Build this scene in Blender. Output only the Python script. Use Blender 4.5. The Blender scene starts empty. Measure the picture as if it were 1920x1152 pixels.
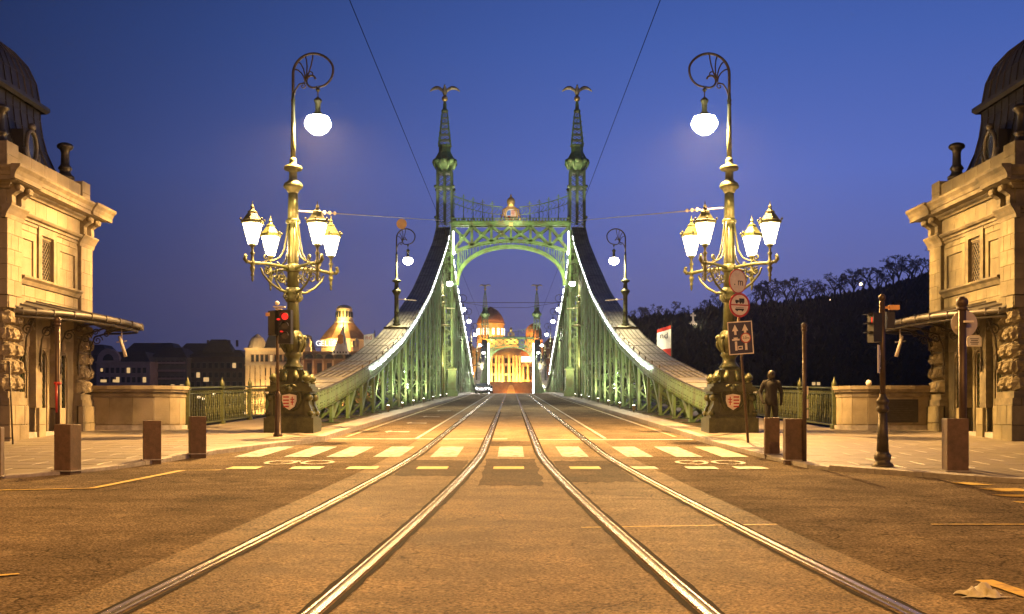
import bpy, bmesh, math, random
from mathutils import Vector, Matrix, Euler
R = math.radians
PI = math.pi
SC = bpy.context.scene
COL = SC.collection
rnd = random.Random(7)
FPX = 2161.0          # focal length of the photograph in pixels (1920 wide)
HZ = 772.0            # horizon row
CX = 958.0            # vanishing column

# ------------------------------------------------------------ camera, sky, exposure
cam = bpy.data.cameras.new("camera")
co = bpy.data.objects.new("camera", cam)
COL.objects.link(co)
co.location = (0, 0, 1.4)
co.rotation_euler = (R(90), 0, 0)
cam.sensor_width = 36
cam.lens = FPX / 1920 * 36
cam.shift_y = (HZ - 576) / 1920
cam.shift_x = (960 - CX) / 1920
cam.clip_end = 8000
cam.clip_start = 0.1
SC.camera = co

world = bpy.data.worlds.new("World")
SC.world = world
world.use_nodes = True
wn = world.node_tree
wn.nodes.clear()
w_out = wn.nodes.new("ShaderNodeOutputWorld")
w_bg = wn.nodes.new("ShaderNodeBackground")
sky = wn.nodes.new("ShaderNodeTexSky")
sky.sky_type = 'NISHITA'
sky.sun_disc = False
sky.sun_elevation = R(-4.5)
sky.sun_rotation = R(25)
sky.altitude = 100
sky.air_density = 1.0
sky.dust_density = 0.4
sky.ozone_density = 3.0
w_bg.inputs['Strength'].default_value = 1.0
# dusk sky: the physical sky blended with the deep blue of the blue hour, paler towards the afterglow on the right, vignette darkness painted in on the left
w_tc = wn.nodes.new("ShaderNodeTexCoord"); w_sx = wn.nodes.new("ShaderNodeSeparateXYZ")
wn.links.new(w_tc.outputs['Generated'], w_sx.inputs[0])
w_rp = wn.nodes.new("ShaderNodeValToRGB")
els = w_rp.color_ramp.elements
els[0].position = 0.0; els[0].color = (.105, .118, .31, 1)
els[1].position = 1.0; els[1].color = (.006, .014, .06, 1)
for p_, c_ in ((.10, (.145, .155, .41)), (.20, (.115, .175, .57)), (.30, (.068, .135, .48)), (.42, (.032, .078, .31)), (.7, (.012, .028, .12))):
    e_ = els.new(p_); e_.color = (*c_, 1)
wn.links.new(w_sx.outputs['Z'], w_rp.inputs[0])
w_mr = wn.nodes.new("ShaderNodeMapRange"); w_mr.interpolation_type = 'SMOOTHSTEP'
w_mr.inputs['From Min'].default_value = -.62; w_mr.inputs['From Max'].default_value = .22
w_mr.inputs['To Min'].default_value = .10; w_mr.inputs['To Max'].default_value = 1.0
wn.links.new(w_sx.outputs['X'], w_mr.inputs[0])
w_m1 = wn.nodes.new("ShaderNodeMix"); w_m1.data_type = 'RGBA'; w_m1.blend_type = 'MULTIPLY'; w_m1.inputs[0].default_value = 1
wn.links.new(w_rp.outputs[0], w_m1.inputs[6]); wn.links.new(w_mr.outputs[0], w_m1.inputs[7])
w_m2 = wn.nodes.new("ShaderNodeMix"); w_m2.data_type = 'RGBA'; w_m2.inputs[0].default_value = .88
wn.links.new(sky.outputs[0], w_m2.inputs[6]); wn.links.new(w_m1.outputs[2], w_m2.inputs[7])
wn.links.new(w_m2.outputs[2], w_bg.inputs[0])
wn.links.new(w_bg.outputs[0], w_out.inputs[0])

SC.view_settings.view_transform = 'Standard'
SC.view_settings.look = 'None'
SC.view_settings.gamma = 1
SC.view_settings.exposure = 0
SC.view_settings.use_curve_mapping = False
SC.cycles.max_bounces = 5
SC.cycles.diffuse_bounces = 3
SC.cycles.glossy_bounces = 3
SC.cycles.transparent_max_bounces = 12
SC.cycles.sample_clamp_indirect = 4
SC.cycles.sample_clamp_direct = 40
SC.cycles.use_denoising = True
SC.cycles.use_light_tree = True

# ------------------------------------------------------------ helpers
def G(d):
    """height of the road: it climbs on to the bridge and crests at mid span"""
    if d > 200: d = 400 - d
    if d < 34 and d > 0 and False: pass
    if d <= 140: return -0.2 + 0.0263 * d
    t = (d - 140) / 60.0
    return -0.2 + 0.0263 * 140 + 0.0263 * 60 * (t - t * t / 2)
def Gf(d):
    return G(min(d, 366))
def ZS(d):
    """height of the pavement"""
    return G(d) + 0.06 + 0.007 * (min(d, 33) - 20)
def P(px, py, d):
    return Vector(((px - CX) * d / FPX, d, 1.4 + (HZ - py) * d / FPX))
def XX(px, d): return (px - CX) * d / FPX
def ZZ(py, d): return 1.4 + (HZ - py) * d / FPX

ORG = {}
def org(o):
    return ORG.get(o.name, Vector((0, 0, 0))) if o is not None else Vector((0, 0, 0))
def tag(o, label=None, cat=None, group=None, kind=None):
    if label: o['label'] = label
    if cat: o['category'] = cat
    if group: o['group'] = group
    if kind: o['kind'] = kind
    return o
def thing(name, label, cat, loc=(0, 0, 0), group=None, rz=0):
    o = bpy.data.objects.new(name, None)
    o.empty_display_size = 0.3
    COL.objects.link(o)
    o.location = loc
    o.rotation_euler = (0, 0, rz)
    ORG[o.name] = Vector(loc)
    return tag(o, label, cat, group)
def copy_tree(o, parent=None):
    c = o.copy()
    COL.objects.link(c)
    c.parent = parent
    for ch in list(o.children):
        copy_tree(ch, c)
    return c

class MB:
    def __init__(self):
        self.v = []; self.f = []; self.s = []; self.m = []
        self.cur = 0
    def add(self, vs, fs, smooth=False):
        n = len(self.v)
        self.v.extend([tuple(p) for p in vs])
        for f in fs:
            self.f.append(tuple(i + n for i in f)); self.s.append(smooth); self.m.append(self.cur)
        return self
    def box(self, c, s, rz=0, top=1.0, topy=None):
        cx, cy, cz = c; hx, hy, hz = s[0] / 2, s[1] / 2, s[2] / 2
        topy = top if topy is None else topy
        vs = []
        cr, sr = math.cos(rz), math.sin(rz)
        for z in (-1, 1):
            kx = top if z > 0 else 1; ky = topy if z > 0 else 1
            for (x, y) in ((-1, -1), (1, -1), (1, 1), (-1, 1)):
                a, b = x * hx * kx, y * hy * ky
                vs.append((cx + a * cr - b * sr, cy + a * sr + b * cr, cz + z * hz))
        return self.add(vs, [(3, 2, 1, 0), (4, 5, 6, 7), (0, 1, 5, 4), (1, 2, 6, 5), (2, 3, 7, 6), (3, 0, 4, 7)])
    def bb(self, x0, x1, y0, y1, z0, z1):
        return self.box(((x0 + x1) / 2, (y0 + y1) / 2, (z0 + z1) / 2), (abs(x1 - x0), abs(y1 - y0), abs(z1 - z0)))
    def bar(self, p0, p1, w, h, up=(0, 0, 1), w1=None, h1=None):
        p0 = Vector(p0); p1 = Vector(p1); t = (p1 - p0)
        if t.length < 1e-6: return self
        t.normalize(); u = Vector(up)
        if abs(t.dot(u)) > 0.99: u = Vector((0, 1, 0))
        sd = t.cross(u).normalized(); u = sd.cross(t).normalized()
        w1 = w if w1 is None else w1; h1 = h if h1 is None else h1
        vs = []
        for p, a, b in ((p0, w / 2, h / 2), (p1, w1 / 2, h1 / 2)):
            for (i, j) in ((-1, -1), (1, -1), (1, 1), (-1, 1)):
                vs.append(p + sd * (a * i) + u * (b * j))
        return self.add(vs, [(3, 2, 1, 0), (4, 5, 6, 7), (0, 1, 5, 4), (1, 2, 6, 5), (2, 3, 7, 6), (3, 0, 4, 7)])
    def tube(self, pts, r, n=8, caps=True):
        pts = [Vector(p) for p in pts]
        rs = r if isinstance(r, (list, tuple)) else [r] * len(pts)
        vs = []; fs = []
        ref = None
        for i, p in enumerate(pts):
            a = pts[max(i - 1, 0)]; b = pts[min(i + 1, len(pts) - 1)]
            t = (b - a).normalized()
            if ref is None:
                ref = Vector((0, 0, 1)) if abs(t.z) < .9 else Vector((0, 1, 0))
            sd = t.cross(ref)
            if sd.length < 1e-4: sd = t.cross(Vector((1, 0.3, 0)))
            sd.normalize(); u = sd.cross(t).normalized(); ref = u
            for k in range(n):
                an = 2 * PI * k / n
                vs.append(p + (sd * math.cos(an) + u * math.sin(an)) * rs[i])
        for i in range(len(pts) - 1):
            for k in range(n):
                k2 = (k + 1) % n
                fs.append((i * n + k, i * n + k2, (i + 1) * n + k2, (i + 1) * n + k))
        if caps:
            fs.append(tuple(range(n))); fs.append(tuple((len(pts) - 1) * n + k for k in reversed(range(n))))
        return self.add(vs, fs, True)
    def lathe(self, prof, n=16, c=(0, 0, 0), smooth=True, sq=False, flute=0.0):
        """prof: list of (radius, z)"""
        vs = []; fs = []
        for (r, z) in prof:
            for k in range(n):
                an = 2 * PI * (k + .5) / n
                rr = r / math.cos(PI / n) if sq else r
                if flute and k % 2: rr *= (1 - flute)
                vs.append((c[0] + rr * math.cos(an), c[1] + rr * math.sin(an), c[2] + z))
        for i in range(len(prof) - 1):
            for k in range(n):
                k2 = (k + 1) % n
                fs.append((i * n + k, i * n + k2, (i + 1) * n + k2, (i + 1) * n + k))
        fs.append(tuple(reversed(range(n)))); fs.append(tuple((len(prof) - 1) * n + k for k in range(n)))
        return self.add(vs, fs, smooth)
    def prism(self, poly, axis, a0, a1):
        """poly in 2D extruded on axis 'x' (poly=(y,z)), 'y' (poly=(x,z)) or 'z' (poly=(x,y))"""
        n = len(poly)
        def mk(p, a):
            if axis == 'x': return (a, p[0], p[1])
            if axis == 'y': return (p[0], a, p[1])
            return (p[0], p[1], a)
        vs = [mk(p, a0) for p in poly] + [mk(p, a1) for p in poly]
        fs = [tuple(range(n)), tuple(range(2 * n - 1, n - 1, -1))]
        for i in range(n):
            j = (i + 1) % n
            fs.append((i, j, n + j, n + i))
        return self.add(vs, fs)
    def ball(self, c, r, n=10, m=6, sz=1.0):
        return self.lathe([(max(1e-3, r * math.sin(PI * i / m)), -r * sz * math.cos(PI * i / m)) for i in range(m + 1)], n, c)
    def quad(self, a, b, c, d):
        return self.add([a, b, c, d], [(0, 1, 2, 3)])
    def mesh(self, name, origin=Vector((0, 0, 0)), fix=True):
        me = bpy.data.meshes.new(name)
        me.from_pydata([(x - origin[0], y - origin[1], z - origin[2]) for (x, y, z) in self.v], [], self.f)
        me.polygons.foreach_set('use_smooth', self.s)
        me.polygons.foreach_set('material_index', self.m)
        if fix:
            bm = bmesh.new(); bm.from_mesh(me)
            bmesh.ops.recalc_face_normals(bm, faces=bm.faces)
            bm.to_mesh(me); bm.free()
        me.update()
        return me
    def build(self, name, mat, parent=None, fix=True, label=None, kind=None):
        me = self.mesh(name, org(parent), fix)
        for m in (mat if isinstance(mat, (list, tuple)) else [mat]):
            me.materials.append(m)
        return inst(name, me, parent, label=label, kind=kind)
def inst(name, me, parent=None, loc=None, rot=None, label=None, kind=None):
    o = bpy.data.objects.new(name, me)
    COL.objects.link(o)
    ORG[o.name] = org(parent)
    if parent is not None: o.parent = parent
    if loc is not None: o.location = Vector(loc) - org(parent)
    if rot is not None: o.rotation_euler = rot
    if label: o['label'] = label
    if kind: o['kind'] = kind
    return o
def text(name, body, mat, loc, size, rot=(PI / 2, 0, 0), parent=None, extrude=0.003, kind=None):
    c = bpy.data.curves.new(name, 'FONT')
    c.body = body; c.size = size; c.extrude = extrude; c.align_x = 'CENTER'; c.align_y = 'CENTER'
    c.materials.append(mat)
    o = bpy.data.objects.new(name, c); COL.objects.link(o)
    dg = bpy.context.evaluated_depsgraph_get()
    me = bpy.data.meshes.new_from_object(o.evaluated_get(dg))
    bpy.data.objects.remove(o); 
    if not me.materials: me.materials.append(mat)
    o = bpy.data.objects.new(name, me); COL.objects.link(o)
    if parent is not None: o.parent = parent
    o.location = Vector(loc) - org(parent); o.rotation_euler = rot
    return o

# ------------------------------------------------------------ materials
def mat(name, c1, c2=None, scale=6, rough=.6, bump=.2, bscale=None, metal=0, var=0.0, detail=6, fac=(.35, .65), spec=.5, obj=True, stretch=(1, 1, 1), bdist=.02, stain=None, coat=0):
    m = bpy.data.materials.new(name); m.use_nodes = True
    n = m.node_tree.nodes; l = m.node_tree.links
    b = n['Principled BSDF']
    b.inputs['Roughness'].default_value = rough
    b.inputs['Metallic'].default_value = metal
    b.inputs['Specular IOR Level'].default_value = spec
    b.inputs['Specular Tint'].default_value = (1, .8, .55, 1)
    if coat: b.inputs['Coat Weight'].default_value = coat
    tc = n.new('ShaderNodeTexCoord'); mp = n.new('ShaderNodeMapping')
    mp.inputs['Scale'].default_value = stretch
    if obj:
        l.new(tc.outputs['Object'], mp.inputs[0])
    else:
        gm = n.new('ShaderNodeNewGeometry'); l.new(gm.outputs['Position'], mp.inputs[0])
    no = n.new('ShaderNodeTexNoise'); no.inputs['Scale'].default_value = scale; no.inputs['Detail'].default_value = detail
    no.inputs['Roughness'].default_value = .62
    l.new(mp.outputs[0], no.inputs['Vector'])
    cr = n.new('ShaderNodeValToRGB')
    cr.color_ramp.elements[0].position = fac[0]; cr.color_ramp.elements[1].position = fac[1]
    c2 = c2 or tuple(x * .7 for x in c1)
    cr.color_ramp.elements[0].color = (*c2, 1); cr.color_ramp.elements[1].color = (*c1, 1)
    l.new(no.outputs[0], cr.inputs[0])
    out = cr.outputs[0]
    if var:
        oi = n.new('ShaderNodeObjectInfo')
        mr = n.new('ShaderNodeMapRange'); mr.inputs['To Min'].default_value = 1 - var; mr.inputs['To Max'].default_value = 1 + var
        l.new(oi.outputs['Random'], mr.inputs[0])
        mx = n.new('ShaderNodeMix'); mx.data_type = 'RGBA'; mx.blend_type = 'MULTIPLY'; mx.inputs[0].default_value = 1
        l.new(out, mx.inputs[6]); l.new(mr.outputs[0], mx.inputs[7]); out = mx.outputs[2]
    if stain:
        ns = n.new('ShaderNodeTexNoise'); ns.inputs['Scale'].default_value = stain[1]; ns.inputs['Detail'].default_value = 5
        gm2 = n.new('ShaderNodeNewGeometry'); mp2 = n.new('ShaderNodeMapping')
        mp2.inputs['Scale'].default_value = stain[2] if len(stain) > 2 else (1, 1, 1)
        l.new(gm2.outputs['Position'], mp2.inputs[0]); l.new(mp2.outputs[0], ns.inputs['Vector'])
        c3 = n.new('ShaderNodeValToRGB'); c3.color_ramp.elements[0].position = .45; c3.color_ramp.elements[1].position = .68
        l.new(ns.outputs[0], c3.inputs[0])
        mx = n.new('ShaderNodeMix'); mx.data_type = 'RGBA'
        l.new(c3.outputs[0], mx.inputs[0]); l.new(out, mx.inputs[6]); mx.inputs[7].default_value = (*stain[0], 1); out = mx.outputs[2]
    l.new(out, b.inputs['Base Color'])
    if bump:
        nb = n.new('ShaderNodeTexNoise'); nb.inputs['Scale'].default_value = bscale or scale * 4; nb.inputs['Detail'].default_value = 4
        l.new(mp.outputs[0], nb.inputs['Vector'])
        bp = n.new('ShaderNodeBump'); bp.inputs['Strength'].default_value = bump; bp.inputs['Distance'].default_value = bdist
        l.new(nb.outputs[0], bp.inputs['Height']); l.new(bp.outputs[0], b.inputs['Normal'])
    return m
def emis(name, col, st):
    m = bpy.data.materials.new(name); m.use_nodes = True
    n = m.node_tree.nodes; l = m.node_tree.links; n.clear()
    o = n.new('ShaderNodeOutputMaterial'); e = n.new('ShaderNodeEmission')
    e.inputs[0].default_value = (*col, 1); e.inputs[1].default_value = st
    l.new(e.outputs[0], o.inputs[0])
    return m
def lampglass(name, col, st):
    """glowing opal glass: emits and lets the flame inside shine through"""
    m = bpy.data.materials.new(name); m.use_nodes = True
    n = m.node_tree.nodes; l = m.node_tree.links; n.clear()
    o = n.new('ShaderNodeOutputMaterial'); e = n.new('ShaderNodeEmission'); t = n.new('ShaderNodeBsdfTransparent'); a = n.new('ShaderNodeAddShader')
    e.inputs[0].default_value = (*col, 1); e.inputs[1].default_value = st
    l.new(e.outputs[0], a.inputs[0]); l.new(t.outputs[0], a.inputs[1]); l.new(a.outputs[0], o.inputs[0])
    m.cycles.emission_sampling = 'NONE'
    return m

M = {}
def road_mat(name, ca, cb, rough, aggr=55, spec=.2):
    m = bpy.data.materials.new(name); m.use_nodes = True
    n = m.node_tree.nodes; l = m.node_tree.links; b = n['Principled BSDF']
    g = n.new('ShaderNodeNewGeometry')
    b.inputs['Specular IOR Level'].default_value = spec
    big = n.new('ShaderNodeTexNoise'); big.inputs['Scale'].default_value = .55; big.inputs['Detail'].default_value = 6
    mp = n.new('ShaderNodeMapping'); mp.inputs['Scale'].default_value = (1.6, .5, 1)
    l.new(g.outputs['Position'], mp.inputs[0]); l.new(mp.outputs[0], big.inputs['Vector'])
    fine = n.new('ShaderNodeTexNoise'); fine.inputs['Scale'].default_value = aggr; fine.inputs['Detail'].default_value = 3; fine.inputs['Roughness'].default_value = .7
    l.new(g.outputs['Position'], fine.inputs['Vector'])
    vor = n.new('ShaderNodeTexVoronoi'); vor.inputs['Scale'].default_value = aggr * 1.3
    l.new(g.outputs['Position'], vor.inputs['Vector'])
    cr = n.new('ShaderNodeValToRGB'); cr.color_ramp.elements[0].position = .25; cr.color_ramp.elements[1].position = .62
    cr.color_ramp.elements[0].color = (*cb, 1); cr.color_ramp.elements[1].color = (*ca, 1)
    l.new(big.outputs[0], cr.inputs[0])
    f2 = n.new('ShaderNodeMapRange'); f2.inputs['From Min'].default_value = .3; f2.inputs['From Max'].default_value = .7
    f2.inputs['To Min'].default_value = .12; f2.inputs['To Max'].default_value = 2.1
    l.new(fine.outputs[0], f2.inputs[0])
    # cross-wise dark scuffs
    sc = n.new('ShaderNodeTexNoise'); sc.inputs['Scale'].default_value = 1.0; sc.inputs['Detail'].default_value = 7; sc.inputs['Roughness'].default_value = .7
    mp3 = n.new('ShaderNodeMapping'); mp3.inputs['Scale'].default_value = (.9, 1.5, 1)
    l.new(g.outputs['Position'], mp3.inputs[0]); l.new(mp3.outputs[0], sc.inputs['Vector'])
    s2 = n.new('ShaderNodeMapRange'); s2.inputs['From Min'].default_value = .38; s2.inputs['From Max'].default_value = .6
    s2.inputs['To Min'].default_value = .7; s2.inputs['To Max'].default_value = 1.15
    l.new(sc.outputs[0], s2.inputs[0])
    mu = n.new('ShaderNodeMath'); mu.operation = 'MULTIPLY'; l.new(f2.outputs[0], mu.inputs[0]); l.new(s2.outputs[0], mu.inputs[1])
    # cracks: warped cell edges, only here and there
    ck = n.new('ShaderNodeTexVoronoi'); ck.feature = 'DISTANCE_TO_EDGE'; ck.inputs['Scale'].default_value = .8
    wv = n.new('ShaderNodeTexNoise'); wv.inputs['Scale'].default_value = 3.0; wv.inputs['Detail'].default_value = 5
    l.new(g.outputs['Position'], wv.inputs['Vector'])
    vm = n.new('ShaderNodeVectorMath'); vm.operation = 'MULTIPLY_ADD'; vm.inputs[1].default_value = (.5, .5, 0)
    l.new(wv.outputs['Color'], vm.inputs[0]); l.new(g.outputs['Position'], vm.inputs[2]); l.new(vm.outputs[0], ck.inputs['Vector'])
    cm = n.new('ShaderNodeMapRange'); cm.inputs['From Min'].default_value = .0; cm.inputs['From Max'].default_value = .012
    cm.inputs['To Min'].default_value = .35; cm.inputs['To Max'].default_value = 1
    l.new(ck.outputs['Distance'], cm.inputs[0])
    pn = n.new('ShaderNodeTexNoise'); pn.inputs['Scale'].default_value = .35; l.new(g.outputs['Position'], pn.inputs['Vector'])
    pr = n.new('ShaderNodeMapRange'); pr.inputs['From Min'].default_value = .48; pr.inputs['From Max'].default_value = .56
    l.new(pn.outputs[0], pr.inputs[0])
    cx2 = n.new('ShaderNodeMix'); cx2.data_type = 'FLOAT'; cx2.inputs[2].default_value = 1.0
    l.new(pr.outputs[0], cx2.inputs[0]); l.new(cm.outputs[0], cx2.inputs[3])
    mu2 = n.new('ShaderNodeMath'); mu2.operation = 'MULTIPLY'; l.new(mu.outputs[0], mu2.inputs[0]); l.new(cx2.outputs[0], mu2.inputs[1])
    mx = n.new('ShaderNodeMix'); mx.data_type = 'RGBA'; mx.blend_type = 'MULTIPLY'; mx.inputs[0].default_value = 1
    l.new(cr.outputs[0], mx.inputs[6]); l.new(mu2.outputs[0], mx.inputs[7])
    l.new(mx.outputs[2], b.inputs['Base Color'])
    rr = n.new('ShaderNodeMapRange'); rr.inputs['To Min'].default_value = rough - .12; rr.inputs['To Max'].default_value = rough + .12
    l.new(sc.outputs[0], rr.inputs[0]); l.new(rr.outputs[0], b.inputs['Roughness'])
    bp = n.new('ShaderNodeBump'); bp.inputs['Strength'].default_value = .8; bp.inputs['Distance'].default_value = .02
    l.new(vor.outputs['Distance'], bp.inputs['Height'])
    bp2 = n.new('ShaderNodeBump'); bp2.inputs['Strength'].default_value = .35; bp2.inputs['Distance'].default_value = .03
    l.new(sc.outputs[0], bp2.inputs['Height']); l.new(bp.outputs[0], bp2.inputs['Normal']); l.new(bp2.outputs[0], b.inputs['Normal'])
    return m
M['asphalt'] = road_mat('asphalt', (.145, .108, .072), (.082, .062, .043), .8, 30, .01)
M['trackbed'] = road_mat('track_asphalt', (.20, .147, .090), (.115, .084, .053), .65, 34, .03)
M['pave'] = mat('paving', (.20, .165, .12), (.115, .092, .066), 1.2, .55, .25, 30, var=.12, stretch=(1, 1, 1), stain=((.15, .12, .10), .6, (1, .5, 1)))
M['kerb'] = mat('kerb_granite', (.33, .29, .25), (.20, .17, .15), 5, .6, .3, 40, var=.15)
M['stone'] = mat('limestone', (.24, .192, .122), (.16, .125, .078), 2.2, .8, .25, 25, var=.13, stain=((.24, .19, .13), .9, (1.5, 1.5, .5)))
M['stone_rough'] = mat('rough_limestone', (.225, .178, .116), (.115, .088, .058), 5, .9, .8, 14, var=.15, bdist=.05)
M['stone_trim'] = mat('moulded_limestone', (.225, .18, .116), (.105, .082, .052), 2.5, .8, .3, 20, stain=((.16, .13, .10), 1.6, (1, 1, 2.5)))
M['stone_dimmed_sooty'] = mat('dimmed_sooty_limestone', (.165, .138, .082), (.095, .08, .047), 2.2, .8, .25, 25, var=.16, stain=((.07, .06, .04), 1.1, (1.5, 1.5, .6)))  # limestone darkened for soot and for the weaker light on that house
M['stone_rough_dimmed_sooty'] = mat('dimmed_sooty_rough_limestone', (.155, .125, .078), (.08, .065, .04), 5, .9, .8, 14, var=.15, bdist=.05)
M['stone_trim_dimmed_sooty'] = mat('dimmed_sooty_moulded_limestone', (.155, .128, .082), (.068, .056, .036), 2.5, .8, .3, 20, stain=((.05, .045, .035), 1.6, (1, 1, 2.5)))
M['zinc'] = mat('weathered_zinc', (.11, .10, .09), (.06, .055, .05), 3, .5, .15, 12, metal=.4, var=.1)
M['copper_dark'] = mat('dark_roof_metal', (.022, .022, .026), (.012, .012, .015), 2.5, .45, .15, 10, metal=.3, var=.15)
M['iron'] = mat('cast_iron', (.06, .05, .04), (.035, .03, .025), 8, .45, .2, 40, metal=.3)
M['pole_brown'] = mat('brown_painted_steel', (.075, .05, .038), (.05, .032, .025), 8, .4, .1, 40, metal=.2)
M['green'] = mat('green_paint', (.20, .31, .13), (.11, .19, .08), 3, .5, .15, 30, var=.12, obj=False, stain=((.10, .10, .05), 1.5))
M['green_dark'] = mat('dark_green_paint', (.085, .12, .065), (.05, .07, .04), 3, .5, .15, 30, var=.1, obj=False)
M['green_lamp'] = mat('lamp_paint', (.060, .068, .028), (.026, .031, .013), 6, .42, .3, 35, obj=True)
M['sheet'] = mat('sheet_cover', (.33, .31, .25), (.19, .18, .15), 1.4, .42, .12, 14, metal=.25, var=.10, obj=False, stain=((.10, .10, .10), 1.1, (1, .5, 1)))
M['steel'] = mat('rail_steel', (.88, .88, .88), (.62, .61, .60), 14, .26, .12, 40, metal=1)
M['groove'] = mat('rail_groove', (.03, .025, .02), (.015, .012, .01), 10, .6, .2)
M['joint'] = mat('tar_joint', (.022, .017, .012), (.014, .011, .008), 10, .9, .4, spec=.1)
M['white_paint'] = mat('road_white', (.44, .42, .38), (.20, .18, .15), 7, .7, .2, 60, obj=False, detail=9, fac=(.40, .56), spec=.1)
M['yellow_paint'] = mat('road_yellow', (.50, .32, .04), (.26, .16, .03), 9, .6, .2, 60, obj=False, detail=8, fac=(.36, .5))
M['worn_paint'] = mat('road_worn', (.40, .32, .18), (.16, .13, .10), 7, .6, .2, 60, obj=False, detail=8, fac=(.42, .6))
M['corten'] = mat('bollard_stone', (.11, .062, .040), (.06, .036, .024), 9, .6, .3, 50, var=.1)
M['black'] = mat('black_plastic', (.02, .02, .02), (.012, .012, .012), 8, .4, .05)
M['cable'] = mat('dull_cable', (.01, .01, .01), (.006, .006, .006), 8, .95, 0, spec=0)
M['dark'] = mat('dark_void', (.012, .012, .012), (.008, .008, .008), 3, .9, 0)
M['glass'] = mat('dark_glass', (.03, .035, .04), (.02, .025, .03), 3, .12, 0)
M['white_sign'] = mat('sign_white', (.75, .72, .68), (.68, .65, .6), 8, .35, 0)
M['red_sign'] = mat('sign_red', (.42, .04, .03), (.35, .03, .03), 8, .35, 0)
M['blue_sign'] = mat('sign_blue', (.03, .07, .28), (.02, .05, .2), 8, .35, 0)
M['navy'] = mat('sign_navy', (.02, .02, .05), (.015, .015, .04), 8, .3, 0)
M['sign_back'] = mat('sign_back', (.45, .38, .34), (.36, .3, .27), 5, .4, .05)
M['orange_box'] = mat('orange_housing', (.75, .38, .12), (.6, .3, .1), 5, .4, .05)
M['gold'] = mat('gilding', (.75, .50, .18), (.5, .3, .1), 8, .35, .2, metal=.7)
M['cream'] = mat('cream_enamel', (.75, .65, .5), (.6, .5, .38), 8, .4, .1)
M['bronze_bird'] = mat('bronze_bird', (.42, .33, .22), (.2, .15, .1), 6, .45, .3, metal=.4)
M['enamel_blue'] = mat('enamel_blue', (.10, .22, .55), (.08, .15, .4), 8, .35, 0)
M['ground_far'] = mat('quay_ground', (.05, .05, .045), (.03, .03, .03), .2, .9, .2, 2, obj=False)
M['hill'] = mat('wooded_hill', (.014, .02, .012), (.006, .009, .006), .08, 1, 1.0, .35, obj=False, bdist=3)
M['bark'] = mat('bark', (.035, .03, .027), (.02, .018, .016), 4, 1, 0)
M['leafdark'] = mat('evergreen', (.012, .018, .011), (.006, .009, .006), 4, 1, 0)
M['city_a'] = mat('pink_render', (.33, .24, .22), (.24, .17, .16), .4, .9, .1, obj=False)
M['city_b'] = mat('grey_render', (.14, .13, .13), (.09, .085, .085), .4, .9, .1, obj=False)
M['city_c'] = mat('dark_brick', (.10, .08, .075), (.06, .05, .05), .4, .9, .1, obj=False)
M['slate'] = mat('slate_roof', (.06, .055, .055), (.035, .035, .035), 1, .8, .1, obj=False)
M['hotel'] = mat('hotel_render', (.62, .48, .33), (.48, .36, .24), .5, .85, .2, 4, obj=False)
M['hotel_brown'] = mat('hotel_stone', (.30, .19, .13), (.20, .12, .08), .5, .85, .2, 4, obj=False)
M['tile'] = mat('roof_tile', (.38, .18, .10), (.25, .11, .06), .8, .8, .3, 6, obj=False)
M['bath'] = mat('ochre_stone', (.65, .44, .20), (.50, .32, .14), .5, .85, .25, 3, obj=False)
M['terra'] = mat('terracotta_wall', (.45, .22, .10), (.30, .14, .06), .6, .9, .4, 2, obj=False)
M['person_coat'] = mat('dark_coat', (.012, .012, .015), (.008, .008, .01), 10, .9, .2)
M['person_skin'] = mat('skin', (.45, .28, .2), (.4, .25, .18), 10, .6, .1)
M['trousers'] = mat('dark_trousers', (.035, .035, .05), (.025, .025, .035), 10, .9, .2)
M['car'] = mat('car_paint', (.012, .012, .014), (.01, .01, .012), 3, .3, 0)
M['tyre'] = mat('tyre', (.02, .02, .02), (.015, .015, .015), 8, .8, .1)
M['e_lamp'] = lampglass('lamp_glow', (1, .88, .66), 14)
M['e_globe'] = lampglass('globe_glow', (1, .93, .84), 30)
M['e_strip'] = emis('strip_glow', (.95, .96, 1), 14)
M['e_flood'] = emis('flood_lens', (1, .95, .75), 30)
M['e_win'] = emis('lit_window', (1, .62, .25), .75)
M['e_winw'] = emis('window_cornice_glow', (1, .82, .5), 4)
M['e_red'] = emis('red_signal', (1, .03, .02), 1.4)
M['e_sign'] = emis('neon_letters', (1, .96, .85), 2.0)
M['e_star'] = emis('distant_lamp', (1, .72, .40), 4)
M['e_cool'] = emis('cool_lamp', (.9, .95, 1), 25)

LIGHTK = 1.0
def light(name, loc, power, col=(1, .8, .5), r=.15, parent=None, spot=None, aim=None, blend=.6):
    L = bpy.data.lights.new(name, 'SPOT' if spot else 'POINT')
    L.energy = power * LIGHTK; L.color = col; L.shadow_soft_size = r
    if spot: L.spot_size = R(spot); L.spot_blend = blend
    o = bpy.data.objects.new(name, L); COL.objects.link(o)
    if parent is not None: o.parent = parent
    o.location = Vector(loc) - org(parent)
    if aim is not None:
        o.rotation_euler = (Vector(aim) - Vector(loc)).to_track_quat('-Z', 'Y').to_euler()
    return o
SOD = (1, .50, .115)
WARM = (1, .60, .21)
COOL = (.95, .97, 1)

# ------------------------------------------------------------ ground, river, road
def strip(name, m, rows, parent=None, label=None, kind='structure', thick=None):
    """rows: list of lists of points, sheet between them"""
    mb = MB(); nc = len(rows[0])
    vs = [p for r in rows for p in r]; fs = []
    for i in range(len(rows) - 1):
        for k in range(nc - 1):
            fs.append((i * nc + k, i * nc + k + 1, (i + 1) * nc + k + 1, (i + 1) * nc + k))
    mb.add(vs, fs, True)
    return mb.build(name, m, parent, fix=False, label=label, kind=kind)

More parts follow.
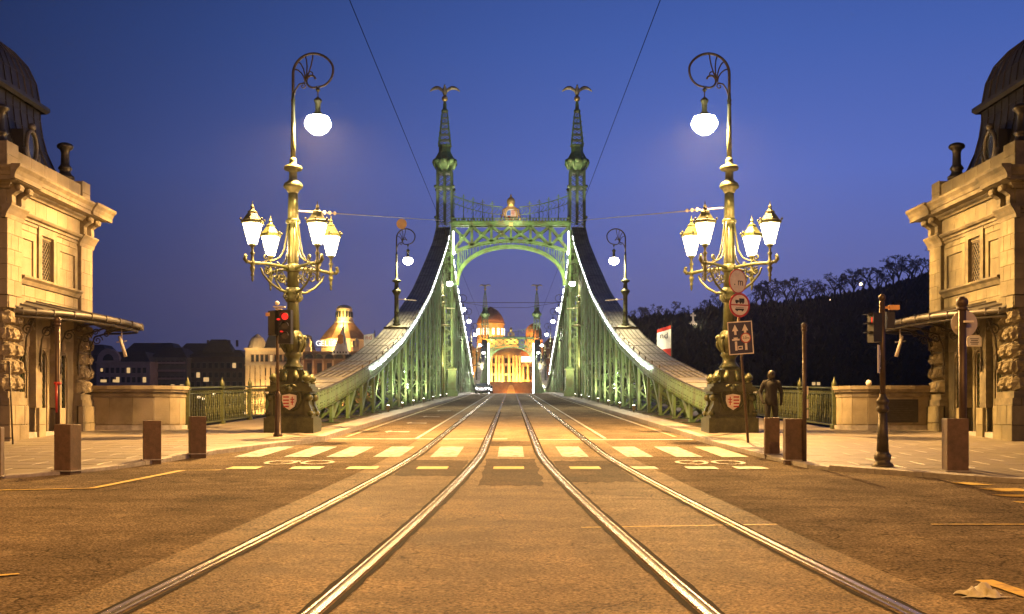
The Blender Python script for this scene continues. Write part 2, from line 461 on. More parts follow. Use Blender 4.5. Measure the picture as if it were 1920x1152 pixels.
wm = bpy.data.materials.new('river_water'); wm.use_nodes = True
_b = wm.node_tree.nodes['Principled BSDF']; _b.inputs['Base Color'].default_value = (.01, .014, .02, 1); _b.inputs['Roughness'].default_value = .12
_n = wm.node_tree.nodes.new('ShaderNodeTexNoise'); _n.inputs['Scale'].default_value = .6; _n.inputs['Detail'].default_value = 5
_g = wm.node_tree.nodes.new('ShaderNodeNewGeometry'); wm.node_tree.links.new(_g.outputs['Position'], _n.inputs['Vector'])
_p = wm.node_tree.nodes.new('ShaderNodeBump'); _p.inputs['Strength'].default_value = .5; _p.inputs['Distance'].default_value = .3
wm.node_tree.links.new(_n.outputs[0], _p.inputs['Height']); wm.node_tree.links.new(_p.outputs[0], _b.inputs['Normal'])
strip('river', wm, [[(-3000, -500, -7), (3000, -500, -7)], [(-3000, 4000, -7), (3000, 4000, -7)]])

# near bank slab (sloping like the road) with quay face
mb = MB()
mb.add([(-200, -60, G(-60) - .02), (200, -60, G(-60) - .02), (200, 36.5, G(36.5) - .02), (-200, 36.5, G(36.5) - .02),
        (-200, 36.5, -8), (200, 36.5, -8)], [(0, 1, 2, 3), (3, 2, 5, 4)])
mb.build('ground', M['asphalt'], fix=False, kind='structure')
# far bank
mb = MB()
mb.add([(-1500, 362, -8), (1500, 362, -8), (1500, 362, .55), (-1500, 362, .55), (-1500, 1600, .55), (1500, 1600, .55)], [(0, 1, 2, 3), (3, 2, 5, 4)])
mb.build('far_bank', M['ground_far'], fix=False, kind='structure')

def drange(a, b, s):
    r = []; x = a
    while x < b - 1e-6: r.append(x); x += s
    r.append(b); return r
DS = drange(-10, 130, 7) + drange(136, 366, 5)
strip('road', M['asphalt'], [[(-40 if d < 34 else -5.0, d, G(d)), (0, d, G(d) + .0), (40 if d < 34 else 5.0, d, G(d))] for d in DS])
def fl(d):
    return .72 * (max(0, 26 - d) / 18) ** 1.5
def inner(d): return .60 + fl(d)
strip('track_bed', M['trackbed'], [[(-(inner(d) + 1.435 + .5), d, G(d) + .006), (0, d, G(d) + .006), ((inner(d) + 1.435 + .46), d, G(d) + .006)] for d in drange(-10, 30, 1) + drange(32, 132, 5) + drange(136, 366, 6)])
# bridge deck slab below road & walkways
mb = MB()
for a, b in zip(DS[:-1], DS[1:]):
    if a < 33: continue
    za, zb = G(a), G(b)
    mb.add([(-10.1, a, za + .1), (10.1, a, za + .1), (10.1, b, zb + .1), (-10.1, b, zb + .1),
            (-10.1, a, za - 1.0), (10.1, a, za - 1.0), (10.1, b, zb - 1.0), (-10.1, b, zb - 1.0)],
           [(4, 5, 6, 7), (0, 4, 7, 3), (1, 2, 6, 5)])
deck_under = mb
# pavement polygons (plaza) left and right
KL = [(-5.0, 36), (-5.0, 31), (-5.2, 29.4), (-5.6, 28.1), (-6.0, 26.9), (-6.45, 25.3), (-6.8, 23), (-7.15, 21), (-7.7, 19.7), (-8.6, 18.6), (-11, 17.2), (-16, 16), (-40, 14)]
KR = [(5.0, 36), (5.0, 31), (5.02, 28.6), (5.12, 26.5), (5.22, 24.5), (5.32, 22.6), (5.45, 21.2), (5.7, 20.65), (7.45, 18.5), (8.1, 17.9), (8.6, 18.6), (9.0, 19.2), (13, 18.6), (40, 17.5)]
def inside(poly, x, y):
    c = False; n = len(poly); j = n - 1
    for i in range(n):
        xi, yi = poly[i]; xj, yj = poly[j]
        if (yi > y) != (yj > y) and x < (xj - xi) * (y - yi) / (yj - yi) + xi: c = not c
        j = i
    return c
slab_cache = {}
def slab_mesh(w, l, h, m, key):
    k = (round(w, 2), round(l, 2), round(h, 2), key)
    if k not in slab_cache:
        b = MB()
        c = min(.012, w * .1)
        vs = []
        for (dx, z) in ((0, -h), (0, -c * .6), (c, 0)):
            for (x, y) in ((-1, -1), (1, -1), (1, 1), (-1, 1)):
                vs.append((x * (w / 2 - dx), y * (l / 2 - dx), z))
        fs = [(8, 9, 10, 11)]
        for a in (0, 4):
            for i in range(4):
                j = (i + 1) % 4
                fs.append((a + i, a + j, a + 4 + j, a + 4 + i))
        b.add(vs, fs)
        me = b.mesh(key, fix=False); me.materials.append(m)
        slab_cache[k] = me
    return slab_cache[k]
SLOPE = math.atan(.0263 + .007)
for S, K in ((-1, KL), (1, KR)):
    poly = list(K) + [(S * 40, 36)]
    mb = MB()
    mb.add([(x, y, ZS(min(y, 33)) + (G(y) - G(min(y, 33))) - .006) for (x, y) in poly], [tuple(range(len(poly))) if S > 0 else tuple(reversed(range(len(poly))))])
    pv = mb.build('pavement', M['pave'], None, fix=False, kind='structure')
    kb = thing('kerb', None, None, (S * 5, 30, G(30))); kb['kind'] = 'structure'
    # kerb stones along the line
    pts = [Vector((x, y, 0)) for (x, y) in K]
    for i in range(len(pts) - 1):
        a, b = pts[i], pts[i + 1]
        L = (b - a).length
        if abs(b.x) > 15: continue
        n = max(1, round(L / 1.0)); dirv = (b - a) / L
        nrm = Vector((-dirv.y, dirv.x, 0))
        if (nrm.x * S) < 0 and abs(dirv.y) > .3: nrm = -nrm
        if abs(dirv.y) <= .3 and nrm.y < 0: nrm = -nrm
        raised = .035 if (S > 0 and 7 <= i <= 9) else 0
        for k in range(n):
            c = a + dirv * (L * (k + .5) / n) + nrm * .13
            ang = math.atan2(dirv.y, dirv.x)
            me = slab_mesh(L / n - .012, .26, .22, M['kerb'], 'kerb_stone')
            o = inst('kerb_stone', me, kb, (c.x, c.y, ZS(min(c.y, 33)) + (G(c.y) - G(min(c.y, 33))) + raised), (0, 0, 0))
            # tilt with the slope
            nz = Vector((0, -(math.tan(SLOPE)), 1)).normalized()
            tx = (dirv + Vector((0, 0, dirv.y * math.tan(SLOPE)))).normalized()
            ty = nz.cross(tx)
            o.rotation_euler = Matrix((tx, ty, nz)).transposed().to_euler()
    # paving slabs
    w, l = 1.2, .8
    row = 0; y = 16.4
    while y < 34.3:
        x = 5.2 + (0.6 if row % 2 else 0)
        while x < 12.4:
            cs = [(S * (x + a), y + b) for a in (-.12, w + .12) for b in (-.12, l + .12)]
            if all(inside(poly, *c) for c in cs) and y > 17:
                cx_, cy_ = S * (x + w / 2), y + l / 2
                # keep clear of the kerb stones
                ok = all((Vector((cx_, cy_, 0)) - (p0 + (p1 - p0) * max(0, min(1, (Vector((cx_, cy_, 0)) - p0).dot(p1 - p0) / (p1 - p0).length_squared)))).length > .85 for p0, p1 in zip(pts[:-1], pts[1:]))
                if ok:
                    inst('paving_slab', slab_mesh(w - .015, l - .015, .03, M['pave'], 'paving_slab'), pv,
                         (cx_, cy_, ZS(min(cy_, 33)) + (G(cy_) - G(min(cy_, 33))) + rnd.uniform(-.0008, .0008)), (SLOPE if y < 33 else math.atan(.0263), 0, 0))
            x += w
        y += l; row += 1
# walkway kerbs on the bridge
for S in (-1, 1):
    kb = thing('bridge_kerb', None, None, (S * 5.3, 36, G(36))); kb['kind'] = 'structure'
    me = slab_mesh(.8, 1.49, .25, M['kerb'], 'kerb_stone')
    d = 36.75
    while d < 130:
        inst('kerb_stone', me, kb, (S * 5.4, d, G(d) + .151), (math.atan(.0263), 0, 0)); d += 1.5
    rest = MB()
    dd = [d - .75] + [q for q in DS if q > d] 
    for a, b in zip(dd[:-1], dd[1:]):
        rest.add([(S * 5.0, a, G(a) - .02), (S * 5.8, a, G(a) - .02), (S * 5.8, a, G(a) + .151), (S * 5.0, a, G(a) + .151),
                  (S * 5.0, b, G(b) - .02), (S * 5.8, b, G(b) - .02), (S * 5.8, b, G(b) + .151), (S * 5.0, b, G(b) + .151)],
                 [(0, 4, 7, 3), (3, 7, 6, 2), (1, 2, 6, 5), (0, 1, 2, 3)])
    rest.build('kerb_run', M['kerb'], kb)
    strip('walkway', M['pave'], [[(S * 5.8, d, G(d) + .14), (S * 10.05, d, G(d) + .14)] for d in [36] + [q for q in DS if q > 38]])

# ------------------------------------------------------------ rails and markings
DR = drange(2, 34, .6) + drange(37, 132, 4) + drange(138, 262, 5)
def railx(side, which):
    return lambda d: side * (inner(d) + (1.435 if which else 0))
for side in (-1, 1):
    for which in (0, 1):
        fx = railx(side, which)
        rt = thing('tram_rail', None, None, (fx(8), 8, G(8))); rt['kind'] = 'structure'
        gd = -side if which else side      # groove lies on the gauge side
        def ribbon(x0, x1, z, name, m, h=.012):
            mbx = MB(); rows = []
            for d in DR:
                x = fx(d)
                rows.append([(x + gd * x0, d, G(d) - .0 + .006), (x + gd * x0, d, G(d) + z), (x + gd * x1, d, G(d) + z), (x + gd * x1, d, G(d) + .006)])
            vs = [p for r in rows for p in r]; fs = []
            for i in range(len(rows) - 1):
                for k in range(3): fs.append((i * 4 + k, i * 4 + k + 1, (i + 1) * 4 + k + 1, (i + 1) * 4 + k))
            mbx.add(vs, fs)
            return mbx.build(name, m, rt, fix=True)
        ribbon(-.02, .027, .024, 'rail_head', M['steel'])
        ribbon(.027, .070, .010, 'rail_groove', M['groove'])
        ribbon(.070, .088, .022, 'rail_lip', M['steel'])
        # tar joint, ragged
        mbx = MB(); rr = random.Random(which * 7 + side)
        rows = []
        for d in drange(2, 60, .35):
            x = fx(d)
            rows.append([(x - gd * (.075 + rr.uniform(0, .02)), d, G(d) + .0125), (x - gd * .036, d, G(d) + .0125), (x + gd * .109, d, G(d) + .0125), (x + gd * (.135 + rr.uniform(0, .025)), d, G(d) + .0125)])
        vs = [p for r in rows for p in r]; fs = []
        for i in range(len(rows) - 1):
            for k in (0, 2): fs.append((i * 4 + k, i * 4 + k + 1, (i + 1) * 4 + k + 1, (i + 1) * 4 + k))
        mbx.add(vs, fs); mbx.build('joint_sealant', M['joint'], rt, fix=False)

def mark(name, pts, m, dz=.0115, parent=None):
    mb = MB()
    mb.add([(x, d, G(d) + dz) for (x, d) in pts], [tuple(range(len(pts)))])
    me_n = mb.build(name, m, parent, fix=False, kind='structure')
    if me_n.data.polygons[0].normal.z < 0: me_n.data.flip_normals()
    return me_n
cw = thing('zebra_crossing', None, None, (0, 26, G(26))); cw['kind'] = 'structure'
for x, m in ((-5.55, 'white_paint'), (-4.5, 'white_paint'), (-3.6, 'white_paint'), (-2.62, 'white_paint'), (-1.42, 'white_paint'), (0, 'white_paint'), (1.36, 'white_paint'), (2.72, 'white_paint'), (3.75, 'white_paint'), (4.72, 'worn_paint')):
    o = mark('painted_bar', [(x - .28, 24.2), (x + .28, 24.2), (x + .28, 28.0), (x - .28, 28.0)], M[m], parent=cw)
    o['kind'] = 'structure'
for o in cw.children: del o['kind']
cyc = thing('cycle_crossing', None, None, (0, 22, G(22))); cyc['kind'] = 'structure'
for x, m in ((-3.75, 'yellow_paint'), (-4.9, 'yellow_paint'), (-2.72, 'yellow_paint'), (-1.44, 'yellow_paint'), (-.04, 'yellow_paint'), (1.36, 'yellow_paint'), (2.4, 'worn_paint'), (3.5, 'worn_paint'), (4.4, 'worn_paint')):
    o = mark('painted_dash', [(x - .28, 20.9), (x + .28, 20.9), (x + .28, 21.5), (x - .28, 21.5)], M[m], parent=cyc)
    del o['kind']
def polyline_mark(name, pts, w, m):
    mb = MB(); vs = []; fs = []
    for i, (x, d) in enumerate(pts):
        a = Vector(pts[max(i - 1, 0)]); b = Vector(pts[min(i + 1, len(pts) - 1)])
        t = (b - a).normalized(); nn = Vector((-t.y, t.x)) * w / 2
        vs += [(x + nn.x, d + nn.y, G(d) + .0115), (x - nn.x, d - nn.y, G(d) + .0115)]
    for i in range(len(pts) - 1): fs.append((2 * i, 2 * i + 1, 2 * i + 3, 2 * i + 2))
    mb.add(vs, fs)
    o = mb.build(name, m, None, fix=False, kind='structure')
    if o.data.polygons[0].normal.z < 0: o.data.flip_normals()
    return o
def gp(px, py):
    """pixel of the ground in the photograph -> (x, d) on the sloping road"""
    d = 1.6 / (.0263 + (py - HZ) / FPX)
    return ((px - CX) * d / FPX, d)
polyline_mark('yellow_lane_line', [gp(415, 882.5), gp(343, 883), gp(172, 917), gp(0, 920.5), gp(-200, 922)], .14, M['yellow_paint'])
for a, b in (((1090, 991), (1457, 985)), ((1746, 985), (1990, 985)), ):
    polyline_mark('yellow_line', [gp(*a), gp(*b)], .07, M['yellow_paint'])
polyline_mark('orange_dash', [gp(-30, 1084), gp(36, 1078)], .09, M['yellow_paint'])
polyline_mark('yellow_line', [gp(1845, 1090), gp(1990, 1140)], .15, M['yellow_paint'])
for a, b in (((1780, 906), (1865, 911)), ((1832, 917), (1960, 923)), ((1858, 929), (1985, 933)), ((1898, 942), (2000, 950))):
    (x0, d0), (x1, d1) = gp(*a), gp(*b)
    mark('yellow_crossing_bar', [(x0, d0), (x1 - .2, d0), (x1, d1), (x0 + .15, d1)], M['yellow_paint'])
mark('stop_line', [(-5.0, 31.6), (-.1, 31.6), (-.1, 32.0), (-5.0, 32.0)], M['white_paint'])
mark('stop_line', [(.75, 31.2), (4.95, 31.2), (4.95, 31.6), (.75, 31.6)], M['white_paint'])
for S in (-1, 1):
    strip('lane_line', M['white_paint'], [[(S * 2.62 - .05, d, G(d) + .012), (S * 2.62 + .05, d, G(d) + .012)] for d in drange(32, 132, 5) + drange(138, 260, 6)])
    strip('edge_line', M['worn_paint'], [[(S * 4.7 - .06, d, G(d) + .012), (S * 4.7 + .06, d, G(d) + .012)] for d in drange(33, 132, 5) + drange(138, 260, 6)])
# darker repair patches between the rails
M['patch'] = road_mat('patched_asphalt', (.085, .060, .038), (.040, .029, .019), .7, 26, .03)
for (xa_, xb_, da_, db_, sd_) in ((-.5, .5, 17.6, 23.6, 1), (-2.0, -.85, 19.4, 23.2, 2), (.85, 2.0, 18.2, 23.0, 3), (-.52, .52, 28.4, 30.6, 4)):
    r_ = random.Random(sd_); pts_ = []
    n_ = 14
    for k in range(n_): pts_.append((xa_ + (xb_ - xa_) * k / n_, da_ + r_.uniform(-.12, .12)))
    for k in range(n_): pts_.append((xb_ + r_.uniform(-.03, .03), da_ + (db_ - da_) * k / n_))
    for k in range(n_): pts_.append((xb_ - (xb_ - xa_) * k / n_, db_ + r_.uniform(-.12, .12)))
    for k in range(n_): pts_.append((xa_ + r_.uniform(-.03, .03), db_ - (db_ - da_) * k / n_))
    mark('road_patch', pts_, M['patch'], dz=.009)
# direction arrows / bicycle symbols on the bridge lane
for d in (36.5, 44, 52, 62):
    x = -3.75
    mark('lane_arrow', [(x - .25, d), (x - .08, d - .9), (x - .08, d - .35 - .0), (x + .55, d - .55), (x + .55, d + .05), (x - .08, d + .1), (x - .08, d + .8)], M['white_paint'])
def ring(cx_, cy_, rx, ry, w, m, name):
    mb = MB(); n = 20
    for k in range(n):
        a0, a1 = 2 * PI * k / n, 2 * PI * (k + 1) / n
        q = []
        for a, s in ((a0, 1), (a1, 1), (a1, -1), (a0, -1)):
            x = cx_ + (rx + s * w / 2) * math.cos(a); y = cy_ + (ry + s * w / 2) * math.sin(a)
            q.append((x, y, G(y) + .0125))
        mb.add(q, [(3, 2, 1, 0)])
    o = mb.build(name, m, None, fix=False, kind='structure')
    if o.data.polygons[0].normal.z < 0: o.data.flip_normals()
    return o
for sx, m in ((-4.15, 'worn_paint'), (3.9, 'worn_paint')):
    ring(sx - .36, 22.6, .28, .5, .09, M[m], 'bicycle_symbol')
    ring(sx + .36, 22.6, .28, .5, .09, M[m], 'bicycle_symbol')
    polyline_mark('bicycle_symbol', [(sx - .36, 22.6), (sx - .1, 23.1), (sx + .25, 23.1), (sx + .02, 22.6), (sx - .1, 23.1)], .07, M[m])

# crumpled white thing on the road, lower right
x, d = gp(1838, 1118)
mb = MB(); rr = random.Random(3)
nx, ny = 34, 24; vs = []; fs = []
for i in range(nx + 1):
    for j in range(ny + 1):
        u, v = i / nx * 2 - 1, j / ny * 2 - 1
        e = max(0, 1 - u * u * .95 - v * v * .95)
        h = .10 * e ** .7 * (.5 + .3 * math.sin(u * 5.2 + v * 2.3) + .2 * math.cos(v * 6 - u * 4.5) + .10 * math.sin(u * 13 + 3 * math.sin(v * 5))) if e > 0 else 0
        vs.append((x + u * .15 * (1 + .25 * math.sin(5 * v)), d + v * .13 * (1 + .2 * math.sin(4 * u + 1)), G(d) + .01 + h))
for i in range(nx):
    for j in range(ny):
        fs.append((i * (ny + 1) + j, (i + 1) * (ny + 1) + j, (i + 1) * (ny + 1) + j + 1, i * (ny + 1) + j + 1))
mb.add(vs, fs, True)
tag(mb.build('plastic_bag', mat('thin_plastic', (.45, .41, .32), (.28, .24, .17), 12, .45, .4, 30), fix=False), 'crumpled pale plastic bag lying on the asphalt beside a yellow line', 'bag')

# ------------------------------------------------------------ toll houses (one each side)
block_cache = {}
def block_mesh(w, h, dep, rough, seed, m):
    k = (round(w, 2), round(h, 2), dep, rough, seed)
    if k in block_cache: return block_cache[k]
    b = MB()
    if not rough:
        c = .012; vs = []
        for (dx, y) in ((0, 0), (0, -dep + c * .5), (c, -dep)):
            for (a, e) in ((-1, -1), (1, -1), (1, 1), (-1, 1)):
                vs.append((a * (w / 2 - dx), y, e * (h / 2 - dx)))
        fs = [(8, 9, 10, 11)]
        for s in (0, 4):
            for i in range(4):
                j = (i + 1) % 4; fs.append((s + i, s + j, s + 4 + j, s + 4 + i))
        b.add(vs, fs)
    else:
        r = random.Random(seed); n = 6; vs = []; fs = []
        for i in range(n + 1):
            for j in range(n + 1):
                u, v = i / n * 2 - 1, j / n * 2 - 1
                e = (1 - abs(u) ** 6) * (1 - abs(v) ** 5)
                vs.append((u * w / 2, -dep * (e ** .5) * (r.uniform(.62, 1.05) if 0 < i < n and 0 < j < n else 0), v * h / 2))
        for i in range(n):
            for j in range(n):
                fs.append((i * (n + 1) + j, (i + 1) * (n + 1) + j, (i + 1) * (n + 1) + j + 1, i * (n + 1) + j + 1))
        b.add(vs, fs, False)
    me = b.mesh('stone_block', fix=False); me.materials.append(m)
    block_cache[k] = me
    return me
def wall_blocks(parent, S, face, a0, a1, z0, z1, bh, bw, plane, m, dep=.02, rough=False, gap=.008, seed=0):
    """face 'side': plane X=plane facing the road, a = depth; face 'front': plane Y=plane facing the camera, a = |X|"""
    rows = max(1, round((z1 - z0) / bh)); h = (z1 - z0) / rows
    r = random.Random(seed)
    for i in range(rows):
        n = max(1, round((a1 - a0) / bw)); w = (a1 - a0) / n
        edges = [a0 + k * w for k in range(n + 1)]
        if i % 2 and n > 1:
            edges = [a0] + [a0 + (k + .5) * w for k in range(n)] + [a1]
        for k in range(len(edges) - 1):
            e0, e1 = edges[k], edges[k + 1]
            me = block_mesh(e1 - e0 - gap, h - gap, dep, rough, r.randrange(3) if rough else 0, m)
            zc = z0 + (i + .5) * h; ac = (e0 + e1) / 2
            if face == 'side':
                inst('stone_block', me, parent, (S * plane, ac, zc), (0, 0, R(90) if S < 0 else R(-90)))
            else:
                inst('stone_block', me, parent, (S * ac, plane, zc), (0, 0, 0))
def toll_house(S, label):
    X0 = 12.45; X1 = 18.3; D0 = 28.5; D1 = 34.3; zb = .70
    t = thing('toll_house', label, 'toll house', (S * 15.35, 31.4, zb))
    st, tr, ru = (M['stone'], M['stone_trim'], M['stone_rough']) if S < 0 else (M['stone_dimmed_sooty'], M['stone_trim_dimmed_sooty'], M['stone_rough_dimmed_sooty'])  # right house: stone colour also carries its dimmer lighting
    if S > 0: block_cache.clear()
    xa = X0 + .12   # recessed wall plane
    # core walls with openings: build side wall from pieces
    core = MB()
    ups = [(29.3, 33.4)]
    # upper storey: wall plane recessed .12 between pilasters
    wz0, wz1 = 4.9, 6.03; wy0, wy1 = 30.72, 31.5
    core.bb(S * xa, S * (xa + .5), D0 + .1, wy0, 4.1, 6.5)
    core.bb(S * xa, S * (xa + .5), wy1, D1 - .1, 4.1, 6.5)
    core.bb(S * xa, S * (xa + .5), wy0, wy1, 4.1, wz0)
    core.bb(S * xa, S * (xa + .5), wy0, wy1, wz1, 6.5)
    # lower storey with three doorways
    doors = [(29.55, 30.15), (30.78, 31.45), (32.15, 32.88)]
    ys = [D0 + .1] + [v for p in doors for v in p] + [D1 - .1]
    for i in range(0, len(ys), 2):
        core.bb(S * (X0 + .2), S * (X0 + .7), ys[i], ys[i + 1], zb - .1, 3.06)
    core.bb(S * (X0 + .2), S * (X0 + .7), D0 + .1, D1 - .1, 3.06, 4.1)
    # other three walls
    core.bb(S * (X0 + .7), S * (X1 - .1), D0 + .1, D0 + .5, zb - .2, 7.0)
    core.bb(S * (X0 + .7), S * (X1 - .1), D1 - .5, D1 - .1, zb - .2, 7.0)
    core.bb(S * (X1 - .5), S * (X1 - .1), D0 + .5, D1 - .5, zb - .2, 7.0)
    core.bb(S * (xa + .02), S * (X0 + .7), D0 + .1, D1 - .1, 6.5, 7.0)
    core.build('wall', st, t)
    inn = MB(); inn.bb(S * (X0 + 1.6), S * (X0 + 1.7), D0 + .6, D1 - .6, zb, 6.6)
    inn.build('interior_wall', M['dark'], t)
    # door lattices, frames
    for (a, b) in doors:
        fr = MB()
        fr.bb(S * (X0 + .24), S * (X0 + .30), a, a + .05, zb + .1, 3.06); fr.bb(S * (X0 + .24), S * (X0 + .30), b - .05, b, zb + .1, 3.06)
        fr.bb(S * (X0 + .24), S * (X0 + .30), a + .05, b - .05, 2.98, 3.06); fr.bb(S * (X0 + .24), S * (X0 + .30), a + .05, b - .05, zb + .1, zb + .22)
        # rounded head corners
        for c, q in ((a, 1), (b, -1)):
            fr.prism([(c, 3.06), (c + q * .22, 3.06), (c + q * .1, 3.0), (c + q * .03, 2.92), (c, 2.8)], 'x', S * (X0 + .205), S * (X0 + .32))
        f = fr.build('door', M['stone_trim'], t)
        la = MB(); h = 3.0 - zb - .15; w = b - a - .1
        k = -h
        while k < w:
            for sg in (1, -1):
                s0 = max(0, -k); s1 = min(h, w - k)
                if s1 - s0 > .05:
                    y0, y1 = k + s0, k + s1
                    if sg < 0: y0, y1 = w - y0, w - y1
                    la.bar((S * (X0 + .27 + .012 * sg), a + .05 + y0, zb + .15 + s0), (S * (X0 + .27 + .012 * sg), a + .05 + y1, zb + .15 + s1), .014, .014)
            k += .16
        # steeper lattice: squash handled by spacing
        la.build('lattice', M['green_lamp'], f, kind='stuff')
        g = MB(); g.bb(S * (X0 + .31), S * (X0 + .33), a + .05, b - .05, zb + .15, 3.0); g.build('pane', M['glass'], f)
    fr = MB()
    fr.bb(S * (xa + .02), S * (xa + .06), wy0, wy0 + .05, wz0, wz1); fr.bb(S * (xa + .02), S * (xa + .06), wy1 - .05, wy1, wz0, wz1)
    fr.bb(S * (xa + .02), S * (xa + .06), wy0, wy1, wz1 - .05, wz1 - .001)
    f = fr.build('window', M['iron'], t)
    la = MB(); h = wz1 - wz0; w = wy1 - wy0; k = -h
    while k < w:
        for sg in (1, -1):
            s0 = max(0, -k); s1 = min(h, w - k)
            if s1 - s0 > .05:
                y0, y1 = k + s0, k + s1
                if sg < 0: y0, y1 = w - y0, w - y1
                la.bar((S * (xa + .035 + .01 * sg), wy0 + y0, wz0 + s0), (S * (xa + .035 + .01 * sg), wy0 + y1, wz0 + s1), .012, .012)
        k += .15
    la.build('lattice', M['stone_trim'], f, kind='stuff')
    g = MB(); g.bb(S * (xa + .07), S * (xa + .09), wy0 + .05, wy1 - .05, wz0, wz1 - .05); g.build('pane', M['glass'], f)
    # pilasters upper: blocks on piers
    pil = MB()
    for (a, b) in ((D0, 29.35), (33.4, D1)):
        pil.bb(S * (X0 + .02), S * (xa + .02), a + .02, b - .02, 4.3, 6.25)
    pil.bb(S * (X0 + .02), S * X1, D0 + .02, D0 + .1, 4.3, 6.25)
    pil.build('pilaster', tr, t)
    for q, (a, b) in enumerate(((D0, 29.35), (33.4, D1))):
        wall_blocks(t, S, 'side', a, b, 4.3, 6.2, .42, .5, X0 + .02, st, seed=q)
        wall_blocks(t, S, 'side', a - (0 if q else .0), b, 3.98, 4.28, .3, .5, X0 - .02, st, seed=q + 5)
    wall_blocks(t, S, 'front', X0, 15.4, 4.3, 6.2, .42, .8, D0 + .02, st, seed=9)
    wall_blocks(t, S, 'front', X0 - .02, 15.5, 3.98, 4.28, .3, .8, D0 - .02, st, seed=10)
    # wall blocks round the window (jambs, panels)
    wall_blocks(t, S, 'side', 29.35, 30.55, 6.08, 6.3, .22, .6, xa, st, dep=.03, seed=1)
    wall_blocks(t, S, 'side', 31.68, 33.3, 6.08, 6.3, .22, .6, xa, st, dep=.03, seed=2)
    jb = MB()
    for (a, b) in ((30.5, 30.72), (31.5, 31.7)):
        jb.bb(S * (X0 + .04), S * (xa - .001), a, b, 4.9, 6.1)
    jb.bb(S * (X0 + .04), S * (xa - .002), 30.5, 31.7, 6.1, 6.3)
    jb.build('window_surround', tr, t)
    for (a, b) in ((29.4, 30.42), (31.8, 33.3)):   # recessed panels with moulded frame
        pn = MB()
        z0, z1 = 4.92, 6.06
        for (p, q, r0, r1) in ((a, a + .2, z0, z1), (b - .2, b, z0, z1), (a + .2, b - .2, z1 - .2, z1), ):
            pn.bb(S * (xa - .05), S * (xa - .001), p, q, r0, r1)
        pn.build('panel_frame', st, t)
        wall_blocks(t, S, 'side', a + .22, b - .22, z0, z1 - .22, .4, .45, xa, st, dep=.015, seed=int(a * 3))
    wall_blocks(t, S, 'side', 29.37, 33.38, 4.1, 4.66, .28, .62, xa, st, dep=.03, seed=4)
    # sill course
    co_ = MB()
    co_.prism([(S * (X0 + .14), 4.66), (S * (X0 + .06), 4.68), (S * (X0 + .0), 4.78), (S * (X0 - .07), 4.84), (S * (X0 - .07), 4.89), (S * (X0 + .14), 4.89)], 'y', 29.36, 33.39)
    co_.build('sill_course', tr, t)
    # architrave (string A), frieze, cornice : ring mouldings all around
    def ringm(name, prof, m, inset=0):
        """prof list of (out, z): mitred ring around the block"""
        b = MB(); vs = []; n = 4
        for (o, z) in prof:
            o -= inset
            vs += [(S * (X0 - o), D0 - o, z), (S * (X0 - o), D1 + o, z), (S * (X1 + o), D1 + o, z), (S * (X1 + o), D0 - o, z)]
        fs = []
        for i in range(len(prof) - 1):
            for k in range(4): fs.append((i * 4 + k, i * 4 + (k + 1) % 4, (i + 1) * 4 + (k + 1) % 4, (i + 1) * 4 + k))
        fs.append((0, 1, 2, 3)); fs.append(tuple((len(prof) - 1) * 4 + k for k in range(4)))
        b.add(vs, fs)
        return b.build(name, m, t)
    ringm('architrave', [(-.3, 6.24), (-.06, 6.24), (-.06, 6.32), (-.02, 6.33), (-.02, 6.40), (.05, 6.42), (.09, 6.47), (.09, 6.50), (-.3, 6.52)], tr)
    # projecting capitals over the pilasters
    for (a, b) in ((D0 - .06, 29.42), (33.33, D1 + .06)):
        cp = MB()
        cp.prism([(S * (X0 + .1), 6.2), (S * (X0 - .0), 6.2), (S * (X0 - .02), 6.30), (S * (X0 - .09), 6.42), (S * (X0 - .15), 6.5), (S * (X0 - .15), 6.53), (S * (X0 + .1), 6.53)], 'y', a - .05, b + .05)
        cp.build('capital', tr, t)
    fz = MB(); fz.bb(S * (X0 + .06), S * (X1 - .06), D0 + .06, D1 - .06, 6.52, 7.06); fz.build('frieze', tr, t)
    wall_blocks(t, S, 'side', 29.5, 33.2, 6.53, 6.93, .4, .74, X0 + .06, st, dep=.03, seed=12)
    wall_blocks(t, S, 'front', X0 + .9, 15.4, 6.53, 6.93, .4, .74, D0 + .06, st, dep=.03, seed=13)
    # brackets (consoles)
    for yc in (28.72, 29.28, 33.55, 34.12):
        br = MB()
        br.prism([(S * (X0 + .06), 6.5), (S * (X0 - .03), 6.5), (S * (X0 - .07), 6.62), (S * (X0 - .06), 6.78), (S * (X0 - .16), 6.86), (S * (X0 - .26), 6.9), (S * (X0 - .28), 6.98), (S * (X0 - .25), 7.05), (S * (X0 + .06), 7.05)], 'y', yc - .11, yc + .11)
        br.tube([(S * (X0 - .2), yc - .13, 6.97), (S * (X0 - .2), yc + .13, 6.97)], .075, 8)
        br.build('console', tr, t)
    ringm('cornice', [(-.3, 6.93), (.03, 6.93), (.06, 6.98), (.12, 7.02), (.13, 7.06), (.33, 7.08), (.33, 7.18), (.36, 7.20), (.39, 7.28), (.46, 7.36), (.47, 7.42), (-.3, 7.46)], tr)
    # cornice break forward over corner piers
    for (a, b) in ((D0 - .52, 29.6), (33.25, D1 + .52)):
        cb = MB()
        cb.prism([(S * (X0 - .30), 7.09), (S * (X0 - .40), 7.09), (S * (X0 - .41), 7.19), (S * (X0 - .46), 7.29), (S * (X0 - .53), 7.37), (S * (X0 - .54), 7.435), (S * (X0 - .30), 7.435)], 'y', a, b)
        cb.build('cornice_break', tr, t)
    # parapet
    pp = MB()
    pp.bb(S * (X0 + .12), S * (X1 - .12), D0 + .12, D0 + .45, 7.46, 8.0)
    pp.bb(S * (X0 + .12), S * (X1 - .12), D1 - .45, D1 - .12, 7.46, 8.0)
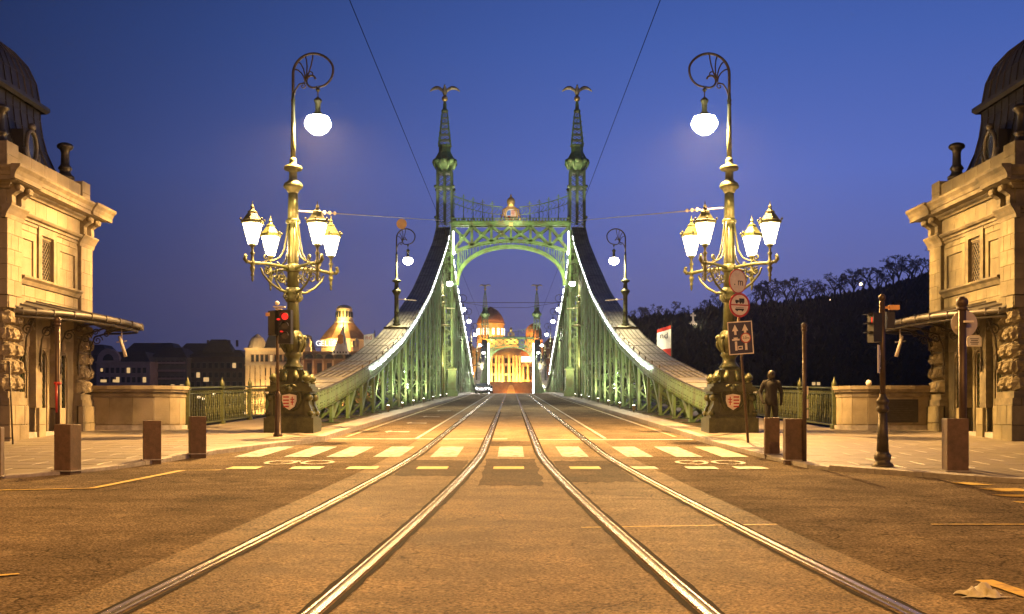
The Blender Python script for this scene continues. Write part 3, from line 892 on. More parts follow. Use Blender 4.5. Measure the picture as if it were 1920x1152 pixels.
    pp.bb(S * (X0 + .12), S * (X0 + .45), D0 + .45, D1 - .45, 7.46, 8.0)
    pp.bb(S * (X1 - .45), S * (X1 - .12), D0 + .45, D1 - .45, 7.46, 8.0)
    pp.bb(S * (X0 + .07), S * (X0 + .6), D0 + .07, 29.25, 7.45, 8.12)
    pp.bb(S * (X0 + .07), S * (X0 + .6), 33.6, D1 - .07, 7.45, 8.12)
    pp.build('parapet', tr, t)
    wall_blocks(t, S, 'side', 29.26, 33.58, 7.46, 8.02, .56, .85, X0 + .11, st, dep=.03, seed=20)
    wall_blocks(t, S, 'side', D0 + .07, 29.25, 7.46, 8.14, .34, .8, X0 + .06, st, dep=.02, seed=21)
    wall_blocks(t, S, 'side', 33.6, D1 - .07, 7.46, 8.14, .34, .7, X0 + .06, st, dep=.02, seed=22)
    wall_blocks(t, S, 'front', X0 + .07, 15.2, 7.46, 8.02, .56, .85, D0 + .11, st, dep=.03, seed=23)
    # chimney-like finials
    for (xf, yf) in ((X0 + .45, 33.35), (X0 + .45, 29.1)):
        fm = MB()
        fm.lathe([(.26, 0), (.26, .08), (.2, .12), (.15, .2), (.16, .26), (.2, .3), (.17, .36), (.125, .42), (.115, .75), (.14, .84), (.22, .9), (.235, .95), (.2, 1.01), (.1, 1.05)], 16, (S * xf, yf, 8.12))
        fm.build('finial', M['copper_dark'], t)
    # roof: square bell-cast dome, standing seams
    prof = [(.5, 7.9), (.62, 8.05), (.82, 8.4), (.98, 8.85), (1.07, 9.3), (1.12, 9.75), (1.12, 10.0)]
    prof2 = [(1.0, 10.0), (1.0, 10.1), (1.1, 10.14), (1.12, 10.3)]
    prof3 = [(1.13, 10.3), (1.2, 10.8), (1.37, 11.25), (1.66, 11.6), (2.0, 11.85), (2.45, 12.0), (2.8, 12.05)]
    XC, YC = S * (X0 + X1) / 2, (D0 + D1) / 2
    hx, hy = (X1 - X0) / 2, (D1 - D0) / 2
    def shell(pf, name, m):
        b = MB(); vs = []; 
        for (i, z) in pf:
            for (a, e) in ((-1, -1), (1, -1), (1, 1), (-1, 1)): vs.append((XC + a * (hx - i), YC + e * (hy - i), z))
        fs = []
        for r in range(len(pf) - 1):
            for k in range(4): fs.append((r * 4 + k, r * 4 + (k + 1) % 4, (r + 1) * 4 + (k + 1) % 4, (r + 1) * 4 + k))
        fs.append(tuple((len(pf) - 1) * 4 + k for k in range(4)))
        b.add(vs, fs); return b.build(name, m, t)
    rf = shell(prof, 'roof', M['copper_dark'])
    shell([(.98, 9.98), (.9, 10.06), (.9, 10.16), (1.05, 10.2), (1.13, 10.31)], 'roof_cornice', M['copper_dark'])
    shell(prof3, 'dome', M['copper_dark'])
    sm = MB()
    for pf in (prof, prof3):
        for r in range(len(pf) - 1):
            (i0, z0), (i1, z1) = pf[r], pf[r + 1]
            for k in range(-4, 5):
                for fa in range(4):
                    def pt(i, z):
                        u = k / 4.0 * (hx - i)
                        o = hx - i + .01
                        x, y = ((o * -S, u), (u, -o), (o * S, u), (u, o))[fa]
                        return (XC + x, YC + y, z)
                    sm.bar(pt(i0, z0), pt(i1, z1), .03, .03)
            if r % 1 == 0:
                o = hx - i1 + .012
                sm.bar((XC - o * S, YC - o, z1), (XC - o * S, YC + o, z1), .012, .02)
    sm.build('roof_seam', M['copper_dark'], rf, kind='stuff')
    # oculus dormer on the road side
    dm = MB(); xd = X0 + .62
    dm.bb(S * (xd + .02), S * (xd + .6), 30.95, 31.85, 8.05, 9.0)
    dm.build('dormer', M['copper_dark'], t)
    dr = MB(); n = 18
    prev = None
    pts = [(S * (xd - .02), 31.4 + .33 * math.cos(2 * PI * k / n), 8.62 + .42 * math.sin(2 * PI * k / n)) for k in range(n + 1)]
    dr.tube(pts, .055, 6, caps=False)
    dr.tube([(S * (xd - .01), 31.0, 8.06), (S * (xd - .04), 31.03, 8.3), (S * (xd - .01), 30.95, 8.5)], .06, 6)
    dr.tube([(S * (xd - .01), 31.8, 8.06), (S * (xd - .04), 31.77, 8.3), (S * (xd - .01), 31.85, 8.5)], .06, 6)
    dr.ball((S * (xd - .02), 31.4, 9.15), .11, 10, 6)
    dr.build('oculus_frame', M['zinc'], t)
    oc = MB(); oc.lathe([(.30, 0), (.30, .02)], 18, (0, 0, 0))
    vs = [(S * xd, 31.4 + .31 * math.cos(2 * PI * k / n), 8.62 + .40 * math.sin(2 * PI * k / n)) for k in range(n)]
    oc = MB(); oc.add(vs, [tuple(range(n))]); oc.build('oculus', M['glass'], t, fix=False)
    # rusticated lower corner piers
    for (a, b, q) in ((D0 - .02, 29.45, 0), (33.3, D1 + .02, 3)):
        wall_blocks(t, S, 'side', a, b, 1.9, 3.96, .41, .62, X0 + .1, ru, dep=.17, rough=True, gap=.03, seed=q)
        cr_ = MB(); cr_.bb(S * (X0 + .1), S * (X0 + .3), a + .02, b - .02, zb, 4.0)
        cr_.build('pier', tr, t)
        pl = MB()
        pl.bb(S * (X0 - .02), S * (X0 + .15), a, b + .02, 1.74, 1.9); pl.bb(S * (X0 - .07), S * (X0 + .15), a - .03, b + .04, 1.56, 1.738)
        pl.build('plinth_step', tr, t)
        wall_blocks(t, S, 'side', a - .08, b + .06, zb - .12, 1.555, .42, .55, X0 + .02, st, dep=.14, gap=.012, seed=q + 30)
    wall_blocks(t, S, 'front', X0 - .02, 15.4, 1.9, 3.96, .41, .8, D0 + .1, ru, dep=.17, rough=True, gap=.03, seed=2)
    wall_blocks(t, S, 'front', X0 - .12, 15.4, zb - .12, 1.555, .42, .8, D0 + .02, st, dep=.14, gap=.012, seed=33)
    pl = MB(); pl.bb(S * (X0 + .152), S * (X1), D0 - .02, D0 + .12, 1.741, 1.901); pl.bb(S * (X0 + .153), S * (X1), D0 - .08, D0 + .12, 1.561, 1.739)
    pl.build('plinth_step', tr, t)
    # door piers
    for (a, b) in ((30.15, 30.78), (31.45, 32.15)):
        pc = (a + b) / 2
        p1 = MB(); p1.bb(S * (X0 + .02), S * (X0 + .21), pc - .2, pc + .2, 1.5, 3.98); p1.build('door_pier', tr, t)
        wall_blocks(t, S, 'side', pc - .22, pc + .22, zb - .1, 1.5, .4, .5, X0 + .02, st, dep=.10, seed=int(pc))
    wall_blocks(t, S, 'side', 29.45, 33.3, 3.1, 3.98, .3, .6, X0 + .2, st, dep=.02, seed=44)
    stp = MB(); stp.bb(S * (X0 - .02), S * (X0 + .4), 29.5, 33.25, zb - .1, zb + .16); stp.build('threshold', M['kerb'], t)
    # canopy
    gut = [(12.5, 28.85), (12.3, 29.05), (11.95, 29.45), (11.5, 30.1), (11.2, 30.9), (11.06, 31.9), (11.02, 33.2), (11.08, 34.5), (11.3, 35.2), (11.8, 35.65), (12.5, 35.8)]
    zg = 3.94
    cn = MB()
    for i in range(len(gut) - 1):
        (xa_, ya), (xb, yb) = gut[i], gut[i + 1]
        def wp(y): return (S * (X0 + .02), min(max(y * .0 + (y - 28.85) / 6.95 * 5.6 + 28.6, 28.6), 34.28), 4.27 - .24 * (1 - min(1, max(0, (y - 28.85) / 1.6))))
        a, b = (S * xa_, ya, zg + .04), (S * xb, yb, zg + .04)
        cn.add([a, b, wp(yb), wp(ya)], [(0, 1, 2, 3)])
        cn.add([(a[0], a[1], zg - .04), (b[0], b[1], zg - .04), (wp(yb)[0], wp(yb)[1], zg + .05), (wp(ya)[0], wp(ya)[1], zg + .05)], [(3, 2, 1, 0)])
    cpy = cn.build('canopy', M['zinc'], t, fix=False)
    gt = MB()
    gt.tube([(S * x, y, zg) for (x, y) in gut], .07, 8)
    gt.build('gutter', M['zinc'], cpy)
    g2 = MB(); g2.tube([(S * (x + .12), y, zg - .13) for (x, y) in gut], .035, 6); g2.build('canopy_rim', M['zinc'], cpy)
    sm = MB()
    for i in range(0, len(gut)):
        (x, y) = gut[i]
        w_ = (S * (X0 + .02), min((y - 28.85) / 6.95 * 5.6 + 28.6, 34.28), 4.29 - .24 * (1 - min(1, max(0, (y - 28.85) / 1.6))))
        sm.bar((S * x, y, zg + .07), w_, .03, .035)
    for q in range(14):
        f_ = q / 13 * (len(gut) - 1.001); i = int(f_); u = f_ - i
        x = gut[i][0] * (1 - u) + gut[i + 1][0] * u; y = gut[i][1] * (1 - u) + gut[i + 1][1] * u
        sm.box((S * x, y, zg), (.165, .03, .165))
    sm.build('canopy_seam', M['zinc'], cpy)
    # scroll brackets under the canopy
    for yc in (29.5, 30.46, 31.8, 33.1, 34.0):
        sc = MB(); x0 = X0 - .0
        out = max(.35, X0 - (11.05 if yc > 31.5 else 11.4 if yc > 30 else 12.0)) * .9
        sc.tube([(S * x0, yc, 2.7), (S * (x0 - .05), yc, 3.3), (S * (x0 - .18), yc, 3.6), (S * (x0 - out * .6), yc, 3.78), (S * (x0 - out), yc, 3.84)], .025, 6)
        for (cxx, czz, r0) in ((.2, 3.5, .16), (.42, 3.68, .1)):
            pts = []
            for k in range(20):
                an = k * .55; r_ = r0 * (1 - k / 22)
                pts.append((S * (x0 - cxx * out - r_ * math.cos(an)), yc, czz + r_ * math.sin(an)))
            sc.tube(pts, .018, 5)
        sc.lathe([(.01, -.22), (.035, -.15), (.02, -.08), (.05, 0), (.02, .08), (.01, .2)], 8, (S * (x0 - .03), yc, 2.65))
        sc.build('canopy_bracket', M['iron'], t)
    return t
tl = toll_house(-1, 'golden lit stone toll house behind the square bollard with the tall thin post')
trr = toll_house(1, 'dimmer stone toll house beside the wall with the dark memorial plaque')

# spotlights hanging from the canopies
for S, dx in ((-1, 0), (1, 0)):
    x, y = S * 11.35, 33.6
    s = thing('spotlight', 'white tube spotlight hanging under the canopy of the ' + ('brightly lit toll house' if S < 0 else 'dimmer toll house'), 'spotlight', (x, y, 3.8))
    b = MB(); b.tube([(x, y, 3.85), (x, y, 3.45)], .02, 6); b.bar((x - .15, y, 3.42), (x + .15, y, 3.46), .03, .03); b.build('bracket', M['sign_back'], s)
    b = MB(); b.tube([(x - .06 * -S, y, 3.6), (x + .12 * -S, y, 3.0)], [.05, .055], 8); b.build('tube_body', M['sign_back'], s)

# low curved walls joining the toll houses to the railings
def low_wall(S, label):
    t = thing('parapet_wall', label, 'stone wall', (S * 11.2, 34.6, .72))
    x_in = 9.98 if S < 0 else 9.95
    # plan: from house corner, slightly bowed, rounded free end
    line = [(12.5, 34.25), (11.9, 34.15), (11.2, 34.12), (10.6, 34.2), (10.2, 34.42), (10.0, 34.75), (9.95, 35.2)]
    back = [(10.35, 35.25), (10.5, 35.0), (11.0, 34.85), (11.9, 34.8), (12.5, 34.85)]
    poly = [(S * x, y) for (x, y) in line + back]
    def grow(e, z0, z1, name, m):
        cxy = Vector((S * 11.3, 34.6))
        pl = []
        for i, (x, y) in enumerate(poly):
            a = Vector(poly[i - 1]); b = Vector(poly[(i + 1) % len(poly)])
            tt = (b - a).normalized(); nn = Vector((tt.y, -tt.x)) * (1 if S < 0 else -1)
            if (Vector((x, y)) + nn * .05 - cxy).length < (Vector((x, y)) - cxy).length: nn = -nn
            pl.append((x + nn.x * e, y + nn.y * e))
        b = MB(); b.prism(pl, 'z', z0, z1); return b.build(name, m, t)
    z0 = .6
    grow(.0, .98, 1.98, 'wall_core', M['stone_trim'])
    grow(.09, z0, .99, 'plinth', M['kerb'])
    grow(.04, 1.84, 1.93, 'string', M['stone_trim'])
    grow(.10, 1.98, 2.06, 'coping_lower', M['stone_trim'])
    grow(.15, 2.06, 2.17, 'coping', M['stone'])
    # facing slabs
    for i in range(len(line) - 1):
        a = Vector((S * line[i][0], line[i][1], 0)); b = Vector((S * line[i + 1][0], line[i + 1][1], 0))
        dv = b - a; L = dv.length; ang = math.atan2(dv.y, dv.x) + (0 if S < 0 else PI)
        me = block_mesh(L - .006, .80, .018, False, 0, M['stone'])
        inst('facing_stone', me, t, ((a.x + b.x) / 2, (a.y + b.y) / 2, 1.42), (0, 0, ang))
    return t
lw = low_wall(-1, 'low curved stone wall between the golden toll house and the railing')
rw = low_wall(1, 'low curved stone wall carrying a dark memorial plaque')
b = MB(); b.box((11.55, 34.08, 1.42), (.98, .04, .68)); pq = b.build('plaque', M['black'], rw, label='dark engraved memorial plaque')
for i in range(9):
    b = MB(); b.box((11.55, 34.056, 1.69 - i * .065), ((.62, .8, .7, .4, .76, .5, .66, .3, .5)[i], .006, .018)); b.build('engraved_line', M['iron'], pq)
b = MB(); b.ball((10.65, 34.3, 2.25), .09, 12, 8); tag(b.build('ball_lamp', M['cream']), 'small white ball on the coping of the plaque wall', 'ball')

# ------------------------------------------------------------ granite bollards
def bollard(px, py, w, h, rz, label, d=None, dz=0):
    d = (1.4 - (-.2 + .06 - .14) ) / (.0333 + (py - HZ) / FPX) if d is None else d
    x = XX(px, d); z = ZS(d) if d < 33 else G(d)
    t = thing('bollard', label, 'bollard', (x, d, z), 'square stone bollards along the kerb', rz)
    m = MB(); m.box((x, d, z + h / 2 - .05), (w, w, h + .1), 0)
    bm_o = m.build('block', M['corten'], t)
    bv = bm_o.modifiers.new('bevel', 'BEVEL'); bv.width = .012; bv.segments = 2
    s = MB(); s.box((x, d, z + .004), (w + .07, w + .07, .02)); s.build('base_plate', M['kerb'], t)
    return t
bollard(285, 862, .33, .76, R(20), 'square reddish bollard in front of the low wall, lone middle one of the bright side')
bollard(370, 851, .32, .78, R(24), 'square reddish bollard in front of the green railing nearest the zebra crossing')
bollard(127, 883, .32, .80, R(-14), 'dark square bollard directly behind the tall thin brown post')
bollard(-16, 893, .34, .80, R(15), 'square bollard cut off by the picture edge before the golden toll house')
bollard(1447, 852, .30, .76, R(-8), 'square bollard behind another one beside the leaning sign pole')
bollard(1487, 863, .34, .80, R(-5), 'square reddish bollard next to the thin pole without a sign')
bollard(1791, 883, .36, .90, R(-6), 'square speckled bollard beside the post with the round sign seen from behind')

# ------------------------------------------------------------ candelabra
LZ = .01527
def hh(y): return (806 - y) * LZ
def spiral(cx_, cz_, r0, r1, a0, a1, n=24):
    return [(cx_ + (r0 + (r1 - r0) * k / n) * math.cos(a0 + (a1 - a0) * k / n), 0, cz_ + (r0 + (r1 - r0) * k / n) * math.sin(a0 + (a1 - a0) * k / n)) for k in range(n + 1)]
def crook(mbx, x0, z0, R0, rt, ring_r):
    """lamp crook: pole top at (x0,z0); curls towards +x; returns hang point"""
    ccx, ccz = x0 + R0, z0
    pts = [(x0, 0, z0 - R0 * 1.5), (x0, 0, z0 - R0 * .4)]
    n = 30
    a0, a1 = PI, -PI * .40
    for k in range(n + 1):
        a = a0 + (a1 - a0) * k / n
        rr_ = R0 * (1.0 - .36 * max(0, (k / n - .62) / .38))
        pts.append((ccx + rr_ * math.cos(a), 0, ccz + rr_ * math.sin(a)))
    mbx.tube(pts, [rt * (1.05 - .35 * k / len(pts)) for k in range(len(pts))], 7)
    # inner curl
    p = spiral(ccx - .06 * R0, ccz - .28 * R0, .40 * R0, .14 * R0, -PI * .30, -PI * 1.9, 24)
    mbx.tube(p, rt * .75, 6)
    hub = (ccx - .42 * R0, 0, ccz - .38 * R0)
    for a in (R(165), R(140), R(115), R(92)):
        e = (ccx + R0 * math.cos(a), 0, ccz + R0 * math.sin(a))
        mid = ((hub[0] + e[0]) / 2 + .10 * R0, 0, (hub[2] + e[2]) / 2 + .12 * R0)
        mbx.tube([hub, ((hub[0] + mid[0]) / 2 + .03 * R0, 0, (hub[2] + mid[2]) / 2 + .03 * R0), mid, ((e[0] + mid[0]) / 2 + .02 * R0, 0, (e[2] + mid[2]) / 2 + .04 * R0), e], rt * .5, 5)
    mbx.tube([(x0 + .02, 0, z0 - R0 * 1.05), (x0 + .12 * R0, 0, z0 - .75 * R0), (x0 + .3 * R0, 0, z0 - .48 * R0), (hub[0], 0, hub[2] - .02)], rt * .6, 6)
    mbx.tube(spiral(hub[0] - .1 * R0, hub[2] - .2 * R0, .14 * R0, .04 * R0, PI * .4, -PI * 1.5, 14), rt * .45, 5)
    mbx.tube(spiral(hub[0] + .28 * R0, hub[2] + .38 * R0, .16 * R0, .04 * R0, PI * 1.2, -PI * .8, 14), rt * .45, 5)
    a = -PI * .40
    return (ccx + .64 * R0 * math.cos(a), ccz + .64 * R0 * math.sin(a))
def hang_lamp(t, x, z, s, gl, power, col=WARM, y=0):
    q = gl or 1.0
    """fixture hanging at x,z (top); s scale"""
    f = MB(); f.lathe([(.02 * s, 0), (.05 * s, -.03 * s), (.09 * s, -.08 * s), (.05 * s, -.14 * s), (.02 * s, -.18 * s), (.02 * s, -.34 * s), (.10 * s, -.40 * s), (.15 * s, -.46 * s), (.14 * s, -.52 * s), (.10 * s, -.6 * s), (.095 * s, -.86 * s), (.19 * s, -.98 * s), (.26 * s, -1.02 * s), (.24 * s, -1.03 * s)], 14, (x, y, z))
    fo = f.build('lamp_hood', M['green_lamp'], t)
    g = MB(); g.lathe([(.20 * s, -1.03 * s), (.25 * s * q, -1.08 * s), (.31 * s * q, -1.04 * s - .16 * s * q), (.30 * s * q, -1.04 * s - .25 * s * q), (.22 * s * q, -1.04 * s - .36 * s * q), (.11 * s * q, -1.04 * s - .43 * s * q), (.01, -1.04 * s - .45 * s * q)], 16, (x, y, z))
    go = g.build('globe', M['e_globe'], t)
    light('lamp_light', (x, y, z - 1.2 * s), power, col, .12 * s, t, spot=158, aim=(x, y + 1e-4, z - 5), blend=.35)

def lantern_parts(t, x, y, z, power):
    """z at the arm level, lantern above"""
    st_ = MB()
    st_.lathe([(.015, -.52), (.035, -.46), (.03, -.38), (.055, -.34), (.03, -.29), (.06, -.2), (.075, -.13), (.04, -.08), (.08, -.03), (.08, .04), (.045, .08), (.04, .22), (.07, .27), (.035, .32), (.035, .42), (.09, .48), (.10, .53)], 10, (x, y, z))
    so = st_.build('lantern', M['green_lamp'], t)
    g = MB(); g.lathe([(.13, .53), (.275, 1.08)], 6, (x, y, z), smooth=False)
    g.build('lantern_glass', M['e_lamp'], so)
    c = MB()
    c.lathe([(.30, 1.08), (.33, 1.10), (.33, 1.17), (.27, 1.19), (.17, 1.33), (.13, 1.38), (.14, 1.42), (.07, 1.47), (.04, 1.52), (.06, 1.56), (.02, 1.62), (.008, 1.72)], 6, (x, y, z), smooth=False)
    for k in range(6):
        a = 2 * PI * (k + .5) / 6
        c.ball((x + .34 * math.cos(a), y + .34 * math.sin(a), z + 1.2), .035, 6, 4)
        c.bar((x + .135 * math.cos(a), y + .135 * math.sin(a), z + .53), (x + .285 * math.cos(a), y + .285 * math.sin(a), z + 1.08), .016, .016)
    c.build('lantern_cap', M['green_lamp'], so)
    light('lantern_light', (x, y, z + .8), power, WARM, .12, t)

def candelabrum():
    t = thing('candelabrum', 'x', 'lamp post', (0, 0, 0), 'ornate five-lamp candelabra at the bridge head')
    gl = M['green_lamp']
    # pedestal
    p = MB()
    p.box((0, 0, .20), (1.40, 1.40, .44)); p.box((0, 0, .44), (1.28, 1.28, .06))
    pe = p.build('pedestal', gl, t)
    p = MB()
    p.prism([(-.60, .47), (.60, .47), (.62, .56), (.55, .62), (.55, .70), (.50, .78), (.46, 1.0), (.46, 1.12), (-.46, 1.12), (-.46, 1.0), (-.50, .78), (-.55, .70), (-.55, .62), (-.62, .56)], 'y', -.5, .5)
    p.bb(-.38, .38, -.53, .53, .56, 1.10)
    p.build('pedestal_body', gl, t)
    for sx in (-1, 1):
        for sy in (-1, 1):
            s = MB()
            # big corner scroll consoles
            s.prism([(sx * .44, .47), (sx * .66, .47), (sx * .64, .62), (sx * .56, .8), (sx * .55, .95), (sx * .60, 1.04), (sx * .5, 1.1), (sx * .44, 1.1)], 'y', sy * .36, sy * .60)
            s.tube([(sx * .53, sy * .34, 1.0), (sx * .53, sy * .63, 1.0)], .11, 10)
            s.tube([(sx * .60, sy * .34, .55), (sx * .60, sy * .62, .55)], .08, 10)
            s.build('scroll', gl, t)
    c = MB()
    c.box((0, 0, 1.145), (1.16, 1.16, .06)); c.box((0, 0, 1.21), (1.34, 1.34, .08)); c.box((0, 0, 1.28), (1.24, 1.24, .06)); c.box((0, 0, 1.35), (1.10, 1.10, .08)); c.box((0, 0, 1.42), (.9, .9, .06))
    c.build('cornice', gl, t)
    for sx in (-1, 1):
        for sy in (-1, 1):
            f = MB(); f.lathe([(.07, 0), (.12, .03), (.05, .06), (.11, .10), (.13, .16), (.11, .22), (.05, .28), (.01, .31)], 10, (sx * .46, sy * .46, 1.39)); f.build('acorn_finial', gl, t)
    # shield with crown on front and back
    for sy in (-1, 1):
        yy = sy * .56
        sh = MB()
        out = [(-.20, 1.06), (0, 1.10), (.20, 1.06), (.205, .90), (.15, .74), (0, .64), (-.15, .74), (-.205, .90)]
        sh.prism([(a * 1.18, (b - .87) * 1.15 + .87) for a, b in out], 'y', yy - sy * .04, yy)
        for sx in (-1, 1):
            sh.tube([(sx * .1, yy, 1.16), (sx * .25, yy + sy * .02, 1.2), (sx * .33, yy, 1.08), (sx * .3, yy, .9), (sx * .22, yy, .72), (sx * .1, yy, .62)], [.03, .045, .05, .05, .045, .02], 6)
            sh.tube([(sx * .05, yy + sy * .02, 1.36), (sx * .16, yy + sy * .03, 1.32), (sx * .22, yy, 1.2)], [.03, .05, .03], 6)
        so = sh.build('shield', gl, t)
        w = MB(); w.prism(out, 'y', yy, yy + sy * .02); w.build('shield_field', M['cream'], so)
        rs = MB()
        for k in range(4): rs.bb(-.17, -.01, yy + sy * .02, yy + sy * .027, .99 - k * .09, 1.03 - k * .09)
        rs.bb(.07, .10, yy + sy * .02, yy + sy * .027, .78, 1.02); rs.bb(.03, .145, yy + sy * .021, yy + sy * .029, .93, .96); rs.bb(.04, .13, yy + sy * .021, yy + sy * .029, .85, .88)
        rs.build('shield_charge', M['red_sign'], so)
        cw_ = MB(); cw_.lathe([(.10, 0), (.11, .04), (.13, .09), (.09, .15), (.03, .18), (.02, .23)], 10, (0, yy + sy * .02, 1.14)); cw_.build('crown', gl, so)
    # lower drum and baluster base
    b = MB()
    b.box((0, 0, 1.60), (.62, .62, .30)); b.box((0, 0, 1.77), (.70, .70, .05)); b.box((0, 0, 1.84), (.52, .52, .10), 0, .8)
    for k in range(8):
        a = PI / 8 + k * PI / 4
        b.tube([(.50 * math.cos(a), .50 * math.sin(a), 1.46), (.42 * math.cos(a), .42 * math.sin(a), 1.62), (.35 * math.cos(a), .35 * math.sin(a), 1.76)], [.09, .08, .04], 6)
    b.build('drum', gl, t)
    b = MB()
    b.lathe([(.30, 1.86), (.26, 1.92), (.20, 2.0), (.18, 2.1), (.20, 2.16), (.26, 2.22), (.22, 2.28), (.24, 2.34), (.32, 2.5), (.35, 2.64), (.33, 2.74), (.27, 2.82), (.24, 2.88), (.20, 2.92)], 16)
    for k in range(8):
        a = k * PI / 4
        b.ball((.32 * math.cos(a), .32 * math.sin(a), 2.72), .085, 8, 5)
        b.tube([(.33 * math.cos(a), .33 * math.sin(a), 2.7), (.34 * math.cos(a), .34 * math.sin(a), 2.5), (.24 * math.cos(a), .24 * math.sin(a), 2.3)], [.05, .045, .02], 6)
    b.build('vase', gl, t)
    b = MB()
    b.lathe([(.19, 2.9), (.165, 3.7), (.17, 3.76)], 24, flute=.10)
    b.lathe([(.19, 3.74), (.23, 3.80), (.25, 3.86), (.22, 3.92), (.24, 3.98), (.255, 4.06), (.21, 4.12), (.18, 4.16)], 20)
    b.lathe([(.17, 4.14), (.15, 6.0)], 24, flute=.10)
    b.lathe([(.16, 4.60), (.22, 4.64), (.22, 4.80), (.16, 4.84)], 16)
    b.lathe([(.16, 5.98), (.2, 6.02), (.21, 6.10), (.16, 6.14)], 16)
    b.lathe([(.155, 6.12), (.135, 6.9)], 24, flute=.10)
    b.lathe([(.14, 6.88), (.17, 6.92), (.19, 6.97), (.27, 7.03), (.28, 7.08), (.25, 7.16), (.16, 7.22), (.12, 7.28), (.115, 7.48), (.13, 7.50), (.25, 7.54), (.27, 7.60), (.24, 7.66), (.12, 7.70), (.1, 7.78), (.11, 7.82), (.075, 7.9)], 18)
    b.lathe([(.075, 7.88), (.065, 8.9), (.052, 9.4), (.07, 9.43), (.05, 9.47), (.07, 9.55), (.05, 9.6), (.045, 9.75)], 12)
    b.build('shaft', gl, t)
    # arms
    za = 4.72
    for (ax, ay) in ((-.9, -1.2), (.9, -1.2), (-.9, 1.2), (.9, 1.2)):
        L = math.hypot(ax, ay); ux, uy = ax / L, ay / L
        a = MB()
        def q(r, z): return (ux * r, uy * r, z)
        a.tube([q(.15, za), q(.6, za + .02), q(1.0, za + .03), q(L, za), q(L + .2, za + .02)], [.055, .045, .045, .05, .04], 8)
        a.tube([q(L + .18, za + .0), q(L + .27, za + .08), q(L + .24, za + .2), q(L + .18, za + .17)], [.05, .06, .045, .02], 7)
        a.tube([q(.2, 4.02), q(.5, 4.05), q(.85, 4.22), q(1.12, 4.45), q(1.2, 4.62)], [.045, .035, .035, .03, .03], 7)
        a.tube([q(.3, 4.0), q(.36, 3.88), q(.28, 3.80), q(.22, 3.86), q(.26, 3.93)], .028, 6)
        for (rc, zc, r0, s0) in ((.75, 4.52, .19, 0.3), (.45, 4.40, .16, 2.5), (1.0, 4.55, .12, 1.0)):
            pts = []
            for k in range(20):
                an = s0 + k * .5; rr_ = r0 * (1 - k / 22)
                pts.append(q(rc + rr_ * math.cos(an), zc + rr_ * math.sin(an)))
            a.tube(pts, .022, 5)
        a.tube([q(.18, 6.05), q(.26, 5.6), q(.34, 5.2), q(.5, 4.98), q(.75, 4.86), q(1.0, 4.84)], [.03, .025, .028, .025, .025, .02], 6)
        pts = []
        for k in range(18):
            an = -1.2 - k * .5; rr_ = .12 * (1 - k / 20)
            pts.append(q(1.02 + rr_ * math.cos(an), 4.92 + rr_ * math.sin(an)))
        a.tube(pts, .022, 5)
        a.build('arm', gl, t)
        lantern_parts(t, ax, ay, za, 600)
    c = MB()
    hp = crook(c, 0, 10.30, .595, .042, 0)
    c.build('crook', M['iron'], t)
    hang_lamp(t, hp[0], hp[1] - .02, 1.12 * .70, 1.55, 23000, (1, .58, .19))
    return t
cand = candelabrum()
cand2 = copy_tree(cand)
cx_ = XX(547, 33.1); cand.location = (cx_ + .03, 33.15, G(33.1) + .13); cand.rotation_euler = (0, 0, 0)
cand['label'] = 'ornate green candelabrum of five lamps standing behind the red traffic light'
cand2.location = (XX(1368, 33.1), 33.15, G(33.1) + .13); cand2.rotation_euler = (0, 0, PI)
cand2['label'] = 'ornate green candelabrum of five lamps standing behind the leaning signs'

# ------------------------------------------------------------ the bridge
bridge = thing('truss_bridge', 'green riveted truss bridge with two portals and sweeping chords', 'bridge', (0, 33, G(33)))
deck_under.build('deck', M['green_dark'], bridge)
CH = [(34, 1.95), (38, 2.25), (43, 2.75), (52, 3.8), (62.4, 5.4), (71.5, 7.2), (82, 9.6), (85.4, 10.45), (98, 14.2), (104, 16.1), (108, 17.4), (112.4, 19.4)]
CM = [(112.4, 19.4), (117, 17.9), (123, 16.2), (132, 14.6), (142, 13), (155, 11.2), (166, 9.6), (176, 7.7), (188, 6.3), (200, 5.9)]
def interp(tab, x):
    if x <= tab[0][0]: return tab[0][1]
    for (a, b), (c, d_) in zip(tab[:-1], tab[1:]):
        if x <= c: 
            return b + (d_ - b) * (x - a) / (c - a)
    return tab[-1][1]
def CZ(d):
    if d > 200: d = 400 - d
    return interp(CH, d) if d <= 112.4 else interp(CM, d)
XI, XO = 5.95, 7.25
def lattice_member(p0, p1, wx, wy, m, name, parent, lace=.45, mb_in=None):
    """member whose faces lie in the plane of the truss; two channels laced together. wx = width across the bridge"""
    b = mb_in or MB()
    p0 = Vector(p0); p1 = Vector(p1); ax = (p1 - p0); L = ax.length; ax.normalize()
    ex = Vector((1, 0, 0)); ey = ax.cross(ex).normalized()
    for s in (-1, 1):
        b.bar(p0 + ex * (s * wx / 2), p1 + ex * (s * wx / 2), .035, wy, up=ey)
        for q in (-1, 1):
            b.bar(p0 + ex * (s * (wx / 2 - .04)) + ey * (q * wy / 2), p1 + ex * (s * (wx / 2 - .04)) + ey * (q * wy / 2), .10, .014, up=ey)
    n = max(2, int(L / lace)); 
    for k in range(n):
        a0 = p0 + ax * (L * k / n); a1 = p0 + ax * (L * (k + 1) / n)
        s = 1 if k % 2 else -1
        for q in (-1, 1):
            b.bar(a0 + ex * (s * (wx / 2 - .05)) + ey * (q * (wy / 2 + .01)), a1 - ex * (s * (wx / 2 - .05)) + ey * (q * (wy / 2 + .01)), .06, .012, up=ey)
    if mb_in is None: return b.build(name, m, parent, fix=False)
    return b

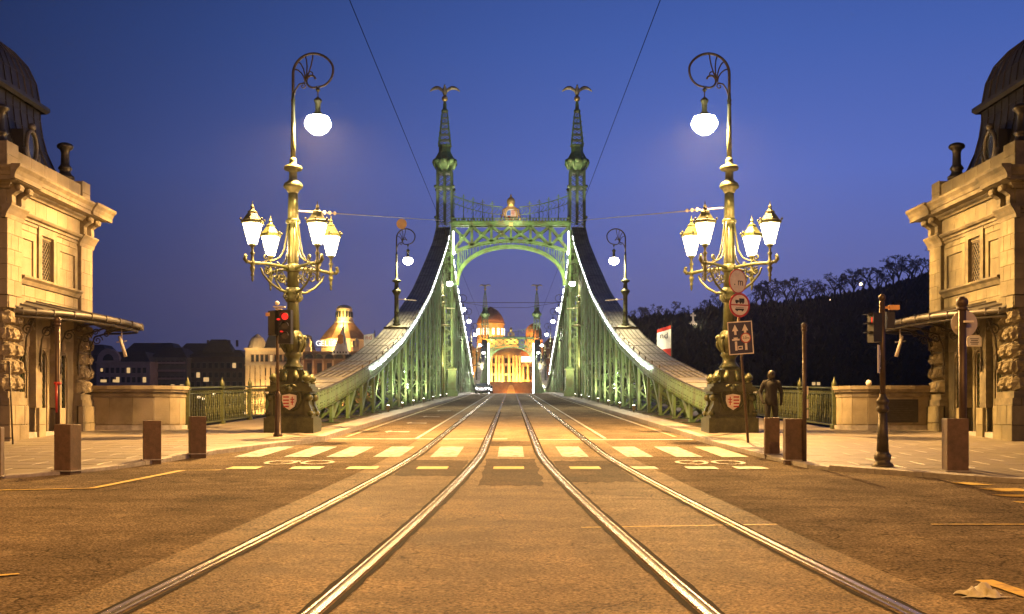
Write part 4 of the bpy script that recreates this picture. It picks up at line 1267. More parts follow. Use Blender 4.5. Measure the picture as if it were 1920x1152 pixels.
def deck_z(d): return G(d) + .12
for S in (-1, 1):
    # posts and diagonals
    xc = S * 6.6
    nodes_n = [36.5 + k * (110.5 - 36.5) / 18 for k in range(19)]
    nodes_m = [114.5 + k * (199.5 - 114.5) / 16 for k in range(17)]
    nodes_m2 = [400 - v for v in reversed(nodes_m[:-1])]
    nodes_f = [289.5 + k * 8 for k in range(9)]
    for q, nodes in enumerate((nodes_n, nodes_m, nodes_m2, nodes_f)):
        for i, d in enumerate(nodes):
            zt = CZ(d) - .12; zb = deck_z(d)
            wx = .62 if q < 1 else .6
            lattice_member((xc, d, zb), (xc, d, zt), wx, .30, M['green'], 'post', bridge, .45 if q == 0 else (.8 if q == 1 else 1.6))
            if i + 1 < len(nodes):
                d2 = nodes[i + 1]
                up_left = (q in (0, 2))
                a, b2 = (d, d2)
                zt2 = CZ(b2) - .15
                lattice_member((xc, a, deck_z(a) + .05), (xc, b2, zt2), .50, .24, M['green'], 'diagonal', bridge, .45 if q == 0 else (.9 if q == 1 else 1.6))
                if q == 0:
                    # secondary thin brace the other way, mid height
                    if CZ(d) - zb > 4:
                        b = MB(); b.bar((xc, d, zb + (CZ(d) - zb) * .5), (xc, d2, zb + .3), .16, .1); b.bar((xc, d, zb + (CZ(d) - zb) * .5), (xc, d2, zb + (CZ(d2) - zb) * .5), .12, .12); b.build('strut', M['green_dark'], bridge)
        # node plates at the foot
    for d in nodes_n:
        foot = MB()
        foot.bb(S * 5.98, S * 7.2, d - .35, d + .45, deck_z(d) - .02, deck_z(d) + .05)
        for u in (-.2, 0, .2):
            foot.bb(S * 6.22, S * 6.25, d + u - .02, d + u + .02, deck_z(d) + .15, deck_z(d) + .19)
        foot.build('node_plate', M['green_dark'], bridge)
    # chord fascias
    for (seg, nm) in (([34] + drange(37, 112.4, 2.5), 0), (drange(112.4, 200, 3.0), 1), (drange(200, 287.6, 4.0), 2), (drange(287.6, 366, 6), 3)):
        f = MB()
        for a, b2 in zip(seg[:-1], seg[1:]):
            za, zb2 = CZ(a), CZ(b2)
            for xf in (XI + .05, XO - .05):
                f.add([(S * xf, a, za - .62), (S * xf, a, za - .04), (S * xf, b2, zb2 - .04), (S * xf, b2, zb2 - .62),
                       (S * (xf + .04), a, za - .62), (S * (xf + .04), a, za - .04), (S * (xf + .04), b2, zb2 - .04), (S * (xf + .04), b2, zb2 - .62)],
                      [(0, 1, 2, 3), (4, 5, 6, 7), (0, 3, 7, 4), (1, 2, 6, 5)])
            # bottom flange
            f.add([(S * (XI - .02), a, za - .64), (S * (XI + .28), a, za - .64), (S * (XI + .28), b2, zb2 - .64), (S * (XI - .02), b2, zb2 - .64)], [(0, 1, 2, 3)])
        f.build('chord_web', M['green'], bridge, fix=False)
    # rivets on the lower fascia
    rv = MB(); d = 34.3
    while d < 50:
        for dz in (-.12, -.22, -.45, -.55):
            rv.box((S * (XI + .045), d, CZ(d) + dz), (.03, .035, .035))
        d += .55 if int(d * 3) % 2 else .3
    rv.build('rivet', M['green_dark'], bridge, kind='stuff')
    # chord cover: sheet panels
    ch = MB()
    seg_all = [34] + drange(37, 112.4, 2.5)
    for a, b2 in zip(seg_all[:-1], seg_all[1:]):
        ch.add([(S * XI, a, CZ(a) - .05), (S * XO, a, CZ(a) - .05), (S * XO, b2, CZ(b2) - .05), (S * XI, b2, CZ(b2) - .05)], [(0, 1, 2, 3)])
    for seg in (drange(112.4, 200, 3), drange(200, 287.6, 4), drange(287.6, 366, 6)):
        for a, b2 in zip(seg[:-1], seg[1:]):
            ch.add([(S * XI, a, CZ(a)), (S * XO, a, CZ(a)), (S * XO, b2, CZ(b2)), (S * XI, b2, CZ(b2))], [(0, 1, 2, 3)])
    cho = ch.build('chord_cover', M['sheet'], bridge, fix=False)
    ncol = 6; wcol = (XO - XI + .06) / ncol
    rows = drange(34, 50, 2.67) + drange(54, 78, 4) + drange(84, 112, 7)
    rows = sorted(set(round(r_, 2) for r_ in rows))
    for a, b2 in zip(rows[:-1], rows[1:]):
        for k in range(ncol):
            x0 = XI - .03 + k * wcol
            p = MB()
            st_ = max(1, int((b2 - a) / 1.2)); 
            ys = [a + .01 + (b2 - a - .02) * j / st_ for j in range(st_ + 1)]
            vs = []; fs = []
            for y in ys:
                z = CZ(y)
                for (xx, dz) in ((x0 + .006, -.03), (x0 + .012, .0), (x0 + wcol - .012, .0), (x0 + wcol - .006, -.03)):
                    vs.append((S * xx, y, z + dz))
            for j in range(st_):
                for u in range(3): fs.append((j * 4 + u, j * 4 + u + 1, (j + 1) * 4 + u + 1, (j + 1) * 4 + u))
            p.add(vs, fs)
            p.build('sheet_panel', M['sheet'], cho, fix=False)
    # standing ribs and transverse laps
    rb = MB()
    for k in range(ncol + 1):
        x = XI - .03 + k * wcol
        for a, b2 in zip(seg_all[:-1], seg_all[1:]):
            if a < 41 and 0 < k < ncol: continue
            rb.bar((S * x, a, CZ(a) + .005), (S * x, b2, CZ(b2) + .005), .028, .05)
    for a in rows[1:-1]:
        rb.bar((S * (XI - .03), a, CZ(a) + .008), (S * (XO + .03), a, CZ(a) + .008), .05, .02)
    rb.build('cover_rib', M['zinc'], cho)
    # rows of tube lamps along the inner edge of the chord
    for a in drange(49, 109, 2.0):
        ls = MB(); ls.bar((S * (XI - .06), a, CZ(a) - .22), (S * (XI - .06), a + 1.25, CZ(a + 1.25) - .22), .05, .10 - .08 * (a - 49) / 62)
        ls.build('light_tube', M['e_strip'], bridge)
    for a in drange(116, 176, 3):
        ls = MB(); ls.bar((S * (XI - .08), a, CZ(a) - .3), (S * (XI - .08), a + 1.7, CZ(a + 1.7) - .3), .08, .10)
        ls.build('light_tube', M['e_strip'], bridge)
    for dp, zz0, zz1 in ((111.0, ZZ(474, 111), ZZ(434, 111)), (285.6, G(285) + .6, G(285) + 15.5)):
        ls = MB(); ls.bar((S * 5.55, dp, zz0), (S * 5.55, dp, zz1), .12 if dp < 200 else .26, .1)
        ls.build('light_strip', M['e_strip'], bridge)
    cl = MB()
    d = 46
    while d < 108:
        cl.bar((S * (XI - .02), d, CZ(d) + .03), (S * (XI - .02), d, CZ(d) + .16), .05, .04); cl.bar((S * (XI - .02), d, CZ(d) + .16), (S * (XI - .02), d + .3, CZ(d + .3) + .14), .03, .03)
        d += 2.4
    cl.build('cable_clip', M['iron'], cho, kind='stuff')

# pylons
def pylon(d, far):
    for S in (-1, 1):
        xc = S * 6.45
        gz = G(d)
        def Z(py): return ZZ(py, 112.4) - G(112.4) + gz
        t = MB()
        # lower legs: four-corner lattice column
        lo = MB()
        zc = Z(420)
        for (a, b2) in ((-.72, -.62), (.72, -.62), (-.72, .62), (.72, .62)):
            lo.bar((xc + a, d + b2 * 1.6, gz + .1), (xc + a, d + b2, zc), .16, .16)
        n = 22 if not far else 10
        for k in range(n):
            z0 = gz + .3 + (zc - gz - .3) * k / n; z1 = gz + .3 + (zc - gz - .3) * (k + 1) / n
            s = 1 if k % 2 else -1
            for yy in (-.62, .62):
                lo.bar((xc - s * .7, d + yy, z0), (xc + s * .7, d + yy, z1), .09, .05)
                lo.bar((xc - .7, d + yy, z1), (xc + .7, d + yy, z1), .06, .05)
            for xx in (-.72, .72):
                lo.bar((xc + xx, d - s * .6, z0), (xc + xx, d + s * .6, z1), .05, .09)
        legs = lo.build('pylon_leg', M['green'], bridge)
        # shaft above the beam
        sh = MB(); z0, z1 = zc, Z(322)
        w = .70
        for (a, b2) in ((-w, -w), (0, -w), (w, -w), (-w, w), (w, w), (0, w), (-w, 0), (w, 0)):
            sh.bar((xc + a, d + b2, z0), (xc + a * .97, d + b2 * .97, z1), .22, .22)
        n = 11 if not far else 6
        for k in range(n):
            za, zb2 = z0 + (z1 - z0) * k / n, z0 + (z1 - z0) * (k + 1) / n
            for (u0, u1) in ((-w, 0), (0, w)):
                for q in (-w, w):
                    sh.bar((xc + u0, d + q, za), (xc + u1, d + q, zb2), .07, .04); sh.bar((xc + u1, d + q, za), (xc + u0, d + q, zb2), .07, .04)
                    sh.bar((xc + q, d + u0, za), (xc + q, d + u1, zb2), .04, .07); sh.bar((xc + q, d + u1, za), (xc + q, d + u0, zb2), .04, .07)
        zr = Z(353)
        sh.bb(xc - .8, xc + .8, d - .8, d + .8, zr - .08, zr + .08)
        sh.bb(xc - .76, xc + .76, d - .76, d + .76, Z(325) - .1, Z(325) + .05)
        for a in (-1, 1):
            for b2 in (-1, 1):
                sh.ball((xc + a * .86, d + b2 * .86, zr), .17, 8, 5)
                sh.ball((xc + a * .84, d + b2 * .84, zc + .5), .16, 8, 5)
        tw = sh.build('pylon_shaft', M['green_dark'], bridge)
        hd = MB()
        hd.lathe([(.72, Z(324)), (.8, Z(319)), (.88, Z(314)), (1.02, Z(309)), (1.05, Z(304)), (1.0, Z(299)), (.85, Z(294)), (.7, Z(289)), (.62, Z(286)), (.62, Z(277)), (.7, Z(275)), (.7, Z(273))], 8, (xc, d, 0), smooth=False)
        for k in range(8):
            a = k * PI / 4
            hd.ball((xc + .95 * math.cos(a), d + .95 * math.sin(a), Z(303)), .27, 8, 6)
            a += PI / 8
            hd.tube([(xc + 1.0 * math.cos(a), d + 1.0 * math.sin(a), Z(300)), (xc + 1.18 * math.cos(a), d + 1.18 * math.sin(a), Z(307)), (xc + .9 * math.cos(a), d + .9 * math.sin(a), Z(318))], [.1, .13, .06], 6)
        hd.build('pylon_head', M['green'], tw)
        sp = MB(); z0, z1 = Z(274), Z(211)
        w0, w1 = .56, .24
        for (a, b2) in ((-1, -1), (1, -1), (-1, 1), (1, 1)):
            sp.bar((xc + a * w0, d + b2 * w0, z0), (xc + a * w1, d + b2 * w1, z1), .13, .13, w1=.09, h1=.09)
        n = 6
        for k in range(n):
            f0, f1 = k / n, (k + 1) / n
            za, zb2 = z0 + (z1 - z0) * f0, z0 + (z1 - z0) * f1
            wa, wb = w0 + (w1 - w0) * f0, w0 + (w1 - w0) * f1
            for q in (-1, 1):
                sp.bar((xc - wa, d + q * wa, za), (xc + wb, d + q * wb, zb2), .07, .04); sp.bar((xc + wa, d + q * wa, za), (xc - wb, d + q * wb, zb2), .07, .04)
                sp.bar((xc + q * wa, d - wa, za), (xc + q * wb, d + wb, zb2), .04, .07); sp.bar((xc + q * wa, d + wa, za), (xc + q * wb, d - wb, zb2), .04, .07)
                for q2 in (-1, 1):
                    sp.ball((xc + q * (wa + .07), d + q2 * (wa + .05), za + .1), .055, 6, 4)
            sp.bb(xc - wb, xc + wb, d - wb, d + wb, zb2 - .03, zb2 + .03)
        sp.lathe([(.3, Z(211)), (.36, Z(210)), (.34, Z(207)), (.2, Z(205)), (.18, Z(199)), (.2, Z(196)), (.13, Z(194)), (.15, Z(190))], 8, (xc, d, 0), smooth=False)
        sp.build('spire', M['green'], tw)
        gb = MB(); gb.ball((xc, d, Z(185.5)), .30, 14, 8); gb.build('gilt_ball', M['gold'], tw)
        # the bird: body + spread wings
        bd = MB(); zb_ = Z(181)
        bd.tube([(xc, d + .15, zb_), (xc, d, zb_ + .35), (xc, d - .1, zb_ + .7), (xc, d - .18, zb_ + .9), (xc, d - .32, zb_ + 1.0), (xc, d - .48, zb_ + .93)], [.1, .24, .22, .1, .09, .02], 8)
        bd.tube([(xc, d + .1, zb_ + .3), (xc, d + .35, zb_ - .1), (xc, d + .4, zb_ - .25)], [.14, .14, .05], 6)
        for s2 in (-1, 1):
            prof = [(.10, .55, .45), (.35, .82, .5), (.65, .98, .5), (.95, .95, .45), (1.2, .80, .35), (1.38, .62, .2), (1.46, .5, .06)]
            vs = []
            for (x_, z_, c_) in prof:
                vs += [(xc + s2 * x_, d - .10, zb_ + z_), (xc + s2 * x_, d + .04, zb_ + z_ + .06), (xc + s2 * x_ * 1.0, d + .12, zb_ + z_ - c_ * .6), (xc + s2 * x_, d + .02, zb_ + z_ - c_ * .62)]
            fs = []
            for i in range(len(prof) - 1):
                for k in range(4): fs.append((i * 4 + k, i * 4 + (k + 1) % 4, (i + 1) * 4 + (k + 1) % 4, (i + 1) * 4 + k))
            fs += [(0, 1, 2, 3), tuple((len(prof) - 1) * 4 + k for k in range(4))]
            bd.add(vs, fs, True)
        bd.build('bird_statue', M['bronze_bird'], tw)
        # door-like housing at the foot
        hs = MB(); xh = S * 5.62; dh = d - 2.0
        hs.box((xh, dh, gz + .35), (1.1, 1.0, .5)); hs.box((xh, dh, gz + .75), (.95, .9, .35), 0, .85)
        hs.box((xh, dh, gz + 1.75), (.78, .78, 1.7)); hs.box((xh, dh, gz + 2.66), (.95, .95, .14)); hs.box((xh, dh, gz + 2.82), (.9, .9, .2), 0, .5)
        hs.bb(xh - .26, xh + .26, dh - .42, dh - .38, gz + 1.2, gz + 2.3)
        if not far: hs.build('foot_housing', M['green'], bridge)
    # portal: top beam, X-braces, arch
    def Z(py): return ZZ(py, 112.4) - G(112.4) + G(d)
    xe = 5.72
    bm_ = MB()
    for yy in (-.5, .5):
        bm_.bb(-xe, xe, d + yy - .12, d + yy + .12, Z(425), Z(420))
        bm_.bb(-xe - .1, xe + .1, d + yy - .22, d + yy + .22, Z(420), Z(417.5))
    bm_.bb(-xe, xe, d - .7, d + .7, Z(417.5), Z(416))
    pb = bm_.build('portal_beam', M['green'], bridge)
    cr = MB()
    k = -xe
    while k < xe:
        cr.bb(k, k + .14, d - .66, d - .60, Z(416), Z(416) + .22); k += .3
    cr.bb(-xe, xe, d - .68, d - .58, Z(416) + .2, Z(416) + .27)
    cr.build('cresting', M['green_dark'], pb)
    # arch curves  z(x)
    def zo(x): return Z(452) - (Z(452) - Z(474)) * (abs(x) / xe) ** 2.0
    def zi(x):
        a = min(1, abs(x) / 5.2); return Z(462) - (Z(462) - Z(535)) * (1 - math.sqrt(max(0, 1 - a ** 2.2)))
    N = 28
    for yy in (-.5, .5):
        ar = MB()
        for i in range(N):
            x0, x1 = -xe + 2 * xe * i / N, -xe + 2 * xe * (i + 1) / N
            ar.bar((x0, d + yy, zo(x0)), (x1, d + yy, zo(x1)), .2, .22)
        aro = ar.build('arch', M['green'], bridge)
    NI = 44
    for yy in (-.5, .5):
        ai = MB()
        prev = None
        for i in range(NI + 1):
            an = PI * i / NI
            x = -5.2 * math.cos(an); z = Z(535) + (Z(463) - Z(535)) * (math.sin(an) ** .85)
            if prev: ai.bar((prev[0], d + yy, prev[1]), (x, d + yy, z), .24, .26)
            prev = (x, z)
        ai.build('arch_rib', M['green'], aro)
    # lacing between the two ribs
    al = MB()
    for i in range(1, 40):
        an = PI * i / 40
        x = -5.2 * math.cos(an); z = Z(535) + (Z(463) - Z(535)) * (math.sin(an) ** .85)
        z2 = zo(x)
        if z2 > z + .2 and abs(x) < 5.4:
            al.bar((x, d - .5, z), (x, d - .5, z2), .06, .04)
            al.bar((x, d, z), (x, d, z + .05), .1, 1.0)
            if i % 2: al.bar((x, d - .5, z), (x + .5 * (1 if x < 0 else -1) * -1, d - .5, z2), .05, .04)
    al.build('arch_lacing', M['green'], aro)
    # X panels
    for i in range(6):
        x0, x1 = -xe + 2 * xe * i / 6, -xe + 2 * xe * (i + 1) / 6
        z1 = Z(425)
        xb = MB()
        for yy in (-.5,) if far else (-.5, .5):
            xb.bar((x0, d + yy, zo(x0)), (x1, d + yy, z1), .2, .2); xb.bar((x1, d + yy, zo(x1)), (x0, d + yy, z1), .2, .2)
            xm = (x0 + x1) / 2; zm = (z1 + (zo(x0) + zo(x1)) / 2) / 2
            xb.box((xm, d + yy - .12, zm), (.5, .05, .5)); xb.ball((xm, d + yy - .14, zm), .12, 8, 5)
        xb.build('cross_brace', M['green'], bridge)
        if i:
            v = MB()
            for yy in (-.5,) if far else (-.5, .5): v.bar((x0, d + yy, zo(x0)), (x0, d + yy, z1), .24, .2)
            v.build('brace_post', M['green'], bridge)
    # crest railing above
    def zt(x): return Z(389) + (Z(366) - Z(389)) * (abs(x) / xe) ** 2
    cz = MB()
    for i in range(N):
        x0, x1 = -xe + 2 * xe * i / N, -xe + 2 * xe * (i + 1) / N
        if i == N // 2: cro = cz.build('crest_scrollwork', M['green'], bridge); cz = MB()
        if min(abs(x0), abs(x1)) < .5: continue
        cz.bar((x0, d, zt(x0)), (x1, d, zt(x1)), .06, .09)
        cz.bar((x0, d, zt(x0) - .75), (x1, d, zt(x1) - .75), .05, .06)
        if not far:
            a = x0; 
            cz.tube([(a, d, zt(a) - .05), (a + .15, d, zt(a) - .25), (a + .3, d, zt(a) - .15), (a + .33, d, zt(a) - .4), (a + .12, d, zt(a) - .6), (a + .05, d, zt(a) - .75)], .028, 4)
            cz.tube([(a + .2, d, zt(a) - .75), (a + .32, d, max(Z(414), zt(a) - 1.0)), (a + .2, d, max(Z(415), zt(a) - 1.3))], .025, 4)
        else:
            cz.bar((x0, d, zt(x0) - .75), (x1, d, zt(x1)), .05, .06)
    cro = cz.build('crest_scrollwork', M['green'], bridge)
    for i in range(1, 6):
        for s in (-1, 1):
            x = s * (.9 + i * .93) if i < 6 else 0
            if abs(x) > xe: continue
            f = MB(); f.bar((x, d, Z(415)), (x, d, zt(x) + .35), .07, .07)
            f.bar((x - .16, d, zt(x) + .22), (x + .16, d, zt(x) + .22), .05, .05); f.ball((x, d, zt(x) + .4), .08, 6, 4); f.ball((x - .17, d, zt(x) + .22), .05, 6, 4); f.ball((x + .17, d, zt(x) + .22), .05, 6, 4)
            f.lathe([(.04, 0), (.1, .1), (.05, .25), (.08, .35), (.03, .5)], 6, (x, d, Z(413)))
            f.build('crest_finial', M['green'], cro)
    # coat of arms
    ca = MB(); 
    ca.prism([(-.62, Z(413)), (.62, Z(413)), (.72, Z(405)), (.62, Z(395)), (.42, Z(388)), (-.42, Z(388)), (-.62, Z(395)), (-.72, Z(405))], 'y', d - .12, d + .12)
    for s in (-1, 1):
        ca.tube([(s * .4, d - .1, Z(390)), (s * .75, d - .1, Z(394)), (s * .8, d - .1, Z(403)), (s * .95, d - .1, Z(410)), (s * .7, d - .1, Z(415))], [.06, .1, .09, .1, .06], 6)
    ca.bb(-.18, .18, d - .66, d - .58, Z(426), Z(416)); 
    cao = ca.build('coat_of_arms', M['gold'], bridge)
    n = 16; oval = [(.48 * math.cos(2 * PI * k / n), Z(403.5) + .58 * math.sin(2 * PI * k / n)) for k in range(n)]
    e = MB(); e.prism(oval, 'y', d - .19, d - .12); e.build('arms_oval', M['cream'], cao)
    e = MB(); e.prism([(-.42, Z(405)), (-.02, Z(405)), (-.02, Z(395.5)), (-.25, Z(395.5)), (-.40, Z(399))], 'y', d - .215, d - .19); e.build('arms_quarter', M['enamel_blue'], cao)
    e = MB()
    for k in range(4): e.bb(.03, .36, d - .215, d - .19, Z(397 + k * 2.6), Z(395.8 + k * 2.6))
    e.bb(-.30, -.04, d - .215, d - .19, Z(413), Z(406)); e.build('arms_stripe', M['red_sign'], cao)
    e = MB(); e.prism([(.02, Z(406.5)), (.4, Z(406.5)), (.3, Z(412)), (.02, Z(414))], 'y', d - .215, d - .19); e.build('arms_quarter', M['gold'], cao)
    e = MB(); e.lathe([(.34, Z(387)), (.36, Z(384)), (.42, Z(379)), (.36, Z(374)), (.18, Z(371)), (.08, Z(369)), (.1, Z(367.5)), (.02, Z(364))], 10, (0, d, 0)); e.build('crown', M['gold'], cao)
pylon(112.4, False)
pylon(287.6, True)

# bridge lamps (on posts standing on the chords)
def bridge_lamp():
    t = thing('bridge_lamp', 'x', 'street lamp', (0, 0, 0), 'hooked lamps standing on the bridge chords')
    b = MB()
    b.box((0, 0, .02), (1.42, .7, .10)); b.box((0, 0, .12), (1.1, .6, .10), 0, .6)
    b.build('base_plate', M['green_lamp'], t)
    b = MB()
    b.lathe([(.24, .14), (.24, .24), (.16, .34), (.2, .42), (.14, .5), (.13, .9), (.16, .94), (.13, 1.0), (.125, 1.9), (.17, 1.95), (.2, 2.02), (.27, 2.12), (.26, 2.2), (.14, 2.28), (.11, 2.6), (.13, 2.64), (.26, 2.72), (.26, 2.78), (.1, 2.85), (.07, 2.95), (.06, 4.1), (.05, 4.2), (.08, 4.25), (.05, 4.3), (.04, 4.45)], 14)
    b.build('post', M['green_lamp'], t)
    c = MB(); hp = crook(c, 0, 5.2, .55, .04, 0); c.build('crook', M['iron'], t)
    hang_lamp(t, hp[0], hp[1] - .02, .74, 1.25, 1900, (1, .86, .5))
    s = MB(); s.bar((.05, 0, 1.7), (1.15, 0, 1.62), .05, .05); s.ball((.5, 0, 1.67), .06, 6, 4); s.build('stay_rod', M['cream'], t)
    return t
bl = bridge_lamp()
specs = [(66.5, 'nearest'), (108, ''), (144, ''), (163, ''), (191, ''), (222, ''), (250, '')]
for i, (d, nm) in enumerate(specs):
    for S in (-1, 1):
        o = bl if (i == 0 and S < 0) else copy_tree(bl)
        x = S * 6.6
        zt = 13.75 if d > 110 else (12.75 if d > 100 else 10.2)
        zb_ = CZ(d)
        need = zt + 1.1 + .0     # height of crook hang point above base is about 4.7
        hz = zt - 3.5
        o.rotation_euler = (0, 0, 0 if S < 0 else PI)
        if i == 0:
            o.location = (x, d, zb_ - .02)
            o['label'] = 'nearest hooked bridge lamp, ' + ('beneath the round orange disc' if S < 0 else 'above the chord running down to the leaning signs')
            sl = math.atan((CZ(d + 2) - CZ(d - 2)) / 4)
        else:
            sx = 1.0 if d > 110 else 1.0
            o.location = (S * (6.6 if d != 108 else 6.3), d if d != 108 else 106, hz)
            o['label'] = ('%s hooked lamp along the %s chord, counted from the first portal' % (('first', 'second', 'third', 'fourth', 'fifth', 'sixth')[i - 1], 'traffic light side' if S < 0 else 'sign side'))
            # tall mast below, standing on the deck
            mstb = MB(); hgt = hz - G(d) - .1
            mstb.tube([(0, 0, -hgt), (0, 0, .15)], .12, 8)
            me = mstb.mesh('mast'); me.materials.append(M['green_lamp'])
            oo = bpy.data.objects.new('mast', me); COL.objects.link(oo); oo.parent = o
for _o in list(bpy.data.objects):
    if _o.type == 'LIGHT' and _o.parent and _o.parent.name in ('bridge_lamp', 'bridge_lamp.001'):
        _o.data = _o.data.copy(); _o.data.energy = 4200
# orange disc (a traffic sign back) on the left bridge lamp, flat one on the right
b = MB(); p = P(753, 420, 64.5); 
vs = [(p.x + .29 * math.cos(2 * PI * k / 20), p.y, p.z + .29 * math.sin(2 * PI * k / 20)) for k in range(20)]
b.prism([(v[0], v[2]) for v in vs], 'y', p.y, p.y + .05)
tag(b.build('disc', M['orange_box']), 'round orange disc hanging on the wire by the hooked bridge lamp', 'disc')

# globe lamps on the outer walkway
gt_ = None
k = 0
for S in (-1, 1):
    for j, d in enumerate((92, 103, 116, 132)):
        if gt_ is None:
            gt_ = thing('twin_globe_lamp', 'x', 'lamp', (0, 0, 0), 'twin globe lamps on the outer walkways')
            b = MB(); b.lathe([(.12, 0), (.10, .1), (.05, .2), (.04, 1.95)], 8); b.bar((-.02, 0, .95), (.32, 0, .95), .04, .04); b.build('post', M['iron'], gt_)
            for (gx, gz) in ((0, 2.1), (.32, 1.05)):
                g = MB(); g.ball((gx, 0, gz), .2, 12, 8); g.build('globe', M['e_cool'], gt_)
            o = gt_
        else:
            o = copy_tree(gt_)
        o.location = (S * 8.6, d, G(d) + .14); o.rotation_euler = (0, 0, 0 if S < 0 else PI)
        o['label'] = '%s twin globe lamp glimpsed through the truss on the %s' % (('nearest', 'second', 'third', 'farthest')[j], 'candelabrum side with the red signal' if S < 0 else 'side with the leaning signs')
for S in (-1, 1):
    for d in (98, 122):
        light('globe_light', (S * 8.4, d, G(d) + 2.6), 500, (.95, .97, .9), .15)

# floodlights added at the kerb to brighten the trusses
fl0 = None
for S in (-1, 1):
    for j, d in enumerate((54, 61, 68, 76, 85, 94, 103)):
        if fl0 is None:
            fl0 = thing('floodlight', 'x', 'floodlight', (0, 0, 0), 'added small floodlights along the truss foot')
            b = MB(); b.box((0, 0, .1), (.14, .2, .2)); b.bar((0, 0, 0), (0, 0, -.12), .04, .04); b.build('housing', M['iron'], fl0)
            b = MB(); b.box((0, 0, .205), (.10, .14, .01)); b.build('lens', M['e_flood'], fl0)
            o = fl0
        else: o = copy_tree(fl0)
        o.location = (S * 5.75, d, G(d) + .27)
        o['label'] = '%s added small floodlight at the truss foot, %s kerb' % (('first', 'second', 'third', 'fourth', 'fifth', 'sixth', 'seventh')[j], 'traffic light side' if S < 0 else 'sign side')
        light('added_truss_light', (S * 5.45, d, G(d) + .6), 900 if d > 50 else 500, (1, .95, .62), .1, spot=130, aim=(S * 7.0, d + 5, G(d) + 7.5))
for S in (-1, 1):
    p = P(852, 478, 110.5); 
    light('portal_flood', (S * 5.1, 109.2, p.z - 4), 2600, (.9, 1, .45), .15, spot=120, aim=(0, 112.5, 19))
    light('portal_flood', (S * 5.2, 104.5, G(104) + 3), 3200, (1, .95, .5), .2, spot=110, aim=(S * 6.3, 112.5, 12))
    light('tower_flood', (S * 6.45, 109.6, 20.2), 800, (1, .97, .7), .15, spot=70, aim=(S * 6.45, 112.4, 27))
    light('tower_flood', (S * 6.45, 284.6, 20.2), 2000, (1, .97, .7), .15, spot=70, aim=(S * 6.45, 287.4, 27))
    light('portal_flood', (S * 5.1, 283.2, p.z - 4), 5000, (.95, 1, .65), .15, spot=120, aim=(0, 287.5, 19))
    if S < 0: light('arms_fill_light', (0, 108.0, 18.5), 1300, (1, .85, .6), .15, spot=60, aim=(0, 112.2, 21.5))  # added light without a fixture, brightens the coat of arms
    light('eagle_flood', (S * 4.9, 110.8, 21), 900, (1, .9, .7), .1, spot=30, aim=(S * 6.45, 112.4, 33))
    sfx = MB(); sfx.box((S * 5.5, 110.9, P(0, 478, 112.4).z), (.22, .2, .22))
    tag(sfx.build('portal_lamp', M['e_flood']), 'bright floodlight on the portal leg, ' + ('traffic light side' if S < 0 else 'sign side'), 'floodlight')
    for d in (125, 150, 175, 215, 245, 270):
        light('chord_light', (S * 5.4, d, CZ(d) - .6), 1100, (1, 1, .85), .3)

# ------------------------------------------------------------ railings
def railing(S, label):
    t = thing('railing', label, 'railing', (S * 9.9, 35.3, G(35) + .15))
    gr = M['green_lamp']
    x = 9.9
    # balusters as shared ornamental meshes
    orn = MB()
    h = .98
    orn.bar((0, 0, 0), (0, 0, h), .03, .03)
    for s in (-1, 1):
        pts = [(0, s * .0, .12), (0, s * .07, .2), (0, s * .09, .34), (0, s * .04, .46), (0, s * .0, .52), (0, s * .05, .6), (0, s * .09, .72), (0, s * .05, .84), (0, s * .01, .9)]
        orn.tube(pts, .014, 5)
    orn.box((0, 0, .52), (.035, .05, .05)); orn.box((0, 0, .3), (.03, .045, .09)); orn.box((0, 0, .74), (.03, .04, .07))
    me = orn.mesh('baluster', fix=True); me.materials.append(gr)
    alt = MB(); alt.bar((0, 0, 0), (0, 0, h), .028, .05)
    for z in (.1, .2, .3, .4, .5, .6, .7, .8): alt.box((0, 0, z), (.04, .09, .05), R(0), .6)
    me2 = alt.mesh('baluster'); me2.materials.append(gr)
    d = 35.5; k = 0
    while d < 53:
        if abs((d - 35.3) % 4.2) > .15 and abs((d - 35.3) % 4.2 - 4.2) > .15:
            inst('baluster', me if k % 2 else me2, t, (S * x, d, G(d) + .30)); 
        d += .27; k += 1
    far = MB(); d = 53
    while d < 112:
        far.bar((S * x, d, G(d) + .3), (S * x, d, G(d) + 1.25), .03, .09); d += .4
    far.build('distant_balusters', gr, t, kind='stuff')
    for z, w, hh_ in ((.26, .07, .05), (1.22, .05, .04), (1.40, .10, .05)):
        r = MB(); r.bar((S * x, 35.2, G(35.2) + z), (S * x, 140, G(140) + z), w, hh_); r.build('rail', gr, t)
    mini = MB(); d = 35.4
    while d < 60:
        mini.tube([(S * x, d, G(d) + 1.24), (S * x, d + .06, G(d) + 1.33), (S * x, d + .12, G(d) + 1.24)], .01, 4); d += .16
    mini.build('rail_arcs', gr, t, kind='stuff')
    d = 35.3
    pm_ = MB(); pm_.box((0, 0, .6), (.12, .12, 1.2)); pm_.box((0, 0, 1.24), (.17, .17, .06)); pm_.lathe([(.05, 1.27), (.08, 1.33), (.075, 1.42), (.03, 1.52), (.008, 1.6)], 8); pm_.box((0, 0, .06), (.2, .2, .12))
    mep = pm_.mesh('post'); mep.materials.append(gr)
    while d < 110:
        inst('post', mep, t, (S * x, d, G(d) + .13)); d += 4.2
    return t
railing(-1, 'ornamental green railing between the golden toll house wall and the traffic light candelabrum')
railing(1, 'ornamental green railing between the memorial plaque wall and the leaning sign candelabrum')

